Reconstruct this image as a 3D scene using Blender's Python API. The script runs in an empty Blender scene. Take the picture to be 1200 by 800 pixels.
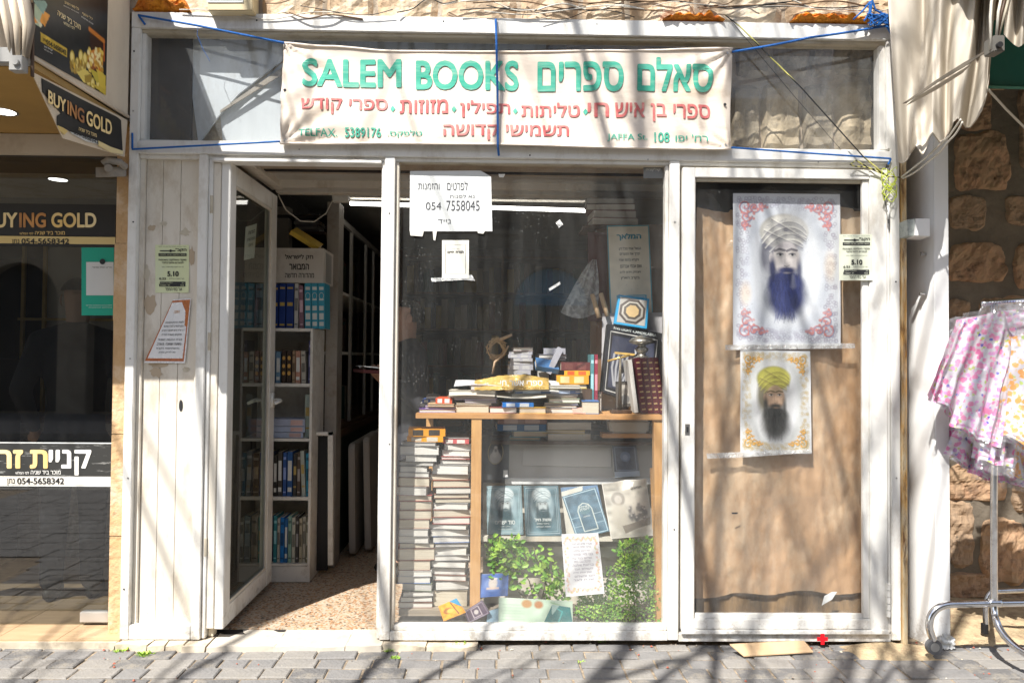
import bpy, bmesh, math, random
import numpy as np
from mathutils import Vector, Matrix, Euler, noise

sc = bpy.context.scene
rnd = random.Random(7)
# ---------------------------------------------------------------- camera
FPX = 860.0
yaw, pitch, roll = 0.0194685, 0.02175239, 0.00838886
CAM = Vector((0.0, -3.75, 1.4284))
fw = Vector((math.sin(yaw)*math.cos(pitch), math.cos(yaw)*math.cos(pitch), math.sin(pitch)))
rt = Vector((math.cos(yaw), -math.sin(yaw), 0)); up = rt.cross(fw)
RT = math.cos(roll)*rt + math.sin(roll)*up
UP = -math.sin(roll)*rt + math.cos(roll)*up
cam = bpy.data.cameras.new('camera'); co = bpy.data.objects.new('camera', cam)
sc.collection.objects.link(co)
co.matrix_world = Matrix(((RT.x, UP.x, -fw.x, CAM.x), (RT.y, UP.y, -fw.y, CAM.y), (RT.z, UP.z, -fw.z, CAM.z), (0, 0, 0, 1)))
cam.sensor_width = 36; cam.lens = FPX/1200*36; cam.clip_start = 0.05; cam.clip_end = 2000
sc.camera = co
# ---------------------------------------------------------------- world, sun, exposure
SH = Vector((0.53, 0.848)); EL = math.radians(52.5)
sdir = Vector((SH.x*math.cos(EL), SH.y*math.cos(EL), -math.sin(EL))).normalized()   # light travels this way
w = bpy.data.worlds.new('World'); sc.world = w; w.use_nodes = True
nt = w.node_tree
bg = nt.nodes['Background']; sky = nt.nodes.new('ShaderNodeTexSky'); sky.sky_type = 'NISHITA'
sky.sun_disc = False; sky.sun_elevation = EL; sky.sun_rotation = math.atan2(-sdir.x, -sdir.y)
sky.altitude = 700; sky.dust_density = 1.6
hsv = nt.nodes.new('ShaderNodeHueSaturation'); hsv.inputs['Saturation'].default_value = .7   # white balance of the photograph
wbm = nt.nodes.new('ShaderNodeMix'); wbm.data_type = 'RGBA'; wbm.blend_type = 'MULTIPLY'; wbm.inputs[0].default_value = 1; wbm.inputs[7].default_value = (1.03, 1.0, .96, 1)
nt.links.new(sky.outputs[0], hsv.inputs['Color']); nt.links.new(hsv.outputs[0], wbm.inputs[6]); nt.links.new(wbm.outputs[2], bg.inputs[0]); bg.inputs[1].default_value = 0.125
sun = bpy.data.lights.new('sun', 'SUN'); sun.energy = 5.0; sun.angle = math.radians(0.42); sun.color = (1.0, 0.975, 0.93)
so = bpy.data.objects.new('sun', sun); sc.collection.objects.link(so); so.location = (-6, -9, 14)
so.rotation_euler = sdir.to_track_quat('-Z', 'Y').to_euler()
sc.view_settings.view_transform = 'Standard'; sc.view_settings.look = 'None'
sc.view_settings.exposure = 0.90; sc.view_settings.gamma = 1.0
sc.cycles.max_bounces = 8; sc.cycles.transparent_max_bounces = 16
sc.cycles.caustics_reflective = False; sc.cycles.caustics_refractive = False

# ---------------------------------------------------------------- pixel helpers (give a point at its own real depth)
def ray(px, py):
    return (fw*FPX + RT*(px-600) + UP*(400-py))
def P(px, py, Y=0.0):
    d = ray(px, py); t = (Y-CAM.y)/d.y; return CAM + d*t
def PXc(px, py, X):
    d = ray(px, py); t = (X-CAM.x)/d.x; return CAM + d*t
def PZ(px, py, Z):
    d = ray(px, py); t = (Z-CAM.z)/d.z; return CAM + d*t
def PR(px, py, y0, ang):
    """point of the vertical plane through (0,y0) turned by ang about Z"""
    n = Vector((-math.sin(ang), math.cos(ang), 0)); d = ray(px, py)
    t = (Vector((0, y0, 0))-CAM).dot(n)/d.dot(n); return CAM + d*t

# ---------------------------------------------------------------- objects
COL = sc.collection
def obj(name, me, mat=None, parent=None, label=None, cat=None, group=None, kind=None):
    o = bpy.data.objects.new(name, me); COL.objects.link(o)
    if me is not None and mat is not None:
        mats = mat if isinstance(mat, (list, tuple)) else [mat]
        if len(me.materials) == 0:
            for m in mats: me.materials.append(m)
    if parent is not None: o.parent = parent
    if label: o['label'] = label
    if cat: o['category'] = cat
    if group: o['group'] = group
    if kind: o['kind'] = kind
    return o
def thing(name, label, cat, loc=(0, 0, 0), rot=(0, 0, 0), group=None):
    o = obj(name, None, None, None, label, cat, group); o.location = loc; o.rotation_euler = rot
    o.empty_display_size = 0.05
    return o
def copy_tree(o, parent=None):
    c = o.copy(); COL.objects.link(c)
    if parent is not None: c.parent = parent
    for ch in list(o.children): copy_tree(ch, c)
    return c
_mw = {}
def world_of(parent):
    # every thing Empty with a transform: parts get local coordinates
    return parent.matrix_basis if parent is not None else Matrix()

class MB:
    def __init__(s): s.v = []; s.f = []; s.mi = []
    def add(s, vs, fs, mi=0):
        b = len(s.v); s.v += [tuple(v) for v in vs]
        for f in fs: s.f.append(tuple(i+b for i in f)); s.mi.append(mi)
        return s
    def box(s, x0, x1, y0, y1, z0, z1, mi=0):
        return s.add([(x0,y0,z0),(x1,y0,z0),(x1,y1,z0),(x0,y1,z0),(x0,y0,z1),(x1,y0,z1),(x1,y1,z1),(x0,y1,z1)],
              [(0,3,2,1),(4,5,6,7),(0,1,5,4),(1,2,6,5),(2,3,7,6),(3,0,4,7)], mi)
    def hexa(s, a, b, mi=0):
        """8 corners: a = 4 front, b = 4 back (same order)"""
        return s.add(list(a)+list(b), [(0,1,2,3),(7,6,5,4),(0,4,5,1),(1,5,6,2),(2,6,7,3),(3,7,4,0)], mi)
    def prism(s, pts, off, mi=0):
        n = len(pts); off = Vector(off)
        A = [Vector(p) for p in pts]; B = [p+off for p in A]
        return s.add(A+B, [tuple(range(n)), tuple(range(2*n-1, n-1, -1))]+[(i, i+n, (i+1) % n+n, (i+1) % n) for i in range(n)], mi)
    def tube(s, pts, r, n=8, mi=0, cap=True):
        pts = [Vector(p) for p in pts]; rings = []
        rr = r if isinstance(r, (list, tuple)) else [r]*len(pts)
        prev = None
        for i, p in enumerate(pts):
            t = (pts[min(i+1, len(pts)-1)]-pts[max(i-1, 0)])
            if t.length < 1e-9: t = Vector((0, 0, 1))
            t.normalize()
            if prev is None:
                a = Vector((0, 0, 1)) if abs(t.z) < .9 else Vector((1, 0, 0))
                prev = t.cross(a).normalized()
            u = (prev-t*prev.dot(t)); u = u.normalized() if u.length > 1e-6 else t.orthogonal().normalized()
            prev = u; v2 = t.cross(u)
            rings.append([p+rr[i]*(math.cos(2*math.pi*k/n)*u+math.sin(2*math.pi*k/n)*v2) for k in range(n)])
        vs = [q for R_ in rings for q in R_]; fs = []
        for i in range(len(rings)-1):
            for k in range(n): fs.append((i*n+k, i*n+(k+1) % n, (i+1)*n+(k+1) % n, (i+1)*n+k))
        if cap: fs += [tuple(range(n-1, -1, -1)), tuple((len(rings)-1)*n+k for k in range(n))]
        return s.add(vs, fs, mi)
    def grid(s, nx, ny, fn, mi=0):
        vs = [fn(i/nx, j/ny) for j in range(ny+1) for i in range(nx+1)]
        return s.add(vs, [(j*(nx+1)+i, j*(nx+1)+i+1, (j+1)*(nx+1)+i+1, (j+1)*(nx+1)+i) for j in range(ny) for i in range(nx)], mi)
    def lathe(s, prof, c, n=20, mi=0):
        c = Vector(c); vs = []
        for r, z in prof:
            for k in range(n):
                a = 2*math.pi*k/n; vs.append(c+Vector((r*math.cos(a), r*math.sin(a), z)))
        fs = [(i*n+k, i*n+(k+1) % n, (i+1)*n+(k+1) % n, (i+1)*n+k) for i in range(len(prof)-1) for k in range(n)]
        return s.add(vs, fs, mi)
    def mesh(s, name, smooth=False):
        me = bpy.data.meshes.new(name); me.from_pydata(s.v, [], s.f); 
        if any(s.mi): me.polygons.foreach_set('material_index', s.mi)
        if smooth: me.polygons.foreach_set('use_smooth', [True]*len(s.f))
        me.update(); return me
    def build(s, name, mat, parent=None, smooth=False, bevel=0, **k):
        me = s.mesh(name, smooth)
        if bevel or smooth == 'fix':
            bm = bmesh.new(); bm.from_mesh(me)
            bmesh.ops.remove_doubles(bm, verts=bm.verts, dist=1e-6)
            bmesh.ops.recalc_face_normals(bm, faces=bm.faces)
            if bevel: bmesh.ops.bevel(bm, geom=list(bm.edges), offset=bevel, segments=2, affect='EDGES', clamp_overlap=True)
            bm.to_mesh(me); bm.free()
        o = obj(name, me, mat, parent, **k)
        return o

# ---------------------------------------------------------------- materials
def mat(name, col, rough=0.6, metal=0.0, var=0.0, vscale=8.0, bump=0.0, bscale=60.0, col2=None, stretch=None,
        dirt=None, dirt_amt=0.0, dscale=3.0, dlo=.5, dhi=.65, trans=0.0, spec=0.4, emit=0.0, alpha=1.0, sss=0.0, detail=6):
    m = bpy.data.materials.new(name); m.use_nodes = True; N = m.node_tree.nodes; L = m.node_tree.links
    b = N['Principled BSDF']; b.inputs['Roughness'].default_value = rough; b.inputs['Metallic'].default_value = metal
    b.inputs['Specular IOR Level'].default_value = spec
    if trans: b.inputs['Transmission Weight'].default_value = trans
    if alpha < 1: b.inputs['Alpha'].default_value = alpha
    tc = N.new('ShaderNodeTexCoord'); mp = N.new('ShaderNodeMapping'); L.new(tc.outputs['Object'], mp.inputs[0])
    if stretch: mp.inputs['Scale'].default_value = stretch
    c = (*col, 1)
    cur = None
    if var or col2:
        n = N.new('ShaderNodeTexNoise'); n.inputs['Scale'].default_value = vscale; n.inputs['Detail'].default_value = detail
        n.inputs['Roughness'].default_value = 0.65
        L.new(mp.outputs[0], n.inputs['Vector'])
        r = N.new('ShaderNodeValToRGB'); L.new(n.outputs['Fac'], r.inputs[0])
        c2 = col2 if col2 else tuple(max(0, x*(1-var)) for x in col)
        r.color_ramp.elements[0].position = .35; r.color_ramp.elements[1].position = .65
        r.color_ramp.elements[0].color = (*c2, 1); r.color_ramp.elements[1].color = c
        cur = r.outputs[0]
    if dirt:
        n2 = N.new('ShaderNodeTexNoise'); n2.inputs['Scale'].default_value = dscale; n2.inputs['Detail'].default_value = 10
        n2.inputs['Roughness'].default_value = .72
        L.new(mp.outputs[0], n2.inputs['Vector'])
        mr = N.new('ShaderNodeMapRange'); mr.inputs[1].default_value = dlo; mr.inputs[2].default_value = dhi
        mr.inputs[4].default_value = dirt_amt; L.new(n2.outputs['Fac'], mr.inputs[0])
        mx = N.new('ShaderNodeMix'); mx.data_type = 'RGBA'
        L.new(mr.outputs[0], mx.inputs[0])
        if cur: L.new(cur, mx.inputs[6])
        else: mx.inputs[6].default_value = c
        mx.inputs[7].default_value = (*dirt, 1); cur = mx.outputs[2]
    if cur: L.new(cur, b.inputs['Base Color'])
    else: b.inputs['Base Color'].default_value = c
    if bump:
        nb = N.new('ShaderNodeTexNoise'); nb.inputs['Scale'].default_value = bscale; nb.inputs['Detail'].default_value = 8
        L.new(mp.outputs[0], nb.inputs['Vector'])
        bu = N.new('ShaderNodeBump'); bu.inputs['Strength'].default_value = bump; bu.inputs['Distance'].default_value = .02
        L.new(nb.outputs['Fac'], bu.inputs['Height']); L.new(bu.outputs[0], b.inputs['Normal'])
    if emit:
        b.inputs['Emission Color'].default_value = c; b.inputs['Emission Strength'].default_value = emit
    return m

def glass_mat(name, tint=(1, 1, 1), dust=0.1, dust_col=(.7, .7, .66), dlo=.45, dhi=.8, scale=2.0, stretch=(1, 1, .25), ior=1.5, specks=True, low=0):
    m = bpy.data.materials.new(name); m.use_nodes = True; N = m.node_tree.nodes; L = m.node_tree.links
    N.remove(N['Principled BSDF']); out = N['Material Output']
    tr = N.new('ShaderNodeBsdfTransparent'); tr.inputs[0].default_value = (*tint, 1)
    gl = N.new('ShaderNodeBsdfGlossy'); gl.inputs['Roughness'].default_value = 0.02
    fr = N.new('ShaderNodeFresnel'); ge = N.new('ShaderNodeNewGeometry'); pw = N.new('ShaderNodeMapRange')   # same reflectance from both sides of the sheet
    pw.inputs[3].default_value = ior; pw.inputs[4].default_value = 1/ior; L.new(ge.outputs['Backfacing'], pw.inputs[0]); L.new(pw.outputs[0], fr.inputs[0])
    m1 = N.new('ShaderNodeMixShader'); L.new(fr.outputs[0], m1.inputs[0]); L.new(tr.outputs[0], m1.inputs[1]); L.new(gl.outputs[0], m1.inputs[2])
    di = N.new('ShaderNodeBsdfDiffuse'); di.inputs[0].default_value = (*dust_col, 1)
    tl = N.new('ShaderNodeBsdfTranslucent'); tl.inputs[0].default_value = (*dust_col, 1)
    md = N.new('ShaderNodeMixShader'); md.inputs[0].default_value = .35; L.new(di.outputs[0], md.inputs[1]); L.new(tl.outputs[0], md.inputs[2])
    tc = N.new('ShaderNodeTexCoord'); mp = N.new('ShaderNodeMapping'); mp.inputs['Scale'].default_value = stretch
    L.new(tc.outputs['Object'], mp.inputs[0])
    n = N.new('ShaderNodeTexNoise'); n.inputs['Scale'].default_value = scale; n.inputs['Detail'].default_value = 12; n.inputs['Roughness'].default_value = .7
    L.new(mp.outputs[0], n.inputs['Vector'])
    mr = N.new('ShaderNodeMapRange'); mr.inputs[1].default_value = dlo; mr.inputs[2].default_value = dhi
    mr.inputs[3].default_value = dust*.45; mr.inputs[4].default_value = dust*1.6; L.new(n.outputs['Fac'], mr.inputs[0])
    fac = mr.outputs[0]
    if low:       # dust, thickened low on the pane to give the sunlit haze there
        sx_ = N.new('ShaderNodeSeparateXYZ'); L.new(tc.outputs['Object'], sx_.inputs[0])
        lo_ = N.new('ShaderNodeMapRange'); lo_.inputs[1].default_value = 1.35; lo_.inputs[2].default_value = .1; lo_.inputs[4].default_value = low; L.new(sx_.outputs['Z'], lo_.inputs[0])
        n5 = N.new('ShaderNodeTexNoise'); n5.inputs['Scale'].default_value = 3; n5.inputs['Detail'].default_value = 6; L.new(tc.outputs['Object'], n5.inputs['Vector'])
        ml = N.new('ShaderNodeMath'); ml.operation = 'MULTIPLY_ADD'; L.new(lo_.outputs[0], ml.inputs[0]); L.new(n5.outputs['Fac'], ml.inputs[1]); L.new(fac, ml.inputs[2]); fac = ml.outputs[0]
    if specks:
        v = N.new('ShaderNodeTexVoronoi'); v.inputs['Scale'].default_value = 44; L.new(tc.outputs['Object'], v.inputs['Vector'])
        n3 = N.new('ShaderNodeTexNoise'); n3.inputs['Scale'].default_value = 5; L.new(tc.outputs['Object'], n3.inputs['Vector'])
        s1 = N.new('ShaderNodeMapRange'); s1.inputs[1].default_value = .20; s1.inputs[2].default_value = .02; L.new(v.outputs['Distance'], s1.inputs[0])
        s2 = N.new('ShaderNodeMapRange'); s2.inputs[1].default_value = .44; s2.inputs[2].default_value = .62; s2.inputs[4].default_value = .24; L.new(n3.outputs['Fac'], s2.inputs[0])
        mu = N.new('ShaderNodeMath'); mu.operation = 'MULTIPLY'; L.new(s1.outputs[0], mu.inputs[0]); L.new(s2.outputs[0], mu.inputs[1])
        ad = N.new('ShaderNodeMath'); ad.operation = 'ADD'; ad.use_clamp = True; L.new(mu.outputs[0], ad.inputs[0]); L.new(fac, ad.inputs[1]); fac = ad.outputs[0]
    m2 = N.new('ShaderNodeMixShader'); L.new(fac, m2.inputs[0]); L.new(m1.outputs[0], m2.inputs[1]); L.new(md.outputs[0], m2.inputs[2])
    L.new(m2.outputs[0], out.inputs[0])
    return m

def film_mat(name, col=(.85, .86, .88), op=.25, rough=.15, bs=1.0, bsc=22, refl=.16):
    """thin clear wrapping foil: mostly see-through, crinkled glossy sheen"""
    m = bpy.data.materials.new(name); m.use_nodes = True; N = m.node_tree.nodes; L = m.node_tree.links
    N.remove(N['Principled BSDF']); out = N['Material Output']
    tr = N.new('ShaderNodeBsdfTransparent')
    gl = N.new('ShaderNodeBsdfGlossy'); gl.inputs['Roughness'].default_value = rough
    tl = N.new('ShaderNodeBsdfDiffuse'); tl.inputs[0].default_value = (*col, 1)
    tc = N.new('ShaderNodeTexCoord')
    n = N.new('ShaderNodeTexNoise'); n.inputs['Scale'].default_value = bsc; n.inputs['Detail'].default_value = 4; n.inputs['Distortion'].default_value = 1.5
    L.new(tc.outputs['Object'], n.inputs['Vector'])
    bu = N.new('ShaderNodeBump'); bu.inputs['Strength'].default_value = bs; bu.inputs['Distance'].default_value = .03
    L.new(n.outputs['Fac'], bu.inputs['Height']); L.new(bu.outputs[0], gl.inputs['Normal'])
    mr = N.new('ShaderNodeMapRange'); mr.inputs[1].default_value = .4; mr.inputs[2].default_value = .7; mr.inputs[3].default_value = op*.4; mr.inputs[4].default_value = op*1.4
    L.new(n.outputs['Fac'], mr.inputs[0])
    m1 = N.new('ShaderNodeMixShader'); m1.inputs[0].default_value = refl; L.new(tr.outputs[0], m1.inputs[1]); L.new(gl.outputs[0], m1.inputs[2])
    m2 = N.new('ShaderNodeMixShader'); L.new(mr.outputs[0], m2.inputs[0]); L.new(m1.outputs[0], m2.inputs[1]); L.new(tl.outputs[0], m2.inputs[2])
    L.new(m2.outputs[0], out.inputs[0]); return m

def print_mat(name, rough=.5, spec=.4, fade=0):
    m = bpy.data.materials.new(name); m.use_nodes = True; N = m.node_tree.nodes; L = m.node_tree.links
    b = N['Principled BSDF']; b.inputs['Roughness'].default_value = rough; b.inputs['Specular IOR Level'].default_value = spec
    a = N.new('ShaderNodeAttribute'); a.attribute_name = 'print'; L.new(a.outputs['Color'], b.inputs['Base Color'])
    return m

_c = {}
def flat(col, rough=.6, spec=.35, metal=0):
    k = (tuple(round(x, 3) for x in col), rough, spec, metal)
    if k not in _c: _c[k] = mat('paint_%d' % len(_c), col, rough, metal, spec=spec, var=.12, vscale=25)
    return _c[k]

M = {}
M['alu'] = mat('cream_painted_frame', (.79, .77, .72), .38, var=.05, vscale=3, dirt=(.40, .34, .26), dirt_amt=.7, dscale=5, dlo=.5, dhi=.72, stretch=(1, 1, .5), bump=.05, bscale=30)
M['aluedge'] = mat('worn_frame_edge', (.55, .49, .38), .5, dirt=(.3, .24, .16), dirt_amt=.6, dscale=9)
M['boards'] = mat('cream_panel_board', (.74, .68, .58), .5, var=.08, vscale=4, dirt=(.45, .36, .25), dirt_amt=.55, dscale=7, dlo=.52, dhi=.66, stretch=(1, 1, .4), bump=.12, bscale=25)
M['whitepier'] = mat('white_pier_paint', (.84, .83, .81), .45, dirt=(.5, .46, .4), dirt_amt=.5, dscale=3.5, dlo=.55, dhi=.75, stretch=(1, 1, .4), bump=.08, bscale=14)
M['rust'] = mat('rusty_edge', (.62, .33, .08), .8, col2=(.72, .62, .42), vscale=9, stretch=(3, 3, .6), dirt=(.12, .05, .02), dirt_amt=.9, dscale=8)
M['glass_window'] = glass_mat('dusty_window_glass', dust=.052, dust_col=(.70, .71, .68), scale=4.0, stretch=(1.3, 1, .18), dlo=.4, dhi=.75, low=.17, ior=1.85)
M['glass_transom'] = glass_mat('dirty_transom_glass', dust=.2, dust_col=(.58, .60, .60), scale=2.0)
M['glass_door'] = glass_mat('dusty_door_glass', tint=(.80, .84, .76), dust=.10, dust_col=(.56, .54, .46), specks=False)
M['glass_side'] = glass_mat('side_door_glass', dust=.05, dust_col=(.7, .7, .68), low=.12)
M['glass_gold'] = glass_mat('shop_door_glass', tint=(.46, .48, .47), dust=.03, specks=False, dust_col=(.5, .5, .5), ior=2.1)
M['glass_cab'] = glass_mat('cabinet_glass', tint=(.8, .82, .8), dust=.02, specks=False)
M['paper'] = mat('white_paper', (.66, .67, .65), .6, var=.05, vscale=5)
M['page'] = mat('page_block_cream', (.66, .60, .47), .85, col2=(.52, .45, .33), vscale=30, stretch=(.15, .15, 8))
M['page_w'] = mat('page_block_white', (.74, .72, .66), .85, col2=(.60, .57, .50), vscale=30, stretch=(.15, .15, 8))
M['page_g'] = mat('page_block_grey', (.55, .54, .50), .85, col2=(.42, .40, .36), vscale=30, stretch=(.15, .15, 8))
M['wood'] = mat('pine_wood', (.60, .33, .13), .55, col2=(.46, .23, .08), vscale=5, stretch=(1, 8, 8), bump=.05)
M['woodv'] = mat('pine_wood_upright', (.62, .36, .14), .55, col2=(.48, .25, .09), vscale=5, stretch=(8, 8, 1), bump=.05)
M['darkwood'] = mat('dark_wood', (.10, .055, .03), .5, var=.4, vscale=6, stretch=(6, 6, 1))
M['black'] = mat('black', (.012, .012, .013), .45)
M['ink'] = mat('black_ink', (.02, .02, .022), .6)
M['blue_rope'] = mat('blue_polypropylene_rope', (.012, .17, .60), .45, var=.35, vscale=300, bump=.6, bscale=400)
M['chrome'] = mat('chrome_tube', (.72, .72, .73), .14, 1.0, dirt=(.25, .22, .2), dirt_amt=.5, dscale=14)
M['steel'] = mat('brushed_steel', (.45, .44, .42), .4, 1.0)
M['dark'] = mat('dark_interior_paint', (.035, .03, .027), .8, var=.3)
M['grey'] = mat('grey_plastic', (.32, .31, .29), .5)
M['rubber'] = mat('grey_rubber', (.12, .12, .125), .6)
M['whiteshelf'] = mat('white_melamine', (.74, .71, .64), .45, dirt=(.42, .36, .29), dirt_amt=.5, dscale=8)
M['film'] = film_mat('clear_foil')
M['cardboard'] = mat('cardboard', (.55, .38, .22), .8, var=.12, vscale=6, bump=.05, bscale=20)
M['brownpaper'] = mat('brown_kraft_paper', (.52, .33, .18), .5, col2=(.40, .235, .115), vscale=1.3, stretch=(2.2, 1, 1), bump=.55, bscale=4, dirt=(.66, .53, .37), dirt_amt=.85, dscale=1.6, dlo=.45, dhi=.68)  # dirt layer here paints pale mottling for sunlight coming through the paper
M['leaf'] = mat('plant_leaf', (.17, .38, .03), .5, col2=(.09, .22, .02), vscale=12)
M['leaf'].node_tree.nodes['Principled BSDF'].inputs['Subsurface Weight'].default_value = 0
M['leaf2'] = mat('plant_leaf_pale', (.36, .52, .07), .5, col2=(.2, .36, .04), vscale=12)
M['gold'] = mat('gold_print', (.80, .58, .22), .45, var=.2, vscale=10)
M['print'] = print_mat('printed_paper', .5)
M['print_gloss'] = print_mat('printed_cover', .3)
M['stone'] = mat('rough_limestone', (.60, .47, .33), .9, col2=(.46, .31, .19), vscale=5, bump=1.0, bscale=12, dirt=(.25, .16, .1), dirt_amt=.7, dscale=7, dlo=.55, dhi=.7)
M['stone2'] = mat('reddish_rough_stone', (.46, .27, .16), .9, col2=(.36, .25, .15), vscale=6, bump=1.0, bscale=14, dirt=(.10, .07, .05), dirt_amt=.8, dscale=8)
M['mortar'] = mat('grey_brown_mortar', (.20, .165, .125), .95, col2=(.14, .115, .085), vscale=4, bump=.6, bscale=20)
M['mortar_l'] = mat('pale_mortar', (.50, .42, .32), .95, col2=(.36, .28, .2), vscale=6, bump=.7, bscale=25, dirt=(.35, .34, .32), dirt_amt=.8, dscale=5)
M['tube_on'] = mat('lit_tube', (1, .97, .9), .5, emit=3.0)

def splash_grime(m, col, top=.30, amt=.5):
    N = m.node_tree.nodes; L = m.node_tree.links; b = N['Principled BSDF']; src = b.inputs['Base Color'].links[0].from_socket
    tc = [n for n in N if n.type == 'TEX_COORD'][0]; sp = N.new('ShaderNodeSeparateXYZ'); L.new(tc.outputs['Object'], sp.inputs[0])
    mr = N.new('ShaderNodeMapRange'); mr.inputs[1].default_value = top; mr.inputs[2].default_value = 0; L.new(sp.outputs['Z'], mr.inputs[0])
    n = N.new('ShaderNodeTexNoise'); n.inputs['Scale'].default_value = 24; n.inputs['Detail'].default_value = 9; n.inputs['Roughness'].default_value = .75; L.new(tc.outputs['Object'], n.inputs['Vector'])
    a = N.new('ShaderNodeMath'); a.operation = 'MULTIPLY_ADD'; a.inputs[1].default_value = .28; L.new(mr.outputs[0], a.inputs[0]); L.new(n.outputs['Fac'], a.inputs[2])
    m2 = N.new('ShaderNodeMapRange'); m2.inputs[1].default_value = .72; m2.inputs[2].default_value = .86; m2.inputs[4].default_value = amt; L.new(a.outputs[0], m2.inputs[0])
    mx = N.new('ShaderNodeMix'); mx.data_type = 'RGBA'; L.new(m2.outputs[0], mx.inputs[0]); L.new(src, mx.inputs[6]); mx.inputs[7].default_value = (*col, 1); L.new(mx.outputs[2], b.inputs['Base Color'])
splash_grime(M['alu'], (.30, .24, .17)); splash_grime(M['whitepier'], (.34, .27, .2)); splash_grime(M['boards'], (.36, .28, .19), .3)

# ---------------------------------------------------------------- text and prints
from mathutils.geometry import tessellate_polygon
def _pip(p, poly):
    c = False; n = len(poly)
    for i in range(n):
        a, b = poly[i], poly[(i+1) % n]
        if (a[1] > p[1]) != (b[1] > p[1]) and p[0] < (b[0]-a[0])*(p[1]-a[1])/(b[1]-a[1])+a[0]: c = not c
    return c
_tm = {}
def text_mesh(s, bold=0.0, res=4):
    """letters as triangles: every outline filled on its own, so overlapping strokes of a glyph stay solid; returns verts, faces, layer per vert"""
    if s in _tm: return _tm[s]
    cu = bpy.data.curves.new('lettering', 'FONT'); cu.body = s; cu.size = 1; cu.resolution_u = res; cu.fill_mode = 'NONE'
    o = bpy.data.objects.new('lettering_tmp', cu); COL.objects.link(o)
    me = bpy.data.meshes.new_from_object(o); bpy.data.objects.remove(o); bpy.data.curves.remove(cu)
    co = [(v.co.x, v.co.y) for v in me.vertices]; nb = {}
    for e in me.edges:
        a, b = e.vertices; nb.setdefault(a, []).append(b); nb.setdefault(b, []).append(a)
    bpy.data.meshes.remove(me)
    seen = set(); loops = []
    for st in range(len(co)):
        if st in seen or st not in nb: continue
        lp = [st]; seen.add(st); cur = st
        nx_ = min(nb[st], key=lambda q: (q-st) % 10**6)      # outline order follows the vertex order
        while nx_ is not None and nx_ not in seen:
            lp.append(nx_); seen.add(nx_); cand = [q for q in nb[nx_] if q not in seen]; nx_ = cand[0] if cand else None
        if len(lp) > 2: loops.append([co[i] for i in lp])
    ar = [sum(l[i][0]*l[(i+1) % len(l)][1]-l[(i+1) % len(l)][0]*l[i][1] for i in range(len(l)))/2 for l in loops]
    V, F, K = [], [], []
    if loops:
        hole = {}
        for i in range(len(loops)):
            c = [j for j in range(len(loops)) if ar[i]*ar[j] < 0 and abs(ar[j]) > abs(ar[i]) and _pip(loops[i][0], loops[j]) and _pip(loops[i][len(loops[i])//2], loops[j])]
            if c: hole[i] = min(c, key=lambda j: abs(ar[j]))
        outs = [i for i in range(len(loops)) if i not in hole]; holes = {i: [h for h in hole if hole[h] == i] for i in outs}
        for n_, i in enumerate(outs):
            polys = [loops[i]]+[loops[h] for h in holes[i]]; flat_ = [p for pl in polys for p in pl]
            tr_ = tessellate_polygon([[Vector((p[0], p[1], 0)) for p in pl] for pl in polys]); b = len(V)
            V += flat_; K += [n_ % 3]*len(flat_); F += [tuple(b+q for q in t) for t in tr_]
    _tm[s] = (V, F, K); return _tm[s]
def heb(s): return s[::-1]          # right-to-left written out for left-to-right setting
def lettering(items, map_fn, m, parent, name='lettering', label=None, dense=False):
    """items: (string, u0, v0, u1, v1, weight, rise); map_fn(u,v) -> point. One printed part per line of writing.
    Heavier weights lay shifted copies of the letters a hair above one another."""
    o = None
    for it in items:
        s, u0, v0, u1, v1 = it[:5]; b = it[5] if len(it) > 5 else 0.01; sh = it[6] if len(it) > 6 else 0
        V, F, K = text_mesh(s)
        if not V: continue
        if dense:
            bm = bmesh.new(); bv = [bm.verts.new((a, c, k)) for (a, c), k in zip(V, K)]
            for f in F:
                try: bm.faces.new([bv[q] for q in f])
                except ValueError: pass
            for _ in range(5):
                es = [e for e in bm.edges if e.calc_length() > .2]
                if not es: break
                bmesh.ops.subdivide_edges(bm, edges=es, cuts=1); bmesh.ops.triangulate(bm, faces=bm.faces)
            bm.verts.index_update(); V = [(v.co.x, v.co.y) for v in bm.verts]; K = [round(v.co.z) for v in bm.verts]; F = [tuple(v.index for v in f.verts) for f in bm.faces]; bm.free()
        xs = [v[0] for v in V]; ys = [v[1] for v in V]
        x0, x1, y0, y1 = min(xs)-b, max(xs)+b, min(ys)-b, max(ys)+b; mb = MB()
        cps = [(0, 0)] if b < .008 else [(0, 0), (b, .3*b), (-b, -.3*b)] if b < .018 else [(0, 0), (b, 0), (-b, 0), (0, b*.8), (0, -b*.8), (b*.7, b*.6), (-b*.7, -b*.6), (b*.7, -b*.6), (-b*.7, b*.6)]
        for k, (dx, dy) in enumerate(cps):
            vs = []
            for v, kk in zip(V, K):
                a = (v[0]+dx-x0)/max(1e-6, x1-x0); c = (v[1]+dy-y0)/max(1e-6, y1-y0)
                p = map_fn(u0+a*(u1-u0), v0+c*(v1-v0)+sh*a)
                q = CAM-p; vs.append(p+q*((.00012*k+.00003*kk)/q.length))
            mb.add(vs, F)
        o = mb.build(name, m, parent, label=label)
    return o
def bars(rects, map_fn, m, parent, name='print_block'):
    mb = MB()
    for (u0, v0, u1, v1) in rects: mb.add([map_fn(u0, v0), map_fn(u1, v0), map_fn(u1, v1), map_fn(u0, v1)], [(0, 1, 2, 3)])
    return mb.build(name, m, parent)
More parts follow.
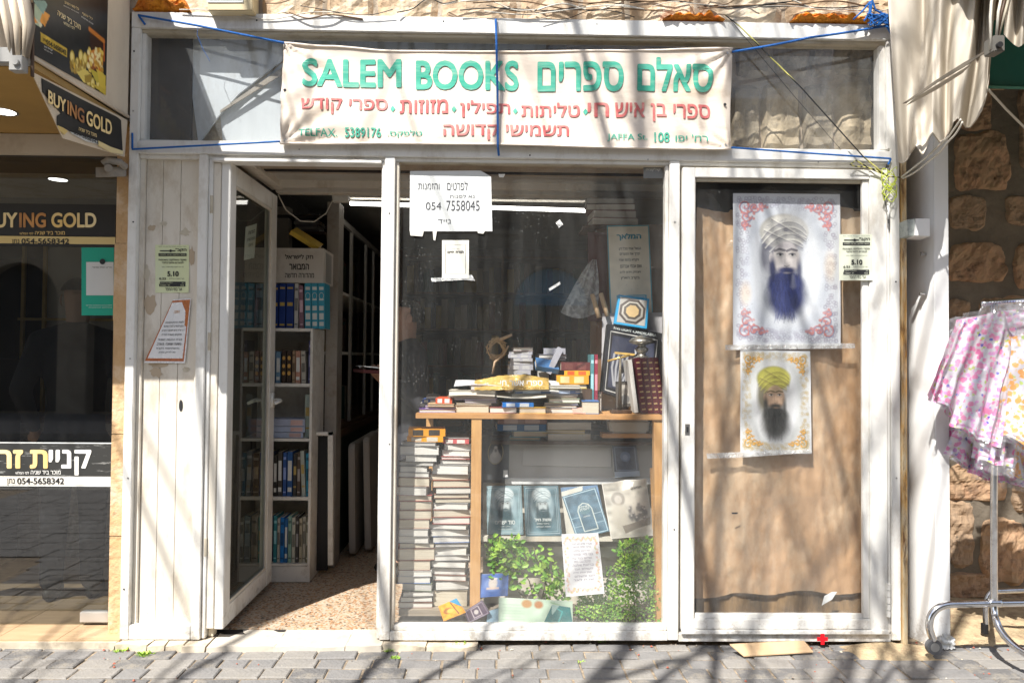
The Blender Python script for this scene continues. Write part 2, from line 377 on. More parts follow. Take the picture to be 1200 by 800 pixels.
def quadmap(a, b, c, d, off=(0, 0, 0)):
    """a=bottom-left b=bottom-right c=top-right d=top-left; (u,v) in 0..1"""
    a, b, c, d = map(Vector, (a, b, c, d)); off = Vector(off)
    return lambda u, v: (a*(1-u)+b*u)*(1-v)+(d*(1-u)+c*u)*v+off
def pq(x0, y0, x1, y1, Y):
    """axis aligned rectangle seen at these pixels, at depth Y: corners bl br tr tl"""
    return P(x0, y1, Y), P(x1, y1, Y), P(x1, y0, Y), P(x0, y0, Y)
def pq4(tl, tr, br, bl, Y, Yt=None):
    Yt = Y if Yt is None else Yt
    return P(*bl, Y), P(*br, Y), P(*tr, Yt), P(*tl, Yt)

class Art:
    """small raster drawn in code: becomes the colours of a printed sheet"""
    def __init__(s, w, h, bgc):
        s.w, s.h = w, h; s.a = np.ones((h, w, 3))*np.array(bgc)
        yy, xx = np.mgrid[0:h, 0:w]; s.x = (xx+.5)/w; s.y = (yy+.5)/h; s.px = 1.0/w; s.asp = h/w
    def put(s, mask, c): 
        m = np.clip(mask, 0, 1)[..., None]; s.a = s.a*(1-m)+np.array(c)*m; return s
    def ell(s, cx, cy, rx, ry, c, op=1, soft=1.0, rot=0):
        dx = s.x-cx; dy = (s.y-cy)*s.asp
        ca, sa = math.cos(rot), math.sin(rot); X = dx*ca+dy*sa; Y = -dx*sa+dy*ca
        d = np.sqrt((X/rx)**2+(Y/(ry*s.asp))**2); k = s.px*soft/min(rx, ry*s.asp)
        return s.put(np.clip((1-d)/k+.5, 0, 1)*op, c)
    def ring(s, cx, cy, rx, ry, wd, c, op=1):
        d = np.sqrt(((s.x-cx)/rx)**2+((s.y-cy)/ry)**2)
        return s.put(np.clip((wd/2-abs(d-1)*rx)/s.px+.5, 0, 1)*op, c)
    def rect(s, x0, y0, x1, y1, c, op=1):
        return s.put(((s.x >= x0)&(s.x <= x1)&(s.y >= y0)&(s.y <= y1))*op, c)
    def frame(s, x0, y0, x1, y1, wd, c, op=1):
        ins = (s.x >= x0)&(s.x <= x1)&(s.y >= y0)&(s.y <= y1); wy = wd/s.asp
        inn = (s.x >= x0+wd)&(s.x <= x1-wd)&(s.y >= y0+wy)&(s.y <= y1-wy)
        return s.put((ins & ~inn)*op, c)
    def line(s, pts, wd, c, op=1):
        m = np.zeros_like(s.x)
        for (ax, ay), (bx, by) in zip(pts[:-1], pts[1:]):
            vx, vy = bx-ax, (by-ay)*s.asp; L2 = vx*vx+vy*vy+1e-9
            t = np.clip(((s.x-ax)*vx+(s.y-ay)*s.asp*vy)/L2, 0, 1)
            d = np.hypot(s.x-ax-t*vx, (s.y-ay)*s.asp-t*vy); m = np.maximum(m, np.clip((wd/2-d)/s.px+.5, 0, 1))
        return s.put(m*op, c)
    def poly(s, pts, c, op=1):
        m = np.zeros(s.x.shape, bool); n = len(pts)
        for i in range(n):
            x1, y1 = pts[i]; x2, y2 = pts[(i+1) % n]
            if y1 == y2: continue
            m ^= ((y1 > s.y) != (y2 > s.y)) & (s.x < (x2-x1)*(s.y-y1)/(y2-y1)+x1)
        return s.put(m*op, c)
    def noise(s, amt, seed=1, cells=14, c=None, thr=.5):
        r = np.random.RandomState(seed); h = int(cells*s.asp)+2; g = r.rand(h+1, cells+2)
        gx = s.x*cells; gy = s.y*(h-1); ix = gx.astype(int); iy = gy.astype(int); fx = gx-ix; fy = gy-iy
        v = (g[iy, ix]*(1-fx)+g[iy, ix+1]*fx)*(1-fy)+(g[iy+1, ix]*(1-fx)+g[iy+1, ix+1]*fx)*fy
        if c is None: s.a = np.clip(s.a*(1+(v[..., None]-.5)*2*amt), 0, 1)
        else: s.put(np.clip((v-thr)*6, 0, 1)*amt, c)
        return s
    def fine(s, amt, seed=2):
        r = np.random.RandomState(seed); s.a = np.clip(s.a*(1+(r.rand(s.h, s.w, 1)-.5)*2*amt), 0, 1); return s
def printed(name, art, mf, m, parent, **k):
    """sheet whose vertices carry the art; mf(u,v) with v up"""
    w, h = art.w, art.h; me = bpy.data.meshes.new(name)
    vs = [tuple(mf(i/(w-1), 1-j/(h-1))) for j in range(h) for i in range(w)]
    fs = [(j*w+i, (j+1)*w+i, (j+1)*w+i+1, j*w+i+1) for j in range(h-1) for i in range(w-1)]
    me.from_pydata(vs, [], fs)
    at = me.color_attributes.new('print', 'FLOAT_COLOR', 'POINT')
    buf = np.ones((w*h, 4), np.float32); buf[:, :3] = art.a.reshape(-1, 3); at.data.foreach_set('color', buf.ravel())
    me.update(); return obj(name, me, m, parent, **k)

def slab(mb, a, b, c, d, th, mi=0):
    """board: front quad a b c d (bl br tr tl), thickness th away from the viewer"""
    a, b, c, d = map(Vector, (a, b, c, d)); n = (b-a).cross(d-a).normalized()
    if n.y > 0: n = -n
    o = -n*th
    return mb.add([a, b, c, d, a+o, b+o, c+o, d+o], [(0, 1, 2, 3), (7, 6, 5, 4), (0, 4, 5, 1), (1, 5, 6, 2), (2, 6, 7, 3), (3, 7, 4, 0)], mi)

# ---------------------------------------------------------------- books
def book(L, W, T, cover, pages, loc, rot, label, group=None, name='book', board=.0025, extra=None, open_side='spine'):
    """L along X, W along Y (spine at -Y), T along Z, origin at the bottom centre"""
    t = thing(name, label, 'book', loc, rot, group)
    c = MB(); b = min(board, T*.18)
    c.box(-L/2, L/2, -W/2, W/2, 0, b); c.box(-L/2, L/2, -W/2, W/2, T-b, T); c.box(-L/2, L/2, -W/2-.0008, -W/2+b*1.3, .0004, T-.0004)
    c.build('cover', cover, t)
    g = .003
    pg = MB(); pg.box(-L/2+g, L/2-g, -W/2+b*1.4, W/2-g*1.3, b*.99, T-b*.99); pg.build('pages', pages, t)
    if extra: extra(t, L, W, T)
    return t
def spine_bands(col, fr=((.1, .2), (.7, .9))):
    def fn(t, L, W, T):
        for a, b in fr:
            mb = MB(); mb.box(-L/2+a*L, -L/2+b*L, -W/2-.0016, -W/2-.0006, T*.12, T*.88); mb.build('spine_label', flat(col), t)
    return fn
ORD = ['bottom', 'second', 'third', 'fourth', 'fifth', 'sixth', 'seventh', 'eighth', 'ninth', 'tenth', 'eleventh', 'twelfth', 'thirteenth',
       'fourteenth', 'fifteenth', 'sixteenth', 'seventeenth', 'eighteenth', 'nineteenth', 'twentieth', 'twenty-first', 'twenty-second',
       'twenty-third', 'twenty-fourth', 'twenty-fifth', 'twenty-sixth', 'twenty-seventh', 'twenty-eighth', 'twenty-ninth', 'thirtieth', 'thirty-first', 'thirty-second']

# ================================================================ SETTING: pavement, street
def fx(px, py, Y=0): return P(px, py, Y).x
def fz(px, py, Y=0): return P(px, py, Y).z
GZ = -0.035     # paving surface
XL, XR, ZT = -1.885, 2.079, 3.178
m_pave = mat('grey_paver', (.235, .225, .215), .85, var=.25, vscale=9, bump=.35, bscale=60, dirt=(.17, .155, .14), dirt_amt=.6, dscale=6)
m_pave2 = mat('warm_grey_paver', (.29, .27, .245), .85, var=.25, vscale=9, bump=.35, bscale=60, dirt=(.2, .18, .15), dirt_amt=.6, dscale=6)
m_pave3 = mat('dark_grey_paver', (.18, .172, .165), .85, var=.3, vscale=9, bump=.5, bscale=60, dirt=(.30, .26, .2), dirt_amt=.7, dscale=9)
m_joint = mat('sandy_joint', (.40, .31, .21), .95, col2=(.16, .13, .10), vscale=30, bump=.5, bscale=90)
m_asph = mat('asphalt', (.055, .055, .055), .9, var=.3, vscale=40)
mb = MB()
mb.box(-60, 60, -60, 30, -.6, -.16)
mb.build('ground', mat('earth_ground', (.22, .19, .15), .95, var=.3), kind='structure')
pav = obj('pavement', None, kind='structure')
mb = MB(); mb.box(-14, 14, -3.9, 6.2, -.155, GZ-.008); mb.build('joint_bed', m_joint, pav)
# individual pavers near the shop
pz = random.Random(3)
def paver_mesh(wd, dp):
    mb = MB(); mb.box(-wd/2, wd/2, -dp/2, dp/2, -.03, 0)
    me = mb.mesh('paver'); bm = bmesh.new(); bm.from_mesh(me)
    bmesh.ops.bevel(bm, geom=[e for e in bm.edges if all(v.co.z > -.01 for v in e.verts)], offset=.005, segments=1, affect='EDGES')
    bm.to_mesh(me); bm.free(); return me
vari = {}
far = MB()
y = .035; row = 0; count = 0
rows = [.085, .10, .105, .11, .145, .19, .12, .12, .2, .12]
for row in range(26):
    dp = rows[row % len(rows)] if row < 10 else pz.choice([.12, .2, .15])
    yc = y-dp/2
    x = -3.3 + pz.uniform(0, .15) if row < 10 else -5.0
    while x < (3.4 if row < 10 else 5):
        wd = pz.choice([.13, .165, .165, .20] if dp < .13 else [.2, .26, .3, .15])
        if row < 7 and abs(x) < 3.1 and count < 285:
            k = (wd, dp)
            if k not in vari: vari[k] = (paver_mesh(wd-.009, dp-.009), paver_mesh(wd-.009, dp-.009), paver_mesh(wd-.009, dp-.009))
            me = pz.choice(vari[k]); me_m = (m_pave, m_pave2, m_pave3)[vari[k].index(me)]
            o = obj('paver', me, me_m, pav); o.location = (x+wd/2+pz.uniform(-.002, .002), yc, GZ+pz.uniform(-.004, .004))
            o.rotation_euler = (pz.uniform(-.02, .02), pz.uniform(-.02, .02), pz.uniform(-.02, .02)); count += 1
        else:
            far.box(x+.004, x+wd-.004, yc-dp/2+.004, yc+dp/2-.004, GZ-.02, GZ+pz.uniform(-.002, .002))
        x += wd
    y -= dp
far.build('distant_pavers', m_pave, pav, kind='stuff')
mb = MB(); mb.box(-40, 40, -9.5, -4.05, -.159, -.15); mb.build('road', m_asph, kind='structure')
mb = MB()
for i in range(30): mb.box(-15+i*1.0, -15+i*1.0+.99, -4.04, -3.91, -.158, GZ)
mb.build('kerb', mat('kerb_stone', (.42, .40, .36), .85, var=.2), kind='structure', bevel=.006)
mb = MB(); mb.box(-40, 40, -14, -9.51, -.158, -.03); mb.build('far_pavement', m_pave2, kind='structure')

# threshold: cracked limestone slabs below the shop front
m_thr = mat('pale_threshold_stone', (.62, .54, .42), .75, col2=(.50, .42, .31), vscale=5, bump=.35, bscale=22, dirt=(.30, .24, .17), dirt_amt=.6, dscale=9)
thr = thing('threshold', 'cracked pale limestone threshold step running under the cream shop front', 'threshold', (0, 0, 0))
def rough_block(mb, x0, x1, y0, y1, z0, z1, sd, n=6, amp=.006, ny=3, topamp=.3):
    """block with ragged front and edges: front+top faces finely cut"""
    def jit(p, k): 
        v = noise.noise_vector(Vector(p)*9+Vector((sd, k, 0))); return Vector(p)+v*amp
    F = [[jit((x0+(x1-x0)*i/n, y0, z0+(z1-z0)*j/2), 1) for i in range(n+1)] for j in range(3)]
    T = [[jit((x0+(x1-x0)*i/n, y0+(y1-y0)*j/ny, z1), 2) if j else F[2][i] for i in range(n+1)] for j in range(ny+1)]
    for j in range(1, ny+1):
        for i in range(n+1): T[j][i].z = z1+(T[j][i].z-z1)*topamp
    b = len(mb.v)
    for r_ in F: mb.v += [tuple(p) for p in r_]
    for r_ in T: mb.v += [tuple(p) for p in r_]
    q = n+1
    for j in range(2):
        for i in range(n): mb.f.append((b+j*q+i, b+j*q+i+1, b+(j+1)*q+i+1, b+(j+1)*q+i)); mb.mi.append(0)
    o = b+3*q
    for j in range(ny):
        for i in range(n): mb.f.append((o+j*q+i, o+j*q+i+1, o+(j+1)*q+i+1, o+(j+1)*q+i)); mb.mi.append(0)
    # sides
    for xi, s_ in ((0, 1), (n, -1)):
        X = F[0][xi].x
        mb.v += [tuple(F[0][xi]), tuple(F[2][xi]), (X, y1, z1), (X, y1, z0)]; k = len(mb.v)-4; mb.f.append((k, k+1, k+2, k+3)); mb.mi.append(0)
cuts = [(fx(a, 760, -.04)) for a in (135, 176, 194, 216, 243)]
for i in range(len(cuts)-1):
    mb = MB(); rough_block(mb, cuts[i]+.002, cuts[i+1]-.002, -.055-.012*(i % 2), .1, -.07, -.004-.002*i, i*3.1, n=7, amp=.014)
    mb.build('stone', m_thr, thr, smooth=False)
cuts = [fx(a, 760, -.05) for a in (243, 322, 405, 447)]
for i in range(3):
    mb = MB(); rough_block(mb, cuts[i]+.0006, cuts[i+1]-.0006, -.062, .165, -.07, -.012+.001*i, i*2.3+20, n=10, amp=.008, topamp=.12)
    mb.build('slab', mat('threshold_slab_stone', (.60, .54, .45), .6, var=.08, vscale=6, bump=.1, bscale=40, dirt=(.42, .35, .27), dirt_amt=.5, dscale=8) if i == 0 else bpy.data.materials['threshold_slab_stone'], thr)
cuts = [fx(a, 760, -.02) for a in (447, 500, 560)]
for i in range(2):
    mb = MB(); rough_block(mb, cuts[i]+.002, cuts[i+1]-.002, -.05, .1, -.07, -.012-.006*i, i*5+50, n=8, amp=.014)
    mb.build('stone', m_thr, thr)
mb = MB(); mb.box(fx(137, 760), fx(560, 760), -.03, .12, -.07, -.022); mb.build('bedding', m_thr, thr)
# sandy rubble at the right-hand foot
m_sand = mat('sandy_dirt', (.56, .43, .26), .95, col2=(.40, .30, .18), vscale=14, bump=.6, bscale=80, dirt=(.22, .13, .08), dirt_amt=.7, dscale=18)
mb = MB()
ax, bx_ = fx(975, 755), fx(1098, 755)
def sandf(u, v):
    x = ax+(bx_-ax)*u; yy = .0-.16*v; h = math.sin(math.pi*min(1, u*1.02))*math.cos(v*math.pi/2)
    return (x+.04*v*(1-2*u), yy, GZ-.004+.028*h+.006*noise.noise(Vector((x*25, yy*25, 0)))*h)
mb.grid(26, 12, sandf); mb.build('sand_heap', m_sand, None, smooth=True, kind='stuff')
bpy.data.objects['sand_heap']['label'] = 'small heap of sandy dirt between the side door and the white pier'

# ================================================================ SHOP FRONT
shop = thing('shop_front', 'cream painted metal shop front with transom glazing, display window and two doors', 'shop front', (0, 0, 0))
A = M['alu']
def beam(name, x0, x1, z0, z1, y0=0.0, y1=.09, parent=None, m=None, bev=.003, **k):
    mb = MB(); mb.box(x0, x1, y0, y1, z0, z1); return mb.build(name, m or A, parent if parent is not None else shop, bevel=bev, **k)
zt1 = fz(320, 35)                  # lower edge of the top beam face
zs1, zs0 = fz(240, 166), fz(240, 180.5)   # transom sill
xl1 = fx(163, 100); xr1 = fx(1040, 100)
beam('top_beam', XL, XR, zt1, ZT)
beam('top_beam_lip', xl1+.001, xr1-.001, zt1-.018, zt1+.002, .018, .088, m=M['aluedge'])
beam('sill_beam', xl1, XR-.036, zs0, zs1)
beam('sill_lip', xl1, XR-.04, zs1, zs1+.012, .02, .088)
beam('post', XL, xl1, -.003, ZT-.001-(ZT-zt1), .001)
beam('post', fx(1044.5, 400), XR, -.003, zt1-.001, .001)
beam('post_bead', xl1+.0005, xl1+.02, zs1+.013, zt1-.019, .022, .086)
beam('post_bead', xr1-.03, xr1-.0005, zs1+.013, zt1-.019, .022, .086)
beam('post', xr1-.001, fx(1044.5, 100), zs1+.0125, zt1-.001, .002)
# small rebate under the sill beam
beam('sill_soffit_bead', xl1+.001, XR-.06, zs0-.02, zs0+.001, .02, .086)
# transom panes
def pane(x0, x1, z0, z1, y, m, parent=None, name='pane', th=.004):
    mb = MB(); mb.add([(x0, y, z0), (x1, y, z0), (x1, y, z1), (x0, y, z1)], [(0, 1, 2, 3)])
    return mb.build(name, m, parent if parent is not None else shop)
zp1 = zt1-.018; zp0 = zs1+.012
xm1, xm2 = fx(500, 90), fx(860, 90)
pane(xl1+.02, xm1, zp0, zp1, .048, M['glass_transom'], name='transom_pane')
pane(xm1, fx(640, 90), zp0, zp1, .0485, M['glass_transom'], name='transom_pane')
pane(fx(640, 90), xr1-.03, zp0, zp1, .049, M['glass_transom'], name='transom_pane')

# ---- left board panel
px0, px1 = fx(160.3, 230), fx(232, 230)
xb = [fx(a, 230) for a in (166.5, 186.3, 207.3, 228)]
zb0, zb1 = fz(200, 737), zs0-.02
def leanx(a, py): return fx(a, py)
for i in range(3):
    mb = MB(); g = .0010
    mb.box(xb[i]+g, xb[i+1]-g, .045, .06, zb0, zb1); mb.build('panel_board', M['boards'], shop, bevel=.0012)
mb = MB(); mb.box(xl1, px1, .062, .07, 0, zb1); mb.build('panel_backing', M['dark'], shop)
beam('panel_side_bead', xl1-.001, xb[0]-.001, .05, zb1+.003, .03, .058, m=M['boards'])
beam('panel_side_bead', xb[3]+.001, px1+.001, .05, zb1+.003, .03, .058, m=M['boards'])
beam('panel_rail', xl1+.0005, px1-.0005, -.003, zb0+.018, .002, .088)
beam('post', px1, fx(242.5, 230), -.004, zs0-.0005, .003, .1)
xj = fx(242.5, 230)
beam('jamb_profile', xj+.001, xj+.022, -.003, zs0-.021, .018, .1)
mb = MB(); mb.box(xj+.026, xj+.05, .05, .1, -.003, zs0-.03); mb.build('jamb_rebate', M['aluedge'], shop)
# keyhole on the board
kh = P(212, 475, .044); mb = MB()
mb.add([(kh.x+.012*math.cos(a)*(.8), .0425, kh.z+.03*math.sin(a)) for a in [k*math.pi/8 for k in range(16)]], [tuple(range(16))])
mb.build('keyhole', M['ink'], shop)

# ---- middle post and window frame
p2a, p2b = fx(447, 184), fx(463, 184)
beam('post', fx(451, 184), p2b, -.003, zs0-.0005, .001)
beam('post_return', p2a, fx(451, 184)-.001, -.003, zs0-.021, .02, .1)
beam('opening_lip', xj+.023, p2a-.001, fz(350, 190), fz(350, 186), .004, .09)
xw0, xw1 = p2b, fx(785, 184)
zwb = fz(600, 740)
beam('window_rail', xw0+.001, xw1-.001, -.006, zwb, .002, .09)
beam('window_bead_bottom', xw0+.018, xw1-.018, zwb+.0005, fz(600, 734), .018, .07)
beam('window_bead', xw0+.0012, xw0+.019, zwb+.001, zs0-.021, .02, .07, m=M['boards'])
beam('window_bead', xw1-.019, xw1-.0012, zwb+.001, zs0-.021, .02, .07)
beam('window_bead_top', xw0+.02, xw1-.02, fz(600, 191), zs0-.0205, .021, .07, m=M['aluedge'])
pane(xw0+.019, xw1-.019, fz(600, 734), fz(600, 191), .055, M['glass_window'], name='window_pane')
p3b = fx(796.5, 300)
beam('post', xw1, p3b, -.003, zs0-.0008, .0015)
# ---- side door (closed)
sd0, sd1 = p3b+.014, fx(1039.5, 500)
zd0, zd1 = fz(900, 741), fz(900, 197.5)
xb0, xb1 = fx(814, 400), fx(1019.5, 500)
zg0, zg1 = fz(900, 725), fz(900, 209)
door2 = obj('side_door', None, None, shop)
beam('hinge_strip', p3b+.001, sd0-.003, .02, zs0-.022, .03, .09, m=M['aluedge'])
beam('stile', sd0, xb0, zd0, zd1, -.004, .05, door2); beam('stile', xb1, sd1, zd0, zd1, -.004, .05, door2)
beam('rail', xb0+.0005, xb1-.0005, zg1, zd1, -.003, .05, door2); beam('rail', xb0+.0005, xb1-.0005, zd0+.02, zg0, -.003, .05, door2)
beam('bead', xb0-.002, xb0+.008, zg0+.001, zg1-.001, .012, .03, door2, m=M['boards']); beam('bead', xb1-.034, xb1-.0005, zg0+.001, zg1-.001, .008, .03, door2)
beam('bead', xb0+.009, xb1-.035, zg0-.001, zg0+.024, .01, .03, door2); beam('bead', xb0+.009, xb1-.035, zg1-.018, zg1+.001, .012, .03, door2, m=M['aluedge'])
beam('drip_rail', sd0, sd1+.002, zd0-.004, zd0+.017, -.014, .03, door2)
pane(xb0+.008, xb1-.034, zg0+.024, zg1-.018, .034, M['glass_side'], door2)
mb = MB(); lk = P(805.5, 503, -.004)
mb.box(lk.x-.012, lk.x+.012, -.006, -.0035, lk.z-.028, lk.z+.028, 0); mb.box(lk.x-.005, lk.x+.005, -.0075, -.0055, lk.z-.014, lk.z+.014, 1)
mb.build('lock_plate', [M['steel'], M['ink']], door2)
hz = P(1040, 703, -.004)
hgm = MB()
for k in range(5): hgm.tube([(sd1-.001, -.012, hz.z-.08+k*.034), (sd1-.001, -.012, hz.z-.05+k*.034)], .010, 8)
hgm.box(sd1-.012, sd1+.012, -.006, -.002, hz.z-.085, hz.z+.09); hgm.build('hinge', A, door2)
beam('frame_strip', sd1+.0045, fx(1044.5, 500)-.0012, zd0-.003, zs0-.022, .008, .09)
beam('frame_base', p3b+.002, fx(1044.5, 500)-.001, -.012, zd0-.006, .006, .09)
beam('frame_head', sd0-.01, sd1+.006, zd1+.003, zs0-.0205, .03, .09, m=M['aluedge'])

# ---- open entrance door (leaf stands square to the front, inside)
dr = obj('entrance_door', None, None, shop)
dx0, dx1 = fx(256.5, 400, .03), fx(267, 400, .03)
lz0, lz1 = P(266, 737, .03).z, P(270, 190, .03).z
dy0, dy1 = .03, .83
def dbox(name, y0, y1, z0, z1, x0=dx0, x1=dx1, m=A, bev=.003): 
    mb = MB(); mb.box(x0, x1, y0, y1, z0, z1); return mb.build(name, m, dr, bevel=bev)
dbox('stile', dy0, dy0+.085, lz0, lz1); dbox('stile', dy1-.10, dy1, lz0, lz1)
dbox('rail', dy0+.0855, dy1-.1005, lz0, lz0+.10, x0=dx0+.001, x1=dx1-.001); dbox('rail', dy0+.0855, dy1-.1005, lz1-.10, lz1, x0=dx0+.001, x1=dx1-.001)
gx = (dx0+dx1)/2
for (ya, yb, za, zb) in ((dy0+.0855, dy0+.1, lz0+.101, lz1-.101), (dy1-.115, dy1-.1005, lz0+.101, lz1-.101), (dy0+.1, dy1-.116, lz0+.101, lz0+.116), (dy0+.1, dy1-.116, lz1-.116, lz1-.101)):
    dbox('bead', ya, yb, za, zb, dx1-.014, dx1-.004, M['boards'], .002)
mb = MB(); mb.add([(gx, dy0+.086, lz0+.1), (gx, dy1-.1, lz0+.1), (gx, dy1-.1, lz1-.1), (gx, dy0+.086, lz1-.1)], [(0, 1, 2, 3)])
mb.build('pane', M['glass_door'], dr)
mb = MB(); mb.box(dx0-.04, dx0-.0015, dy0-.004, dy0+.05, lz0+.004, lz1-.004); mb.build('jamb_strip', M['boards'], dr, bevel=.003)
for pyh in (240, 400, 640):
    zz = P(250, pyh, .03).z; mb = MB(); mb.tube([(dx0-.046, .022, zz-.045), (dx0-.046, .022, zz+.045)], .008, 8); mb.build('hinge', M['aluedge'], dr)
hh = PXc(322, 468, dx1); 
for sx, sg in ((dx1, 1), (dx0, -1)):
    mb = MB(); y_ = dy1-.055; z_ = hh.z
    mb.box(min(sx, sx+sg*.012), max(sx, sx+sg*.012), y_-.02, y_+.02, z_-.045, z_+.045)
    mb.tube([(sx+sg*.01, y_, z_), (sx+sg*.05, y_, z_), (sx+sg*.056, y_-.01, z_-.002), (sx+sg*.056, y_-.12, z_-.012)], [.012, .012, .012, .009], 10)
    mb.build('handle', mat('white_plastic_handle', (.78, .76, .70), .35) if sg > 0 else bpy.data.materials['white_plastic_handle'], dr, smooth=True)
# a notice taped on the far side of the door glass
nt_ = thing('notice', 'small white notice taped to the glass of the open entrance door', 'notice')
q = [PXc(*a, gx-.003) for a in ((286, 305), (298, 302), (301, 262), (288, 266))]
mb = MB(); slab(mb, *q, .001); mb.build('sheet', M['paper'], nt_)
mfq = quadmap(*q, (.003+.0012, 0, 0))
lettering([(heb('הודעה'), .2, .75, .8, .85), (heb('החנות סגורה'), .12, .55, .88, .63), (heb('היום'), .3, .38, .7, .46)], mfq, M['ink'], nt_)

# screw heads and small chips on the frame faces
sr_ = random.Random(40); scm = M['steel']
for (px, py) in ((157, 60), (157, 130), (155, 260), (153, 420), (149, 560), (146, 690), (457, 250), (456, 520), (790, 260), (790, 620), (1048, 120), (1050, 330), (1050, 560), (300, 24), (520, 25), (700, 28), (930, 33), (350, 175), (620, 182), (760, 187), (960, 190)):
    c = P(px+sr_.uniform(-1, 1), py, -.0015); mb = MB(); mb.tube([c, c+Vector((0, .003, 0))], .0042, 8); mb.build('screw', scm if sr_.random() < .6 else M['ink'], shop)

# ================================================================ WALLS
def stone_mesh(wd, ht, dp, sd, nx=9, ny=7, amp=.02, edge=.3, wobk=.22):
    """hewn stone: bulged irregular outline, rough front (towards -Y), origin at its centre back"""
    mb = MB(); r = random.Random(sd)
    ph = [r.uniform(-1, 1) for _ in range(8)]
    def f(u, v):
        a, b = u*2-1, v*2-1
        # rounded-square outline with wobble
        k = 1-.10*(a*a*b*b)
        X = a*wd/2*k; Z = b*ht/2*k
        wob = noise.noise_vector(Vector((a*1.3+sd*3.1, b*1.3, ph[0])))*.16*wobk
        X += wob.x*wd*.9*abs(a); Z += wob.z*ht*.9*abs(b)
        e = min(1, (1-abs(a))/edge)*min(1, (1-abs(b))/edge)
        Y = -dp*(e**.5) - amp*e*(noise.noise(Vector((X*9+sd, Z*9, 1)))+.6*noise.noise(Vector((X*22+sd, Z*22, 5))))
        return (X, Y, Z)
    mb.grid(nx, ny, f); return mb.mesh('stone', False)

def chipped_stone(wd, ht, sd, nx=26, ny=20, out=.026):
    """rough face that sinks irregularly into the mortar all round"""
    mb = MB()
    def f(u, v):
        a, b = u*2-1, v*2-1; X = a*wd*.56; Z = b*ht*.56
        d = 1-max(abs(a), abs(b))*.75-.25*(abs(a)**3+abs(b)**3)/2*1.6+.16*noise.noise(Vector((a*1.7+sd, b*1.7, 2)))
        e = max(0, min(1, d*3.2)); e = e*e*(3-2*e)
        q = Vector((X*7+sd*1.7, Z*7, 1)); r_ = abs(noise.noise(q))*.8+abs(noise.noise(q*2.3))*.5+abs(noise.noise(q*5.1))*.28
        return (X, .030-out*1.9*e-.045*(r_-.45)*(.25+.75*e)+.01*(1-e), Z)
    mb.grid(nx, ny, f); return mb.mesh('stone', False)

# --- stone wall above and behind the transom
upw = thing('upper_wall', 'sunlit pale limestone wall above the shop front', 'wall')
mb = MB(); mb.box(-5.5, 4.6, .05, .45, ZT+.0005, 5.2); mb.build('mortar_bed', M['mortar_l'], upw)
mb = MB(); mb.box(-5.6, XL-.001, .06, .45, 2.625, ZT); mb.build('pier_wall', M['mortar_l'], upw)
mb = MB(); mb.box(-5.6, XL-.012, .195, .45, 2.45, 2.626); mb.build('pier_wall', M['dark'], upw)
x = -1.9; r = random.Random(11); sd = 0
m_st = [M['stone'], mat('pale_limestone', (.70, .60, .46), .9, col2=(.55, .42, .28), vscale=6, bump=1.0, bscale=14, dirt=(.32, .31, .3), dirt_amt=.75, dscale=6, dlo=.56, dhi=.64),
        mat('tan_limestone', (.66, .50, .32), .9, col2=(.45, .31, .2), vscale=6, bump=1.0, bscale=16, dirt=(.7, .62, .5), dirt_amt=.8, dscale=6)]
for z0, z1 in ((ZT-.03, ZT+.17), (ZT+.18, ZT+.42), (ZT+.43, ZT+.68)):
    x = -2.0
    while x < 2.6:
        wd = r.uniform(.22, .46); sd += 1
        o = obj('stone', stone_mesh(wd-.012, z1-z0-.01, .035, sd, amp=.022, edge=.15), r.choice(m_st), upw); o.location = (x+wd/2, .055, (z0+z1)/2); x += wd
# the wall seen through the transom glass
tw = thing('wall_behind_transom', 'weathered stone lintel wall seen through the dirty transom glass', 'wall')
mb = MB(); mb.box(-1.9, 2.09, .25, .5, zs0+.03, ZT-.002); mb.build('mortar_bed', M['mortar_l'], tw)
m_ts = [mat('transom_stone', (.44, .37, .26), .9, col2=(.27, .23, .17), vscale=4, bump=1, bscale=10, dirt=(.14, .12, .1), dirt_amt=.85, dscale=5), mat('transom_stone_pale', (.56, .46, .31), .9, col2=(.38, .31, .21), vscale=5, bump=1, bscale=12, dirt=(.16, .14, .11), dirt_amt=.7, dscale=6)]
zc = fz(950, 96, .25)
for (a, b, lo, hi, k) in ((855, 890, 98, 182, 0), (890, 938, 96, 182, 1), (938, 975, 97, 182, 0), (975, 1050, 94, 182, 1), (860, 905, 30, 94, 0), (905, 948, 30, 94, 0), (948, 975, 30, 94, 0), (975, 1050, 28, 92, 0),
                          (640, 760, 20, 190, 1), (760, 855, 20, 190, 0)):
    p0 = P(a, hi, .25); p1 = P(b, lo, .25); sd += 1
    o = obj('stone', stone_mesh(p1.x-p0.x-.008, p1.z-p0.z-.008, .04, sd, amp=.03, edge=.12, nx=11, ny=9), m_ts[k], tw); o.location = ((p0.x+p1.x)/2, .255, (p0.z+p1.z)/2)
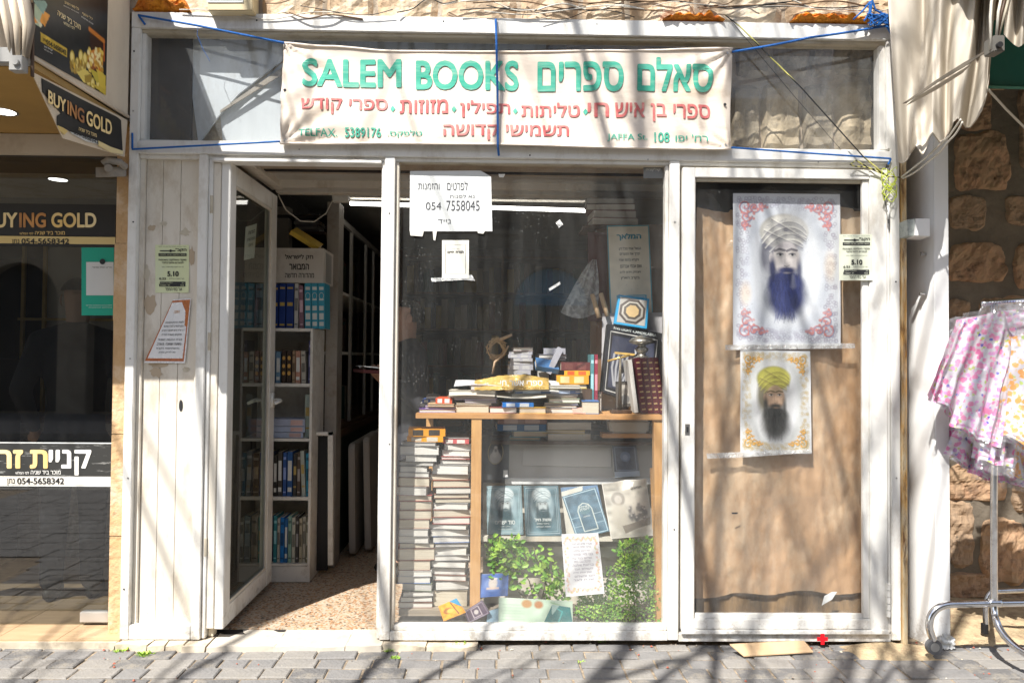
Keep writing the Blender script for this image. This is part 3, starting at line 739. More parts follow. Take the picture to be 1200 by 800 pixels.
# grey sheet boards behind the left part of the transom, with the stone showing in the gap between them
pn = thing('transom_board', 'grey painted boards behind the left transom pane with bare stone between them', 'board')
mgb = mat('grey_board', (.50, .54, .56), .7, dirt=(.30, .29, .26), dirt_amt=.6, dscale=4, stretch=(1, 1, .4))
mdb = mat('dusky_board', (.30, .27, .22), .8, dirt=(.14, .12, .09), dirt_amt=.7, dscale=4)
def brd(pts, y, m, th=.012, nm='board'):
    mb = MB(); mb.prism([P(a, b, y) for a, b in pts], (0, th, 0)); mb.build(nm, m, pn)
brd([(160, 170), (232, 170), (214, 30), (160, 30)], .13, mdb)
brd([(214.5, 30), (232.5, 170), (256, 136), (280, 110), (344, 60), (344, 30)], .12, mgb)
brd([(258, 135), (262, 172), (500, 176), (640, 178), (640, 34), (380, 34), (345, 62)], .15, mgb)
mb = MB(); mb.box(P(225, 150, .16).x, P(360, 60, .16).x, .16, .2, P(240, 168, .16).z, P(300, 60, .16).z); mb.build('bare_stone', m_ts[1], pn)
mb = MB(); a, b = P(258, 132, .115), P(352, 74, .115); mb.hexa([a, b, b+Vector((0, 0, .045)), a+Vector((0, 0, .012))], [p+Vector((0, .01, 0)) for p in (a, b, b+Vector((0, 0, .045)), a+Vector((0, 0, .012)))]); mb.build('batten', mdb, pn)

# --- right-hand stone wall in the shade
rw = thing('side_wall', 'shaded wall of reddish rough stones in wide grey mortar behind the clothes rack', 'wall')
YW = .7
mb = MB(); 
def mf_(u, v):
    X = XR+.12+u*3.1; Z = -.1+v*4.4
    return (X, YW+.012*noise.noise(Vector((X*4, Z*4, 0))), Z)
mb.grid(60, 90, mf_); mb.build('mortar_bed', M['mortar'], rw, smooth=True)
mb = MB(); mb.box(2.25, 5.3, YW+.03, YW+.5, -.1, 4.3); mb.build('core', M['mortar'], rw)
m_rs = [M['stone2'], mat('brown_rough_stone', (.42, .29, .19), .9, col2=(.31, .21, .13), vscale=7, bump=1, bscale=16, dirt=(.11, .085, .06), dirt_amt=.8, dscale=7)]
for (x0, y0, x1, y1, k) in ((1119, 158, 1180, 220, 0), (1112, 232, 1154, 268, 1), (1178, 232, 1224, 262, 1), (1112, 288, 1176, 328, 0), (1112, 353, 1135, 385, 1), (1112, 590, 1140, 660, 1), (1150, 610, 1200, 680, 0),
                            (1120, 110, 1160, 150, 0), (1195, 100, 1240, 190, 1), (1190, 290, 1250, 340, 0), (1150, 350, 1240, 400, 0), (1115, 400, 1170, 450, 0), (1180, 410, 1240, 470, 1), (1115, 470, 1160, 520, 1),
                            (1165, 480, 1230, 540, 0), (1112, 545, 1180, 585, 0), (1190, 555, 1250, 600, 1), (1112, 672, 1165, 700, 0), (1168, 690, 1230, 715, 1), (1210, 610, 1270, 680, 1),
                            (1115, 40, 1180, 100, 1), (1190, 20, 1260, 90, 0), (1240, 120, 1300, 180, 0), (1235, 230, 1300, 290, 1), (1260, 330, 1330, 400, 0), (1255, 430, 1320, 500, 1), (1260, 520, 1330, 590, 0)):
    p0 = P(x0, y1, YW); p1 = P(x1, y0, YW); sd += 1
    o = obj('stone', chipped_stone((p1.x-p0.x)*1.06, (p1.z-p0.z)*1.12, sd), m_rs[k], rw); o.location = ((p0.x+p1.x)/2, YW-.002, (p0.z+p1.z)/2)
# floor of that recess
mb = MB(); mb.grid(30, 12, lambda u, v: (2.32+u*2.4, .02+v*.7, GZ-.004+.02*noise.noise(Vector((u*14, v*4, 2)))+.03*v)); mb.build('recess_dirt', m_sand, None, smooth=True, kind='stuff')

# --- white wing pier
pier = thing('wing_pier', 'narrow white painted metal pier standing forward at the right end of the shop front', 'pier')
YP = -.01
XPm, XP1 = fx(1095.5, 500, YP), fx(1113, 500, YP)
XPi = P(1063, 500, .17).x
mb = MB(); mb.box(XPm+.001, XP1, YP, .9, GZ-.02, 3.05); mb.build('pier_body', M['whitepier'], pier, bevel=.004)
mb = MB(); mb.prism([(XPm-.0005, YP+.003, GZ-.01), (XPm, .17, GZ-.01), (XPi, .17, GZ-.01)], (0, 0, 3.05)); mb.build('splayed_sheet', M['whitepier'], pier)
# rusty strip between frame and pier
mb = MB(); mb.box(XR+.006, XR+.028, -.012, .08, GZ, ZT); mb.build('rusty_angle', M['rust'], pier)
mb = MB(); mb.box(XR+.03, XPm-.001, .171, .2, GZ, ZT); mb.build('gap_filler', M['ink'], pier)
# small camera-like box on the pier
bxp = thing('utility_box', 'small white open-ended box screwed to the white pier below the awning', 'box')
def wbox(mb, c, w_, d_, h_, mi=0): mb.box(c[0]-w_/2, c[0]+w_/2, c[1]-d_/2, c[1]+d_/2, c[2]-h_/2, c[2]+h_/2, mi)
zc1, zc0 = P(1080, 256, -.15).z, P(1080, 276, -.15).z
mb = MB()
f0 = [P(1071, 276, -.1), P(1090, 277, -.1), P(1090, 256, -.1), P(1073, 256, -.1)]
mb.hexa(f0, [p+Vector((.02, .12, .0)) for p in f0]); mb.build('housing', M['whitepier'], bxp, bevel=.002)
mb = MB(); g0 = [P(1064, 276, -.085), P(1070.5, 276.5, -.102), P(1072.5, 256, -.102), P(1063, 257.5, -.085)]
mb.hexa(g0, [p+Vector((.01, .12, 0)) for p in g0]); mb.build('open_end', mat('dull_metal', (.35, .37, .34), .5, dirt=(.15, .17, .16), dirt_amt=.8, dscale=40), bxp)
for (px, py) in ((1084, 298), (1083, 345)):
    st = thing('latch', 'small metal latch stub on the white pier, %s one' % ('upper' if py < 320 else 'lower'), 'latch')
    c = P(px, py, .035); mb = MB(); mb.tube([(c.x+.003, c.y, c.z), (c.x-.022, c.y, c.z)], .006, 8); mb.tube([(c.x-.02, c.y, c.z-.008), (c.x-.02, c.y, c.z+.012)], .005, 8); mb.build('stub', M['steel'], st)

# ================================================================ SHOP INTERIOR (structure)
m_terr = mat('terrazzo', (.62, .50, .37), .45, col2=(.60, .50, .38), vscale=6)
N = m_terr.node_tree.nodes; L = m_terr.node_tree.links
vor = N.new('ShaderNodeTexVoronoi'); vor.inputs['Scale'].default_value = 95; vor.inputs['Randomness'].default_value = 1
tcn = [n for n in N if n.type == 'TEX_COORD'][0]; L.new(tcn.outputs['Object'], vor.inputs['Vector'])
rmp = N.new('ShaderNodeValToRGB'); rmp.color_ramp.interpolation = 'CONSTANT'
for i, (p_, c_) in enumerate(((0, (.44, .35, .25)), (.35, (.38, .20, .10)), (.5, (.50, .41, .31)), (.72, (.28, .18, .11)), (.8, (.46, .30, .17)), (.93, (.12, .09, .07)))):
    e = rmp.color_ramp.elements[i] if i < 2 else rmp.color_ramp.elements.new(p_)
    e.position = p_; e.color = (*c_, 1)
sep = N.new('ShaderNodeSeparateColor'); L.new(vor.outputs['Color'], sep.inputs[0]); L.new(sep.outputs[0], rmp.inputs[0])
L.new(rmp.outputs[0], N['Principled BSDF'].inputs['Base Color'])
flo = obj('shop_floor', None, kind='structure')
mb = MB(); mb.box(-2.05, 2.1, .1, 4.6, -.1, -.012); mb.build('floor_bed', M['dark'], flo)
tx = [-2.0+.2*k for k in range(22)]
for j in range(8):
    for i in range(14):
        x0 = -1.62+.25*i
        mb = MB(); mb.box(x0+.0008, x0+.2492, .1665+.25*j, .4157+.25*j, -.02, -.004); mb.build('floor_tile', m_terr, flo)
mb = MB(); mb.box(-1.62, 2.1, 2.17, 4.6, -.02, -.004); mb.build('back_floor', m_terr, flo)
wl = obj('shop_walls', None, kind='structure')
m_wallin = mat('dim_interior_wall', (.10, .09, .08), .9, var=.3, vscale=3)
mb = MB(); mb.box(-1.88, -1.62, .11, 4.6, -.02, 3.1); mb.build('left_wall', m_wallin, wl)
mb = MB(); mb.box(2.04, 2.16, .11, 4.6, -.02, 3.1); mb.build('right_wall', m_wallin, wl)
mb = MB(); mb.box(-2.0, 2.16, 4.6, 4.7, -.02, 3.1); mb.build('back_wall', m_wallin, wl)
mb = MB(); mb.box(-1.62, 2.04, .51, 4.6, 2.66, 3.1); mb.build('ceiling', mat('grubby_ceiling', (.42, .40, .36), .8, dirt=(.25, .22, .18), dirt_amt=.6, dscale=3), wl)
# soffit of the shutter housing with white beams
m_cream = M['boards']
hs = thing('shutter_housing', 'grubby white shutter housing beams under the ceiling just inside the entrance', 'shutter housing')
mb = MB(); mb.box(-1.55, 2.03, .11, .74, 2.50, 2.53); mb.build('soffit_sheet', mat('grey_soffit', (.50, .48, .43), .6, dirt=(.36, .3, .22), dirt_amt=.5, dscale=4), hs)
mb = MB(); zb_ = P(400, 226, .85).z; zt_ = P(400, 213.5, .85).z; mb.box(-1.40, 2.02, .85, .93, zb_, zt_); mb.build('cross_beam', m_cream, hs, bevel=.004)
mb = MB(); mb.box(-1.40, 2.02, .74, .78, 2.46, 2.52); mb.build('cross_beam', m_cream, hs, bevel=.004)
mb = MB(); mb.box(-1.42, -1.34, .12, .84, zb_+.01, zt_+.01); mb.build('side_beam', m_cream, hs, bevel=.004)
mb = MB(); mb.box(-1.33, 2.02, .4, .44, 2.475, 2.498); mb.build('batten', M['dark'], hs)
# fluorescent fitting across the ceiling
ft = thing('ceiling_lamp', 'long lit fluorescent tube fitting under the shop ceiling', 'lamp')
a = P(410, 238, 1.55); b = P(690, 246.5, 1.55)
mb = MB(); mb.box(a.x-.05, b.x+.05, 1.52, 1.6, a.z+.035, a.z+.09); mb.build('fitting', M['whiteshelf'], ft)
L2 = (b.x-a.x)
mb = MB(); mb.tube([(a.x, 1.56, a.z), (a.x+L2*.495, 1.56, (a.z+b.z)/2)], .0145, 10); mb.build('tube', M['tube_on'], ft)
mb = MB(); mb.tube([(a.x+L2*.505, 1.56, (a.z+b.z)/2), (b.x, 1.56, b.z)], .0145, 10); mb.build('tube', M['tube_on'], ft)

# ================================================================ GOLD SHOP on the left
XG = P(133, 400, .06).x      # right edge of its glass
gs = thing('gold_shop', 'neighbouring shop unit on the left with a frameless glass door and tan soffit', 'shop')
m_tan = mat('tan_soffit', (.40, .25, .08), .5, var=.2, vscale=2)
m_wt = mat('oak_look_floor_tile', (.56, .40, .24), .4, col2=(.45, .30, .17), vscale=3, stretch=(1, 8, 1))
yy0 = -.02
for i in range(10):
    for j in range(3):
        x0 = XG+.10-(i+1)*.31; 
        mb = MB(); mb.box(x0+.0015, x0+.3085, (yy0, .19, .79)[j]+.0015, (.188, .788, 1.5)[j], -.02, .004); mb.build('floor_tile', m_wt, gs)
mb = MB(); mb.box(-5.5, XG+.08, 1.5, 3.6, -.02, .003); mb.build('back_floor', m_wt, gs)
mb = MB(); mb.box(-5.5, XG+.09, -.03, 3.6, -.1, -.003); mb.build('floor_bed', m_thr, gs)
mb = MB(); mb.box(-5.5, -1.9, -.755, .16, 2.59, 2.62); mb.build('soffit', m_tan, gs)
m_head = mat('grubby_cream_metal', (.55, .49, .40), .6, dirt=(.35, .28, .2), dirt_amt=.6, dscale=4)
mb = MB(); za, zb_2 = P(60, 181, .16).z, P(60, 164, .16).z; mb.box(-5.5, -1.9, .15, .19, za, 2.588); mb.build('header', m_head, gs, bevel=.003)
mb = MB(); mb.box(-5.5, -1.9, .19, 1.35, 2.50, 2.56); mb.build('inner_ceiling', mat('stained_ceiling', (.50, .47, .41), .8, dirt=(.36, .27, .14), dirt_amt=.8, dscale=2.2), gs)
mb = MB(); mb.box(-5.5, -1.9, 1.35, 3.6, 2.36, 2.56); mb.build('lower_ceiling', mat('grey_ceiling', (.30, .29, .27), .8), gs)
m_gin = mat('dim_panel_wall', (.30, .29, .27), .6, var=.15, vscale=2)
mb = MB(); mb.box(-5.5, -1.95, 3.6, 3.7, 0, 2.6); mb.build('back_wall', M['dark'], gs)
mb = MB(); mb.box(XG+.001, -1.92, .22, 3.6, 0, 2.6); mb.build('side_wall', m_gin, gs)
mb = MB(); mb.box(-5.6, -5.5, -.1, 3.6, 0, 3.9); mb.build('side_wall', m_gin, gs)
# partition panels with brass strips
mb = MB(); mb.box(P(52, 400, 2.2).x, XG, 2.2, 2.24, 0, 2.36); mb.build('panel', mat('grey_panel', (.60, .59, .56), .4), gs)
for px in (26, 51):
    mb = MB(); xx = P(px, 400, 2.18).x; mb.box(xx-.012, xx+.012, 2.17, 2.195, 0.4, 2.36); mb.build('brass_strip', M['gold'], gs)
mb = MB(); zz = P(50, 374, 2.18).z; mb.box(P(22, 374, 2.18).x, XG, 2.165, 2.195, zz-.01, zz+.01); mb.build('brass_strip', M['gold'], gs)
# counter
m_cnt = mat('patterned_counter', (.34, .30, .24), .5, col2=(.16, .13, .10), vscale=16, detail=2)
mb = MB(); mb.box(-3.6, -2.0, 1.5, 1.9, 0, P(60, 495, 1.5).z); mb.build('counter', m_cnt, gs)
mb = MB(); mb.box(-3.62, -2.0, 1.46, 1.92, P(60, 495, 1.5).z+.001, P(60, 488, 1.5).z+.001); mb.build('counter_top', M['darkwood'], gs)
mb = MB(); mb.box(P(18, 500, 1.4).x-1.2, P(18, 500, 1.4).x, 1.2, 1.45, 0, P(18, 420, 1.4).z); mb.build('cabinet', M['black'], gs)
# stone jamb between the shops
jm = thing('stone_jamb', 'narrow orange sandstone jamb between the glass door and the cream post', 'jamb')
m_jamb = mat('orange_sandstone', (.62, .42, .24), .85, col2=(.55, .35, .17), vscale=7, bump=.6, bscale=30, dirt=(.72, .58, .42), dirt_amt=.9, dscale=3.5)
prev = GZ
jz = [GZ, .5, 1.02, 1.6, 2.0, 2.47]
for i in range(5):
    mb = MB(); rough_block(mb, XG if i != 3 else XG-.004, XL-.004, .06, .2, jz[i]+.002, jz[i+1]-.002, i*7.7, n=5, amp=.004)
    mb.build('stone', m_jamb, jm)
mb = MB(); mb.box(XG+.002, XL-.003, .09, .25, GZ, 2.7); mb.build('core', m_jamb, jm)
# glass door
gd = thing('glass_door', 'frameless glass shop door with black and gold sign bands', 'door')
mb = MB(); YG = .19
zg_ = P(60, 731, YG).z
mb.add([(-5.4, YG, .01), (XG-.001, YG, .01), (XG-.001, YG, za), (-5.4, YG, za)], [(0, 1, 2, 3)]); mb.build('pane', M['glass_gold'], gd)
mb = MB(); a, b = P(93, 729, YG-.02), P(131, 717, YG-.02); mb.box(a.x, b.x, YG-.02, YG+.025, a.z, b.z); mb.build('patch_fitting', mat('satin_steel', (.62, .60, .56), .35, .6), gd, bevel=.003)
def band(name, x0, y0, x1, y1, y, m):
    mb = MB(); a, b = P(x1, y1, y), P(x1, y0, y); xl = P(x0, y1, y).x; mb.box(xl, a.x, y-.001, y+.001, a.z, b.z); return mb.build(name, m, gd)
m_bk = mat('black_vinyl', (.018, .016, .014), .5)
m_bk2 = mat('scratched_black_vinyl', (.035, .035, .033), .5, dirt=(.4, .4, .38), dirt_amt=.5, dscale=22, dlo=.58, dhi=.62, stretch=(.3, 1, 2))
m_gb = mat('gold_band', (.66, .47, .14), .4, col2=(.85, .72, .42), vscale=1.2, detail=1)
band('sign_band', -160, 240, 135, 277, YG-.006, m_bk); band('gold_strip', -160, 278, 135, 286.5, YG-.0065, m_gb); band('sign_edge', -160, 286.7, 135, 289.5, YG-.006, m_bk)
band('sign_band', -160, 520, 133, 558, YG-.006, m_bk2); band('gold_strip', -160, 558.3, 133, 568.5, YG-.0065, mat('pale_gold_band', (.78, .74, .66), .4, col2=(.80, .70, .50), vscale=1.2, detail=1)); band('white_line', -160, 518.5, 133, 519.8, YG-.006, M['paper']); band('white_line', -160, 568.8, 133, 570, YG-.006, M['paper'])
def lpx(items, Y, m, parent, name='lettering', flip=False, off=0):
    """items (string, x0, ytop, x1, ybottom, bold) in photograph pixels, laid at depth Y"""
    its = []
    for it in items:
        s, x0, y0, x1, y1 = it[:5]; bold = it[5] if len(it) > 5 else .012
        its.append((s, x0, y1, x1, y0, bold) + ((it[6],) if len(it) > 6 else ()))
    return lettering(its, lambda u, v: P(u, v, Y), m, parent, name)
m_goldtxt = mat('gold_letter', (.86, .60, .22), .4, col2=(.95, .82, .50), vscale=3, detail=1)
m_cop = mat('copper_letter', (.62, .30, .09), .4, col2=(.36, .15, .05), vscale=6, detail=1)
lpx([('BUY', -17, 249, 20.5, 267, .035), ('GOLD', 60, 249, 113, 267, .035)], YG-.009, m_goldtxt, gd)
lpx([('ING', 22.5, 249, 54, 267, .035)], YG-.009, m_cop, gd)
lpx([(heb('מוכר ביד שניה'), 41, 271, 76, 275, .01), (heb('לפי המלאי'), 23, 272, 39, 275, .01)], YG-.009, m_goldtxt, gd)
lpx([('054-5658342', 25, 279.5, 81, 286, .02), (heb('נתן'), 14, 280.5, 22.5, 287, .01)], YG-.009, M['ink'], gd)
m_wh = mat('white_letter', (.85, .83, .78), .5)
lpx([(heb('קניי'), 57, 526.5, 107, 557, .03)], YG-.009, m_wh, gd)
lpx([(heb('ת'), 35, 526.5, 56, 549, .035), (heb('זהב'), -29, 526.5, 27, 549, .035)], YG-.009, m_goldtxt, gd)
lpx([(heb('מוכר ביד שניה'), 36, 551, 71, 555.5, .01), (heb('לפי המלאי'), 18, 552, 34, 555.5, .01)], YG-.009, m_wh, gd)
lpx([('054-5658342', 20, 559.5, 75, 567, .02), (heb('נתן'), 8, 560.5, 17, 568.5, .01)], YG-.009, M['ink'], gd)
# green poster (the square code itself is left out)
gp = thing('poster', 'green poster with a white rounded panel on the glass door under the black sign band', 'poster')
mb = MB(); slab(mb, *pq(95.5, 290, 133.5, 369.5, YG-.008), .001); mb.build('sheet', mat('green_print', (.01, .36, .24), .45), gp)
a0, a1 = (101, 307), (133, 346)
mb = MB(); slab(mb, *pq(101, 307, 133, 346, YG-.0105), .0008); mb.build('white_panel', M['paper'], gp)
mb = MB(); c = P(120, 306.5, YG-.0125); mb.add([(c.x+.015*math.cos(t), c.y, c.z+.015*math.sin(t)) for t in [k*math.pi/10 for k in range(20)]], [tuple(range(20))]); mb.build('dot', M['ink'], gp)
lpx([(heb('סרקו אותי ונדבר'), 108, 312.5, 131, 314.5, 0)], YG-.0125, M['ink'], gp)
lpx([(heb('לפרטים נוספים סרקו'), 101, 357, 131, 358.5, 0), (heb('טלפון וכתובת'), 104, 359.5, 131, 361, 0)], YG-.0125, m_wh, gp)

# downlights
for (px, py, Y, Zc, lab) in ((4, 131, None, 2.589, 'lit round downlight in the tan soffit above the glass door'), (68, 210.5, None, 2.499, 'lit round downlight in the stained ceiling behind the glass door')):
    c = PZ(px, py, Zc); dl = thing('downlight', lab, 'lamp')
    mb = MB(); mb.lathe([(.05, 0), (.062, -.004), (.064, 0)], c, 24); mb.build('rim', M['steel'], dl, smooth=True)
    mb = MB(); mb.lathe([(.0001, -.001), (.052, -.001)], c, 24); mb.build('lens', mat('downlight_lens', (1, .97, .92), .5, emit=4.0), dl)

# ---------------------------------------------------------------- left awning with advertising side
XA = -1.893
aw = thing('left_awning', 'cream fabric awning of the neighbouring shop with a printed closed side', 'awning')
m_fab = mat('cream_awning_fabric', (.66, .56, .43), .8, var=.08, vscale=4, bump=.15, bscale=8, dirt=(.5, .38, .27), dirt_amt=.5, dscale=3, stretch=(1, 1, .3))
def A_(px, py): return PXc(px, py, XA)
Zb = 2.625
mb = MB()
mb.prism([(XA, -.77, Zb), (XA, -.002, Zb+.01), (XA, -.002, 3.72), (XA, -.40, 3.66), (XA, -.74, 3.58)], (-.006, 0, 0)); mb.build('side_sheet', m_fab, aw)
mb = MB(); mb.prism([A_(37, 84), A_(55, 122), A_(74, 162), A_(100, 170), A_(146, 184), A_(149.5, 141)], (-.004, 0, 0)); mb.build('side_valance', m_fab, aw)
mb = MB(); mb.tube([(XA+.004, -.775, Zb-.002), (XA+.004, -.004, Zb+.01)], .008, 8); mb.build('hem', m_fab, aw, smooth=True)
# front fabric with folds, bottom at about 2.62
def ff(u, v):
    x = XA-.004-u*3.4
    return (x, -.78+.03*math.sin(u*70)+.02*math.sin(u*31+1), Zb+.03+.0*u+v*.95-(.0))
mb = MB(); mb.grid(120, 6, ff); mb.build('front_fabric', m_fab, aw, smooth=True)
mb = MB(); mb.box(XA-3.4, XA-.006, -.80, -.76, Zb-.035, Zb+.028); mb.build('front_bar', M['grey'], aw, bevel=.004)
mb = MB(); mb.add([(XA-3.4, -.79, 3.58), (XA-.004, -.79, 3.58), (XA-.004, .04, 3.75), (XA-3.4, .04, 3.75)], [(0, 1, 2, 3)]); mb.build('roof_fabric', m_fab, aw)
# gathered folds next to the corner
for k, (xa, xb, mi) in enumerate(((2, 8, 0), (9, 14, 1), (14, 20, 0), (20, 25, 1), (25, 30, 0), (31, 36, 1))):
    mb = MB(); Yk = -.79-.006*(k % 3)
    top = P(xa-14+4*(k % 2), -12, Yk); bot = P(18+k*3, 66, Yk)
    mb.tube([P(xa-6, -30, Yk), P(xa+6, 30, Yk-.012), P(14+k*3.6, 68, Yk)], [.016, .014, .008], 8); mb.build('fold', m_fab if mi == 0 else mat('brown_fold_edge', (.22, .18, .14), .8) if 'brown_fold_edge' not in bpy.data.materials else bpy.data.materials['brown_fold_edge'], aw, smooth=True)
c = P(25, 77, -.80); mb = MB(); mb.box(c.x-.03, c.x+.022, -.83, -.79, c.z-.03, c.z+.03); mb.tube([(c.x, -.84, c.z), (c.x, -.80, c.z)], .014, 12, cap=True); mb.build('arm_joint', M['grey'], aw, bevel=.002)
mb = MB(); mb.tube([P(38, 4, -.79), P(38, 90, -.785)], .007, 8); mb.build('corner_rod', M['darkwood'], aw)
# poster on the side
ap = thing('poster', 'black poster with gold Hebrew lines, banknotes and a treasure chest on the left awning side', 'poster')
U0, U1, V0, V1 = A_(36.5, 63), A_(123.5, 112), None, None
yA, yB = U0.y, U1.y; zA = U0.z; zB = A_(123.5, 112).z
H_ = 1.0
amf = quadmap((XA+.003, yA, zA), (XA+.003, yB, zB), (XA+.003, yB, zB+H_), (XA+.003, yA, zA+H_))
def ain(px, py):
    p = A_(px, py); u = (p.y-yA)/(yB-yA); z0 = zA*(1-u)+zB*u; return u, (p.z-z0)/H_
art = Art(150, 210, (.022, .021, .02))
def AP(px, py): u, v = ain(px, py); return (u, 1-v)
G1, G2 = (.75, .50, .10), (.30, .17, .03)
# banknotes
for pts, c in (([(37, 12), (42, 0), (54, 5), (50, 20), (46, 32), (40, 28)], (.45, .55, .38)), ([(37, 14), (44, 27), (38, 27)], (.8, .3, .03)), ([(50, 12), (58, 18), (52, 31), (46, 25)], (.78, .32, .04)), ([(38, 0), (52, 1), (55, 6), (50, 17)], (.25, .4, .35)), ([(40, 20), (49, 29), (47, 33)], (.75, .7, .5))):
    art.poly([AP(*p) for p in pts], c)
art.poly([AP(47, 38), AP(78, 57), AP(77.5, 67), AP(47, 48)], (.62, .42, .05)); art.noise(.25, 3, 30)
# chest and ingots
art.poly([AP(104, 34), AP(121, 48), AP(121, 70), AP(105, 55)], (.05, .02, .01)); art.line([AP(104, 34), AP(121, 48), AP(121, 70)], .02, (.55, .12, .02)); art.line([AP(104, 34), AP(121, 48)], .03, (.60, .20, .03))
art.poly([AP(101, 62), AP(112, 56), AP(120, 70), AP(119, 84), AP(108, 78)], (.72, .25, .03))
rr = random.Random(5)
for k in range(70):
    px, py = rr.uniform(102, 119), rr.uniform(58, 82); u, v = AP(px, py); art.ell(u, v, .02, .012, rr.choice([(.85, .6, .12), (.6, .3, .03), (.95, .8, .4), (.35, .1, .02)]))
for (px, py) in ((84, 67), (94, 66), (99, 69), (90, 75), (96, 76), (103, 95), (108, 98), (114, 97)):
    u, v = AP(px, py); art.ell(u, v, .032, .03, (.60, .42, .05)); art.ell(u-.005, v-.003, .022, .02, (.88, .72, .25))
for k in range(40):
    px, py = rr.uniform(82, 100), rr.uniform(72, 84); u, v = AP(px, py); art.ell(u, v, .012, .01, rr.choice([(.7, .45, .05), (.35, .2, .02), (.5, .35, .08)]))
art.poly([AP(89, 84), AP(99, 80), AP(107, 88), AP(98, 97), AP(97, 96)], (.80, .62, .14)); art.poly([AP(98, 88), AP(107, 86), AP(106, 96), AP(99, 97)], (.40, .26, .03))
art.poly([AP(104, 80), AP(116, 86), AP(122, 98), AP(112, 96)], (.62, .50, .06)); art.poly([AP(112, 80), AP(123, 88), AP(123, 108), AP(116, 100)], (.75, .55, .07))
art.poly([AP(104, 96), AP(123, 104), AP(123, 112)], (.66, .48, .06))
printed('print', art, amf, M['print_gloss'], ap)
amt = lambda u, v: amf(u, v)+Vector((.0025, 0, 0))
def aitem(s, x0, y0t, x1, y0b, hpx, bold=.01):
    """text whose baseline runs from (x0,y0t) to (x1,y0b) in the picture"""
    u0, v0 = ain(x0, y0t); u1, v1 = ain(x1, y0b); _, vt = ain(x0, y0t-hpx); return (s, u0, v0, u1, v0+(vt-v0), bold, v1-v0)
lettering([aitem(heb('מוכר ביד שניה'), 66, 18, 93, 35.5, 6), aitem(heb('לפי המלאי'), 73, 28.5, 86, 35.5, 4), aitem(heb('כל כסף'), 95, 18, 107, 24.5, 4), aitem(heb('כל סוגי הזהב'), 74, 4, 91, 12.5, 3.5)], amt, m_goldtxt, ap)
lettering([aitem(heb('ושעונים למזומן'), 73, 7.5, 91, 16.5, 1.6, 0), aitem(heb('שעונים ותכשיטים'), 94, 20.5, 108, 29.5, 1.6, 0), aitem(heb('קניית זהב'), 50, 56, 60, 61, 2.6), aitem(heb('המחיר הטוב ביותר'), 50, 58.5, 60, 64, 1.4, 0)], amt, m_wh, ap)
lettering([aitem('054-5658342', 53, 52, 76, 65, 6, .02), aitem(heb('נתן'), 49, 48.5, 53, 50.5, 4)], amt, M['ink'], ap)
# torn black vinyl on the side valance
vv = thing('sign', 'torn black vinyl strip reading BUYING GOLD hanging off the left awning side', 'sign')
o3 = Vector((.004, 0, 0))
mb = MB(); mb.prism([A_(48, 92)+o3, A_(49, 108)+o3, A_(59, 120)+o3, A_(71, 133)+o3, A_(66, 136)+o3, A_(66, 147)+o3, A_(78, 152)+o3, A_(84, 156)+o3, A_(114, 169)+o3, A_(128, 176)+o3, A_(143, 180)+o3, A_(141, 141)+o3, A_(136, 137)+o3, A_(90, 114)+o3], (-.002, 0, 0)); mb.build('vinyl', m_bk, vv)
mb = MB(); o4 = Vector((.006, 0, 0)); mb.prism([A_(114, 165)+o4, A_(128, 172)+o4, A_(143, 177)+o4, A_(142.5, 181)+o4, A_(128, 178.5)+o4, A_(114, 171)+o4], (-.0015, 0, 0)); mb.prism([A_(66, 147)+o4, A_(73, 150)+o4, A_(78, 154)+o4, A_(74, 158)+o4, A_(68, 153)+o4], (-.0015, 0, 0)); mb.build('gold_strip', m_gb, vv)
mb = MB(); mb.prism([A_(81, 154.5)+o4, A_(113, 165)+o4, A_(113.5, 169)+o4, A_(100, 166)+o4, A_(83, 157)+o4], (-.001, 0, 0)); mb.build('white_strip', M['paper'], vv)
def vmf(u, v): return A_(u, v)+Vector((.009, 0, 0))
def vtx(s, x0, yb0, x1, yb1, h, bold=.03): return (s, x0, yb0, x1, yb0-h, bold, yb1-yb0)
lettering([vtx('BUY', 54, 121, 75, 133, 16), vtx('GOLD', 99, 146.5, 129, 159.5, 18)], vmf, m_goldtxt, vv)
lettering([vtx('ING', 76.5, 134, 96.5, 145.5, 17)], vmf, m_cop, vv)
lettering([vtx(heb('מוכר ביד שניה'), 90, 153, 111, 161, 4, .01)], vmf, m_goldtxt, vv)
lettering([vtx('054-5658342', 84, 157, 113, 169, 4, .02)], vmf, M['ink'], vv)
# bracket under the awning
bk = thing('awning_bracket', 'dusty grey awning arm bracket bolted above the sandstone jamb', 'bracket')
mb = MB(); c = P(131, 200, -.06)
mb.hexa([P(112, 208, -.1), P(148, 207, -.02), P(148, 195, -.02), P(112, 196, -.1)], [P(112, 208, .05), P(148, 207, .06), P(148, 195, .06), P(112, 196, .05)])
mb.tube([P(121, 192, -.1), P(126, 188, -.1), P(140, 190, -.06), P(147, 196, -.02)], .018, 8)
mb.tube([P(127, 197, -.11), P(127, 197, -.0)], .02, 12); mb.build('bracket_body', mat('dusty_grey_metal', (.26, .235, .2), .7, dirt=(.4, .33, .25), dirt_amt=.6, dscale=12), bk, bevel=.002)

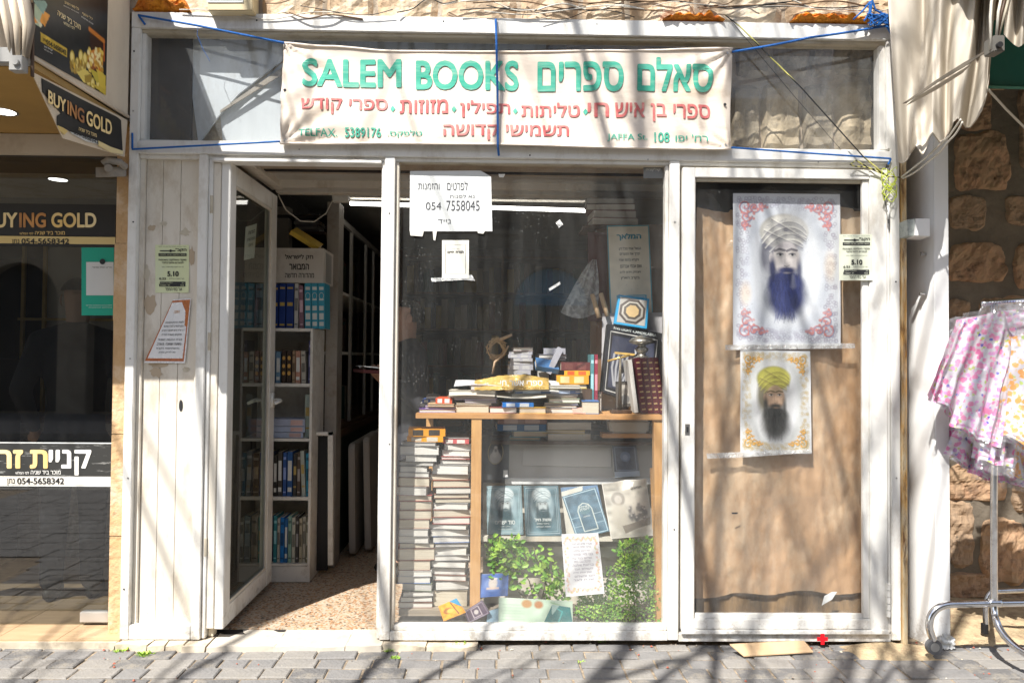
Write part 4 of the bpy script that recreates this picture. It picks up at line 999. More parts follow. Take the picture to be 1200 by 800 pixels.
# ================================================================ OUTSIDE THINGS
# ---- banner
bn = thing('banner', 'cream cloth banner lettered SALEM BOOKS in green with red Hebrew lines, strung over the transom', 'banner')
m_cloth = mat('banner_cloth', (.76, .67, .57), .8, col2=(.70, .60, .50), vscale=2.5, stretch=(.5, 1, 1.5), bump=.35, bscale=5, dirt=(.55, .42, .28), dirt_amt=.55, dscale=3, dlo=.55)
BY = -.03
cTL, cTR, cBR, cBL = P(331.5, 50, BY), P(858, 58, BY), P(857, 174.5, BY), P(328, 168, BY)
top_ctrl = [(0, 50), (.1, 54), (.25, 60), (.5, 61.5), (.75, 60.5), (1, 58)]
bot_ctrl = [(0, 168), (.05, 168.5), (.25, 168.5), (.5, 170), (.75, 173.5), (.95, 175), (1, 174.5)]
def interp(t, C):
    for (a, ya), (b, yb) in zip(C[:-1], C[1:]):
        if t <= b: k = (t-a)/(b-a); k = k*k*(3-2*k); return ya+(yb-ya)*k
    return C[-1][1]
zt_c = [(t, P(331.5+526.5*t, y, BY).z) for t, y in top_ctrl]; zb_c = [(t, P(328+529*t, y, BY).z) for t, y in bot_ctrl]
def bsurf(u, v, off=0.0):
    uu = min(1, max(0, u)); xl = cBL.x+(cTL.x-cBL.x)*v; xr = cBR.x+(cTR.x-cBR.x)*v
    x = xl+(xr-xl)*u; z = interp(uu, zb_c)*(1-v)+interp(uu, zt_c)*v
    y = BY-.010*math.sin(v*5.2+u*3)-.008*math.sin(u*17+v*2.5)*(1-abs(2*v-1)**2)-.0045*math.sin((u*2.3-v)*24)*max(0, 1-uu*7)
    # tension creases radiating from the corners
    for cx_, cv in ((0, 1), (1, 1), (0, 0), (1, 0)):
        du, dv = abs(uu-cx_)*4.5, abs(v-cv); r_ = math.hypot(du, dv)
        if r_ < 1.1: y += .008*math.sin(math.atan2(dv, du+1e-6)*13)*(1-r_/1.1)
    y += .003*noise.noise(Vector((u*22, v*5, 0)))
    return Vector((x, y-off, z))
mb = MB(); mb.grid(220, 44, lambda u, v: bsurf(u, v)); mb.build('cloth', m_cloth, bn, smooth=True)
for (u0, v0, u1, v1, n) in ((.0, 0, 1, 0, 'hem'), (0, 1, 1, 1, 'hem')):
    mb = MB(); mb.tube([bsurf(k/80, v0) for k in range(81)], .006, 6); mb.build('hem', m_cloth, bn, smooth=True)
m_green = mat('faded_green_print', (.02, .33, .22), .7, col2=(.10, .44, .32), vscale=7, stretch=(.3, 1, 4), dirt=(.32, .52, .40), dirt_amt=.55, dscale=12)
m_red = mat('faded_red_print', (.50, .08, .08), .7, col2=(.62, .22, .20), vscale=9, dirt=(.66, .38, .32), dirt_amt=.55, dscale=14)
def bmap(px, py):
    # banner coordinates from picture position
    for _ in range(1): pass
    p = P(px, py, BY-.01); u = .5; v = .5
    for _ in range(6):
        xl = cBL.x+(cTL.x-cBL.x)*v; xr = cBR.x+(cTR.x-cBR.x)*v; u = (p.x-xl)/(xr-xl); uu = min(1, max(0, u))
        a, b = interp(uu, zb_c), interp(uu, zt_c); v = (p.z-a)/(b-a)
    return bsurf(u, v, .0035)
def bl(items, m, nm='lettering'): 
    its = [(s, x0, y1, x1, y0, bd) + ((sh,) if sh else ()) for (s, x0, y0, x1, y1, bd, *r_) in items for sh in [r_[0] if r_ else 0]]
    for it in its: lettering([it], bmap, m, bn, nm, dense=True)
def _nop(): pass
bl([('SALEM', 353.5, 67, 470, 101.5, .03, .5), ('BOOKS', 487, 69.5, 608, 105, .03, .5), (heb('ספרים'), 630, 71.5, 731, 106.5, .03, .5), (heb('סאלם'), 747, 66.5, 836, 107, .03, .0)], m_green)
bl([(heb('ספרי קודש'), 353, 115, 454, 134, .02, 0), (heb('מזוזות'), 468, 116, 525, 133, .02, 0), (heb('תפילין'), 539, 117, 598, 138, .02, 0), (heb('טליתות'), 611, 118.5, 680, 136.5, .02, 0),
    (heb('חי'), 689, 119.5, 714, 136.5, .02, 0), (heb('איש'), 721, 119.5, 756, 137, .02, 0), (heb('בן'), 763, 120, 782, 142, .02, 0), (heb('ספרי'), 790, 120.5, 834, 138, .02, 0),
    (heb('תשמישי קדושה'), 519.5, 146, 667, 164.5, .02, 0)], m_red)
bl([('TELFAX.', 350, 151, 395, 160, .01, 0), ('5389176', 404, 149.5, 446.5, 161, .02, 0), (heb('טלפקס.'), 454, 152.5, 494.5, 161, .01, 0), ('JAFFA St.', 711.5, 156.5, 759, 166, .01, 0), ('108', 767, 154.5, 785, 166.5, .02, 0), (heb("רח' יפו"), 792, 157, 830, 165.5, .01, 0)], m_green)
for (px, py) in ((460, 127), (532, 128), (604, 129.5), (686.5, 130)):
    mb = MB(); mb.add([bmap(px-3, py), bmap(px, py+4), bmap(px+3, py), bmap(px, py-4)], [(0, 1, 2, 3)]); mb.build('diamond', m_green, bn)
for (px, py) in ((334, 106), (851, 121), (337, 54), (853, 62), (334, 164), (852, 169)):
    mb = MB(); c = bmap(px, py); mb.add([(c.x+.008*math.cos(t), c.y-.001, c.z+.008*math.sin(t)) for t in [k*math.pi/6 for k in range(12)]], [tuple(range(12))]); mb.build('eyelet', M['ink'] if py in (106, 121) else M['steel'], bn)

# ---- ropes
def rope(name, label, pts, r=.006, m=None, cat='rope', group=None, n=6, sag=0, sub=12):
    P3 = [Vector(p) for p in pts]; out = []
    for a, b in zip(P3[:-1], P3[1:]):
        for k in range(sub): 
            t = k/sub; q = a.lerp(b, t); q.z -= sag*math.sin(math.pi*t); out.append(q)
    out.append(P3[-1]); mb = MB(); mb.tube(out, r, n)
    return mb.build(name, m or M['blue_rope'], None, smooth=True, label=label, cat=cat, group=group)
RB = M['blue_rope']
rope('rope', 'blue rope from the upper left frame corner down to the top left banner corner', [P(170, 29, -.004), P(162, 18, -.012), P(230, 30, -.02), P(333, 50.5, -.036)], .0055)
rope('rope', 'blue rope from the left frame post to the bottom left banner corner', [P(155, 156, -.006), P(155, 175, -.012), P(240, 170.5, -.02), P(328, 166, -.036)], .005)
rope('rope', 'blue rope from the top right banner corner up to the corner knot', [P(858, 61, -.036), P(950, 44, -.03), P(1045, 29, -.02)], .006, sag=.004)
rope('rope', 'blue rope from the bottom right banner corner along the sill beam', [P(857, 173, -.036), P(940, 179, -.024), P(1044, 186, -.012), P(1041, 193, -.01)], .005)
rope('rope', 'blue rope hanging upright across the middle of the banner', [P(581, 23, -.008), P(582, 60, -.055), P(583, 110, -.058), P(583.5, 172, -.055), P(584.5, 182, -.008)], .0065)
rope('rope_strand', 'thin frayed blue strand hanging from the upper left rope', [P(232, 32, -.022), P(231, 41, -.02), P(238, 58, -.02), P(246, 72, -.018)], .0012, n=4)
# knot cluster
kr = random.Random(4); kn = MB(); 
pts = []
for k in range(46):
    t = k/45; pts.append(P(1034+13*math.sin(k*1.7)+6*math.cos(k*.9), 22+7*math.cos(k*2.1)+kr.uniform(-2, 2), -.02-.025*abs(math.sin(k*1.3))))
sm = []
for a, b in zip(pts[:-1], pts[1:]): sm += [a.lerp(b, q/3) for q in range(3)]
kn.tube(sm, .0042, 6)
for ln in ([(1020, 2), (1010, 14), (1000, 23)], [(1022, 0), (1026, 12), (1046, 22), (1050, 30)], [(1019, 3), (1019, 14), (1013, 25)], [(1040, 32), (1050, 50), (1054, 46), (1046, 34), (1038, 31)], [(1023, -8), (1022, 2), (1020, 16), (1030, 22)], [(1012, 24), (1022, 18), (1036, 19), (1048, 25)]):
    q = [P(a, b, -.03-.004*i) for i, (a, b) in enumerate(ln)]; s2 = []
    for a, b in zip(q[:-1], q[1:]): s2 += [a.lerp(b, k/4) for k in range(4)]
    kn.tube(s2+[q[-1]], .0048, 6)
kn.build('rope_knot', RB, None, smooth=True, label='tangled blue rope knot at the upper right corner of the frame', cat='rope', kind=None)
# striped cord
m_yb = mat('black_yellow_cord', (.03, .03, .03), .6)
N = m_yb.node_tree.nodes; L = m_yb.node_tree.links
wv = N.new('ShaderNodeTexWave'); wv.inputs['Scale'].default_value = 22; wv.bands_direction = 'DIAGONAL'; tcn = [n for n in N if n.type == 'TEX_COORD'][0]; L.new(tcn.outputs['Object'], wv.inputs['Vector'])
rp = N.new('ShaderNodeValToRGB'); rp.color_ramp.interpolation = 'CONSTANT'; rp.color_ramp.elements[1].position = .5; rp.color_ramp.elements[0].color = (.02, .02, .02, 1); rp.color_ramp.elements[1].color = (.62, .58, .16, 1)
L.new(wv.outputs['Fac'], rp.inputs[0]); L.new(rp.outputs[0], N['Principled BSDF'].inputs['Base Color'])
rope('cord', 'black and yellow striped cord running diagonally across the right transom pane', [P(850, 18, .0), P(868, 32, -.02), P(940, 104, -.05), P(1012, 184, -.03), P(1040, 207, -.03), P(1056, 208, -.03)], .0032, m_yb, 'cord')
lp = [P(1040, 206, -.02), P(1020, 198, -.025), P(1003, 188, -.03), P(996, 193, -.035), P(1002, 195, -.03), P(1015, 196, -.028), P(1028, 199, -.024), P(1040, 207, -.02)]
rope('cord_loop', 'looped end of black and yellow cord beside the yellow wire tangle', lp, .003, m_yb, 'cord', sub=4)
rope('cord', 'thin dark string beside the striped cord above the banner end', [P(853, 20, -.01), P(880, 52, -.012), P(930, 112, .02), P(985, 175, -.003)], .0012, M['ink'], 'string')
m_yel = mat('yellow_green_wire', (.62, .72, .05), .4); m_whc = mat('dirty_white_cord', (.62, .58, .5), .7)
tg = random.Random(9); mb = MB(); pts = [P(1042+9*math.sin(k*1.1+tg.random()), 200+34*(k/40)+7*math.cos(k*1.9), -.03-.02*tg.random()) for k in range(40)]
sm = []
for i in range(1, len(pts)-2):
    for q in range(5):
        t = q/5; a, b, c, d = pts[i-1], pts[i], pts[i+1], pts[i+2]
        sm.append(.5*((2*b)+(-a+c)*t+(2*a-5*b+4*c-d)*t*t+(-a+3*b-3*c+d)*t**3))
mb.tube(sm, .0018, 5); mb.build('wire_tangle', m_yel, None, smooth=True, label='tangle of yellow-green wire hanging at the right frame post', cat='wire')
rope('cable_tail', 'dark thin cable with a white connector hanging on the right frame post', [P(1040, 196, -.02), P(1041, 212, -.03), P(1036, 232, -.03), P(1041, 252, -.02), P(1041, 262, -.02)], .0022, M['ink'], 'cable')
mb = MB(); mb.tube([P(1041, 238, -.02), P(1041, 257, -.02)], .007, 8); mb.build('connector', mat('white_plastic', (.75, .74, .7), .4), None, smooth=True, label='small white tubular connector hanging on the right frame post', cat='connector')
# foam lumps, cables along the top of the frame
m_foam = mat('orange_pu_foam', (.85, .33, .02), .7, col2=(.55, .15, .01), vscale=14, bump=1, bscale=40, dirt=(.25, .08, .01), dirt_amt=.7, dscale=12)
def lump(nm, lab, x0, x1, h, y=.0, sdv=0, m=None):
    a, b = P(x0, 24, y).x, P(x1, 24, y).x; mb = MB()
    def f(u, v):
        x = a+(b-a)*u; t = v*math.pi*.95; hh = h*(.55+.6*abs(noise.noise(Vector((u*6, sdv, 1)))))*min(1, 6*u, 6*(1-u))
        r_ = 1+.35*noise.noise(Vector((x*30, t*3, sdv)))
        return (x, y+.05-.07*math.sin(t)*r_, ZT+.002+hh*(1-math.cos(t))/1.2*r_)
    mb.grid(44, 16, f); return mb.build(nm, m or m_foam, None, smooth=False, label=lab, cat='foam')
lump('foam', 'orange foam lump above the upper left frame corner', 157, 224, .075, 0, 1)
lump('foam', 'orange foam lump above the middle right of the top beam', 776, 848, .035, 0, 5)
lump('foam', 'orange foam lump beside the blue rope knot', 925, 1018, .05, 0, 9)
cr = random.Random(21)
mcb = [mat('black_cable', (.03, .03, .03), .5), m_whc, mat('brown_cable', (.18, .11, .06), .6)]
for i in range(22):
    xa = cr.uniform(505, 900) if i < 17 else cr.uniform(200, 500); ln = cr.uniform(70, 240); n = 4; yb0 = cr.uniform(-6, 20); sl = cr.uniform(-10, 10)
    pts = [P(xa+ln*k/n, min(23, yb0+sl*k/n+cr.uniform(-7, 7)), -.0-.03*cr.random()) for k in range(n+1)]; sm = []
    for j in range(n):
        p0, p1, p2, p3 = pts[max(0, j-1)], pts[j], pts[j+1], pts[min(n, j+2)]
        for q in range(7): t = q/7; sm.append(.5*((2*p1)+(p2-p0)*t+(2*p0-5*p1+4*p2-p3)*t*t+(3*p1-p0-3*p2+p3)*t**3))
    mb = MB(); mb.tube(sm, cr.choice([.0022, .003, .004]), 5)
    mb.build('cable', mcb[i % 3], None, smooth=True, label='loose %s cable lying in the tangle along the top of the frame' % ('black', 'dirty white', 'brown')[i % 3], cat='cable', group='%s cables along the top beam' % ('black', 'white', 'brown')[i % 3])
# box above the frame
fb = thing('junction_box', 'pale wall box with a green and white face above the top beam', 'box')
mb = MB(); q = pq(243, -30, 296, 12.5, -.06); mb.hexa(q, [p+Vector((0, .10, .0)) for p in q]); mb.build('housing', mat('yellowed_plastic', (.66, .54, .32), .5), fb, bevel=.004)
mb = MB(); slab(mb, *pq(243, -30, 285, 3, -.064), .003); mb.build('face', M['paper'], fb)
mb = MB(); slab(mb, *pq(245, -28, 283, 0, -.066), .002); mb.build('green_print', mat('pale_green_print', (.35, .62, .38), .5), fb)

# ---- right awning: hanging cream fabric
ra = thing('right_awning', 'folded cream fabric awning hanging over the right pier with scalloped edge', 'awning')
m_fab2 = mat('cream_awning_cloth', (.56, .50, .41), .8, var=.06, vscale=3, bump=.2, bscale=7, dirt=(.55, .48, .38), dirt_amt=.4, dscale=4, stretch=(1, 1, .3))
m_fab2.node_tree.nodes['Principled BSDF'].inputs['Transmission Weight'].default_value = 0
outl = [(1044, 100), (1050, 160), (1053, 190.5), (1058, 191), (1063, 187), (1068, 178), (1073.5, 170), (1077, 175), (1081, 181.5), (1085, 174), (1089, 162), (1093, 156), (1097, 161), (1101, 166.5), (1106, 164), (1113, 154),
        (1117, 143), (1122, 138.5), (1127, 142), (1132, 149.5), (1137, 149), (1144, 140), (1150, 130), (1155, 115), (1158, 95), (1161, 60), (1163, 20), (1166, -30)]
def obot(t):
    s = t*(len(outl)-3); i = min(int(s), len(outl)-4); k = s-i; a, b = outl[i+2], outl[i+3]
    return a[0]+(b[0]-a[0])*k, a[1]+(b[1]-a[1])*k
def fab(u, v):
    bx0, by0 = obot(u)
    w_ = u*25+1.6*math.sin(u*7+1)+1.1*math.sin(u*13+2.4*v)-v*3.2; fold = math.sin(w_)*abs(math.sin(w_*.5+.6))+.35*math.sin(w_*2.1+v*2); Yd = -.28-.085*fold*(.5+.5*(1-v))-.05*u+.10*v-.03*math.sin(u*9+v*4)
    tx_, ty_ = 1036+150*u, -70
    px = bx0+(tx_-bx0)*v; py = by0+(ty_-by0)*v
    return P(px, py, Yd)
mb = MB(); mb.grid(190, 30, fab); mb.build('hanging_fabric', m_fab2, ra, smooth=True)
mb = MB(); mb.tube([fab(k/190, 0) for k in range(191)], .0035, 5); mb.build('edge_piping', m_fab2, ra, smooth=True)
mb = MB(); n = 14
mb.prism([P(1060, 120, -.50), P(1100, 92, -.51), P(1130, 73, -.52), P(1161, 56, -.53), P(1158, 60, -.53), P(1132, 77.5, -.52), P(1102, 95, -.51), P(1064, 120, -.5)], (0, .02, 0)); mb.build('arm_slit', mat('grey_brown_arm', (.20, .17, .13), .6, var=.4, vscale=3, stretch=(.3, 1, 5)), ra, bevel=.002)
mb = MB()
mb.prism([P(1062, 124, -.495), P(1072, 115, -.505), P(1103, 96.5, -.515), P(1140, 74, -.525), P(1128, 86, -.50), P(1100, 104, -.49), P(1074, 118, -.485)], (0, .01, 0)); mb.build('arm_flap', m_fab2, ra)
mb = MB(); mb.tube([P(1165, -40, -.6), P(1160.5, 20, -.62), P(1161, 58, -.62)], .006, 8); mb.build('cord_seam', m_whc, ra, smooth=True)
c = P(1171, 50, -.62)
mb = MB(); q = pq(1165, 41, 1178, 60, -.64); mb.hexa(q, [p+Vector((0, .07, 0)) for p in q]); mb.build('arm_joint', mat('grey_cast_metal', (.20, .19, .17), .5, .3), ra, bevel=.004)
mb = MB(); cc = P(1172.5, 52, -.655); mb.tube([cc, cc+Vector((0, .02, 0))], .0125, 12); mb.build('bolt', M['ink'], ra)
for k in range(3):
    mb = MB(); mb.tube([P(1187-5*k, -20, -.63), P(1178-4*k, 14, -.64), P(1170-1*k, 42, -.63)], .006, 6); mb.build('arm_bar', M['darkwood'] if k == 1 else mat('cast_bar', (.42, .37, .28), .6) if k == 0 else m_whc, ra, smooth=True)
def fab2(u, v):
    px = 1176+u*70; by = 40+14*math.sin(min(1, u*1.5)*math.pi)*1.2-60*max(0, u-.25)
    return P(px+(10-6*u)*v, by+(-60-by)*v, -.60-.03*math.sin(u*26))
mb = MB(); mb.grid(60, 14, fab2); mb.build('hanging_fabric', m_fab2, ra, smooth=True)
# roof of the awning carried out above the picture, it shades the side wall
mb = MB(); mb.add([(XR+.05, .7, 3.7), (5.6, .7, 3.7), (5.6, -1.15, 2.95), (XR+.12, -1.15, 2.95)], [(0, 1, 2, 3)]); mb.build('roof_fabric', m_fab2, ra)
mb = MB(); mb.grid(80, 4, lambda u, v: (XR+.12+u*3.4, -1.16+.02*math.sin(u*60), 2.95-v*.2+.03*math.sin(u*40)*v)); mb.build('front_valance', m_fab2, ra, smooth=True)
gb = thing('green_canopy', 'green metal canopy box above the shaded stone wall at the right edge', 'canopy')
mb = MB(); mb.hexa([P(1160, 100, -.2), P(1330, 104, -.2), P(1330, 20, -.2), P(1160, 24, -.2)], [P(1180, 96, .45), P(1330, 100, .45), P(1330, 24, .45), P(1180, 28, .45)]); mb.build('body', mat('green_paint', (.012, .13, .10), .45, var=.1), gb)
mb = MB(); mb.hexa([P(1158, 104, -.22), P(1330, 108, -.22), P(1330, 104.5, -.22), P(1158, 100.5, -.22)], [P(1178, 99, .45), P(1330, 103, .45), P(1330, 100.5, .45), P(1178, 96.5, .45)]); mb.build('lip', mat('pale_green_paint', (.10, .30, .22), .45), gb)
rope('rope', 'beige rope running from the awning down across the dark stone wall', [P(1157, 104, -.3), P(1178, 127, -.2), P(1203, 152, -.1), P(1260, 215, .1)], .006, m_whc, 'rope')
rope('rope', 'upper of two white cords tied from the pier up under the awning', [P(1056, 208, -.03), P(1084, 186, -.2), P(1112, 160, -.4), P(1126, 140, -.5)], .0045, m_whc, 'rope', sag=.0)
rope('rope', 'lower of two white cords tied from the pier up under the awning', [P(1058, 209, -.03), P(1088, 189, -.2), P(1113, 164, -.4), P(1128, 143, -.5)], .0045, m_whc, 'rope', sag=.01)

# ---- street posters on panel and door
m_pashk = mat('pale_yellow_paper', (.70, .74, .44), .7, var=.06, vscale=6, dirt=(.62, .66, .52), dirt_amt=.4, dscale=5)
m_pashk2 = mat('pale_cream_paper', (.66, .68, .54), .6, var=.05, vscale=6)
def notice510(lab, x0, y0, x1, y1, Y, pm):
    t = thing('notice', lab, 'notice'); q = list(pq(x0, y0, x1, y1, Y))
    mb = MB(); n = 10
    mfn = quadmap(*q)
    mb.grid(8, 8, lambda u, v: mfn(u, v)+Vector((0, -.006*max(0, (u+1-v)-1.5)**1*1.5, 0))); mb.build('sheet', pm, t)
    g = lambda u, v: mfn(u, v)+Vector((0, -.0022-.006*max(0, (u+1-v)-1.5)*1.5, 0))
    g2 = lambda u, v: g(u, v)+Vector((0, -.0008, 0))
    lettering([(heb('הקב"'), .60, .85, .93, .93, .03), ('5.10', .36, .34, .70, .45, .04), ('6.23', .12, .27, .32, .32, .02), (heb('מוקדי החלוקה בשכונות'), .1, .66, .92, .71, .02), (heb('לבוגרים ולטף בלבד'), .2, .60, .84, .65, .02),
               (heb('בכל ימות השבוע משעה שמונה בבוקר'), .2, .52, .85, .555, 0), (heb('חצר המטרה הכללית'), .42, .28, .86, .31, 0), (heb('ועד בתי החסד'), .3, .04, .8, .1, .01), (heb('בס"ד הודעה לציבור על פתיחת מוקד'), .1, .95, .92, .975, 0)], g, M['ink'], t)
    bars([(.1, .765, .93, .825), (.12, .13, .9, .185), (.14, .19, .9, .23), (.14, .865, .6, .885)], g, M['ink'], t)
    mb = MB(); c = g(.46, .875); mb.add([c+Vector((.007*math.cos(a), -.0003, .007*math.sin(a))) for a in [k*math.pi/4 for k in range(8)]], [tuple(range(8))]); mb.build('dot', M['ink'], t)
    lettering([(heb('מוקד חלוקה ארצי לפסח'), .14, .78, .9, .81, .02), (heb('נא להצטייד בתעודת זהות'), .16, .2, .86, .222, .0), (heb('בברכת חג כשר ושמח'), .16, .14, .86, .17, 0)], g2, pm, t)
notice510('yellow-green notice with 5.10 pasted on the left board panel', 182, 287, 221.5, 343, .0425, m_pashk)
notice510('pale notice with 5.10 taped to the right stile of the closed side door', 983.5, 274.5, 1022, 328.5, -.0065, m_pashk2)
# flapping white notice with orange border
fn_ = thing('notice', 'white notice with orange patterned border, its left edge curling off the board panel', 'notice')
qa = [P(171, 425, .036), P(217, 425.5, .040), P(224, 349.5, .040), P(203, 351, .036)]
base = quadmap(*qa)
def curl(u, v): return base(u, v)+Vector((0, -.03*max(0, .35-u)*(1-v)*3*.6-.002, 0))
art = Art(70, 90, (.80, .79, .78))
art.frame(.0, .02, .96, .965, .05, (.45, .14, .05)); art.poly([(.3, .02), (.96, .02), (.96, .45), (.85, .42), (.8, .2), (.55, .06)], (.48, .16, .05)); art.noise(.25, 8, 40); art.rect(.05, .5, .88, .9, (.80, .79, .78)); art.poly([(.1, .1), (.55, .08), (.8, .25), (.84, .5), (.05, .5)], (.80, .79, .78))
printed('sheet', art, curl, M['print'], fn_)
cu2 = lambda u, v: curl(u, v)+Vector((0, -.002, 0))
lettering([(heb(s), a, v, b, v+.035, .01) for s, a, b, v in (('לזכות הרבים והבנים', .12, .8, .62), ('הננו להודיע לכל הציבור', .1, .82, .56), ('כי אי"ה ביום חמישי הקרוב', .1, .84, .49), ('תתקיים סעודת הודיה', .15, .8, .42), ('בבית הכנסת הגדול', .1, .84, .35), ('בשעה שמונה בערב', .12, .84, .28), ('בהשתתפות הקהל', .14, .8, .21), ('נא לדייק בזמן', .25, .7, .15))], cu2, M['ink'], fn_)
lettering([(heb('הזמנה'), .3, .78, .55, .82, .01)], cu2, m_cop, fn_)
# torn brownish remains of old paper on the panel
pr = thing('paper_remains', 'torn scraps of old paste and paper on the left board panel around the notices', 'paper scraps')
for k, (cx_, cy_, rx_, ry_) in enumerate(((176, 357, 7, 13), (183, 436, 8, 7), (217, 272, 6, 5), (178, 267, 5, 4), (192, 262, 5, 3), (224, 300, 4, 12), (172, 320, 4, 10), (186, 427, 13, 4), (218, 433, 6, 3))):
    mb = MB(); r = random.Random(k); mb.add([P(cx_+rx_*math.cos(a)*r.uniform(.6, 1.2), cy_+ry_*math.sin(a)*r.uniform(.6, 1.2), .0435) for a in [j*math.pi/8 for j in range(16)]], [tuple(range(16))])
    mb.build('scrap', mat('old_paste', (.48, .38, .27), .9) if k == 0 else (bpy.data.materials['old_paste'] if k % 2 else M['aluedge']), pr)
# ---- ground items
cb = thing('cardboard_sheet', 'flat brown cardboard sheet lying at the foot of the closed side door', 'cardboard')
mb = MB(); q = [PZ(872, 768, GZ+.012), PZ(953, 763, GZ+.016), PZ(942, 750, .018), PZ(855, 754, .012)]
mb.prism([q[0], q[1], q[1].lerp(q[2], .5)+Vector((0, 0, .006)), q[2], q[2].lerp(q[3], .5)+Vector((0, 0, .004)), q[3]], (0, 0, -.005)); mb.build('sheet', M['cardboard'], cb)
rc = thing('red_cross_spacer', 'tiny red plastic cross stuck on the frame base below the side door', 'spacer')
mb = MB(); c = P(963.5, 748, -.014); mb.box(c.x-.027, c.x+.027, c.y-.006, c.y, c.z-.009, c.z+.009); mb.box(c.x-.009, c.x+.009, c.y-.0065, c.y-.0005, c.z-.027, c.z+.027); mb.build('cross', mat('red_plastic', (.75, .01, .02), .35), rc)
def tuft(x, y, n, s, lab, zz=GZ):
    c = PZ(x, y, zz); r = random.Random(int(x*7)); mb = MB()
    for k in range(n):
        a = r.uniform(0, 6.28); l = s*r.uniform(.4, 1); w_ = l*.22; el = r.uniform(.1, 1.1); st = c+Vector((r.uniform(-s, s)*.8, r.uniform(-s, s)*.4, 0))
        d = Vector((math.cos(a)*math.cos(el), math.sin(a)*math.cos(el), math.sin(el))); sd_ = d.cross(Vector((0, 0, 1))).normalized()
        mb.add([st, st+d*l*.5+sd_*w_, st+d*l, st+d*l*.5-sd_*w_], [(0, 1, 2, 3)])
    mb.build('weed', M['leaf2'] if n % 2 else M['leaf'], None, label=lab, cat='weed', group=None)
for (x, y, n, s, lab) in ((141, 763, 31, .03, 'small green weed in the crack below the left post'), (170, 767, 41, .034, 'leafy weed below the board panel, right of the first weed'), (540, 757, 61, .04, 'largest weed growing in the dark crack under the display window'), (456, 763, 21, .024, 'tiny weed at the foot of the middle post'), (463, 772, 31, .026, 'flat weed between pavers in front of the middle post'),
                          (704, 752, 25, .026, 'small weed under the right end of the window rail'), (681, 776, 15, .02, 'tiny weed between pavers below the window'), (510, 751, 13, .018, 'tiny sprig under the left part of the window rail'), (921, 751, 15, .016, 'moss sprig beside the cardboard sheet'), (1013, 750, 33, .02, 'mossy weed on the sand heap near the frame corner')):
    tuft(x, y, n, s, lab)
dbs = MB(); r = random.Random(33)
for k in range(170):
    x = r.uniform(120, 1190); y = r.choice([r.uniform(752, 762), r.uniform(755, 800)]) if k > 50 else r.uniform(748, 764); 
    if k <= 50: x = r.uniform(950, 1100)
    c = PZ(x, y, GZ+.002); s = r.uniform(.003, .009); a = r.uniform(0, 3)
    dbs.add([c+Vector((s*math.cos(a), s*math.sin(a), 0)), c+Vector((-s*math.sin(a), s*math.cos(a), 0)), c+Vector((-s*math.cos(a), -s*math.sin(a), 0)), c+Vector((s*math.sin(a)*.6, -s*math.cos(a), 0)), c+Vector((0, 0, s*.8))], [(0, 1, 4), (1, 2, 4), (2, 3, 4), (3, 0, 4)], r.choice([0, 0, 1, 2, 2]))
dbs.build('litter', [mat('reddish_crumb', (.35, .10, .06), .8), M['page'], mat('grey_crumb', (.24, .20, .16), .9)], None, kind='stuff')

# ================================================================ ACROSS THE STREET (seen only in reflections) AND THE TREE
opp = thing('opposite_building', 'two storey stone building with arches across the street', 'building', (0, 0, 0))
m_ost = mat('street_stone', (.52, .44, .33), .9, col2=(.36, .29, .21), vscale=1.5, bump=.5, bscale=3)
YO = -14.0
wins = [(-9+3*k, 4.6, 1.1, 1.7) for k in range(7)]
mb = MB()
mb.box(-14, 14, YO-5, YO-.4, -.1, 7.6); mb.build('wall', m_ost, opp)
mb = MB()
for k in range(-5, 6): mb.box(k*2.6-.35, k*2.6+.35, YO-.4, YO, -.1, 3.9)
mb.box(-14, 14, YO-.4, YO, 3.9, 4.3); mb.box(-14, 14, YO-.5, YO+.15, 7.4, 7.8); mb.build('piers', m_ost, opp, kind='stuff')
for k, (x, z, w_, h_) in enumerate(wins):
    mb = MB(); mb.box(x-w_/2, x+w_/2, YO-.39, YO-.33, z, z+h_); wn = mb.build('window', M['black'], opp)
    mb = MB(); mb.box(x-w_/2-.08, x+w_/2+.08, YO-.4, YO-.25, z-.12, z-.01); mb.build('sill', m_thr, opp)
for k in range(-5, 5):
    x = k*2.6+1.3; mb = MB(); n = 14
    # arch spandrel
    pts = [(x-.95, YO-.05, 3.9), (x-.95, YO-.05, 2.7)]+[(x-.95*math.cos(t*math.pi/n), YO-.05, 2.7+.95*math.sin(t*math.pi/n)) for t in range(1, n)]+[(x+.95, YO-.05, 2.7), (x+.95, YO-.05, 3.9)]
    for j in range(n):
        a0, a1 = j*math.pi/n, (j+1)*math.pi/n
        p0 = Vector((x-.95*math.cos(a0), YO-.3, 2.7+.95*math.sin(a0))); p1 = Vector((x-.95*math.cos(a1), YO-.3, 2.7+.95*math.sin(a1)))
        mb.add([p0, p1, (p1.x, YO-.3, 3.9), (p0.x, YO-.3, 3.9), p0+Vector((0, .3, 0)), p1+Vector((0, .3, 0)), (p1.x, YO, 3.9), (p0.x, YO, 3.9)], [(4, 5, 6, 7), (0, 1, 5, 4)])
    mb.build('arch', m_ost, opp)
    mb = MB(); mb.box(x-.95, x+.95, YO-.39, YO-.35, 0, 3.7); mb.build('shopfront', M['black'], opp)
    if k in (0, -3): 
        mb = MB(); mb.add([(x, YO-.2, 2.72)]+[(x-.9*math.cos(t*math.pi/n), YO-.2, 2.72+.9*math.sin(t*math.pi/n)) for t in range(n+1)], [tuple(range(n+2))]); mb.build('blue_fanlight', mat('blue_sign', (.05, .42, .75), .5), opp)
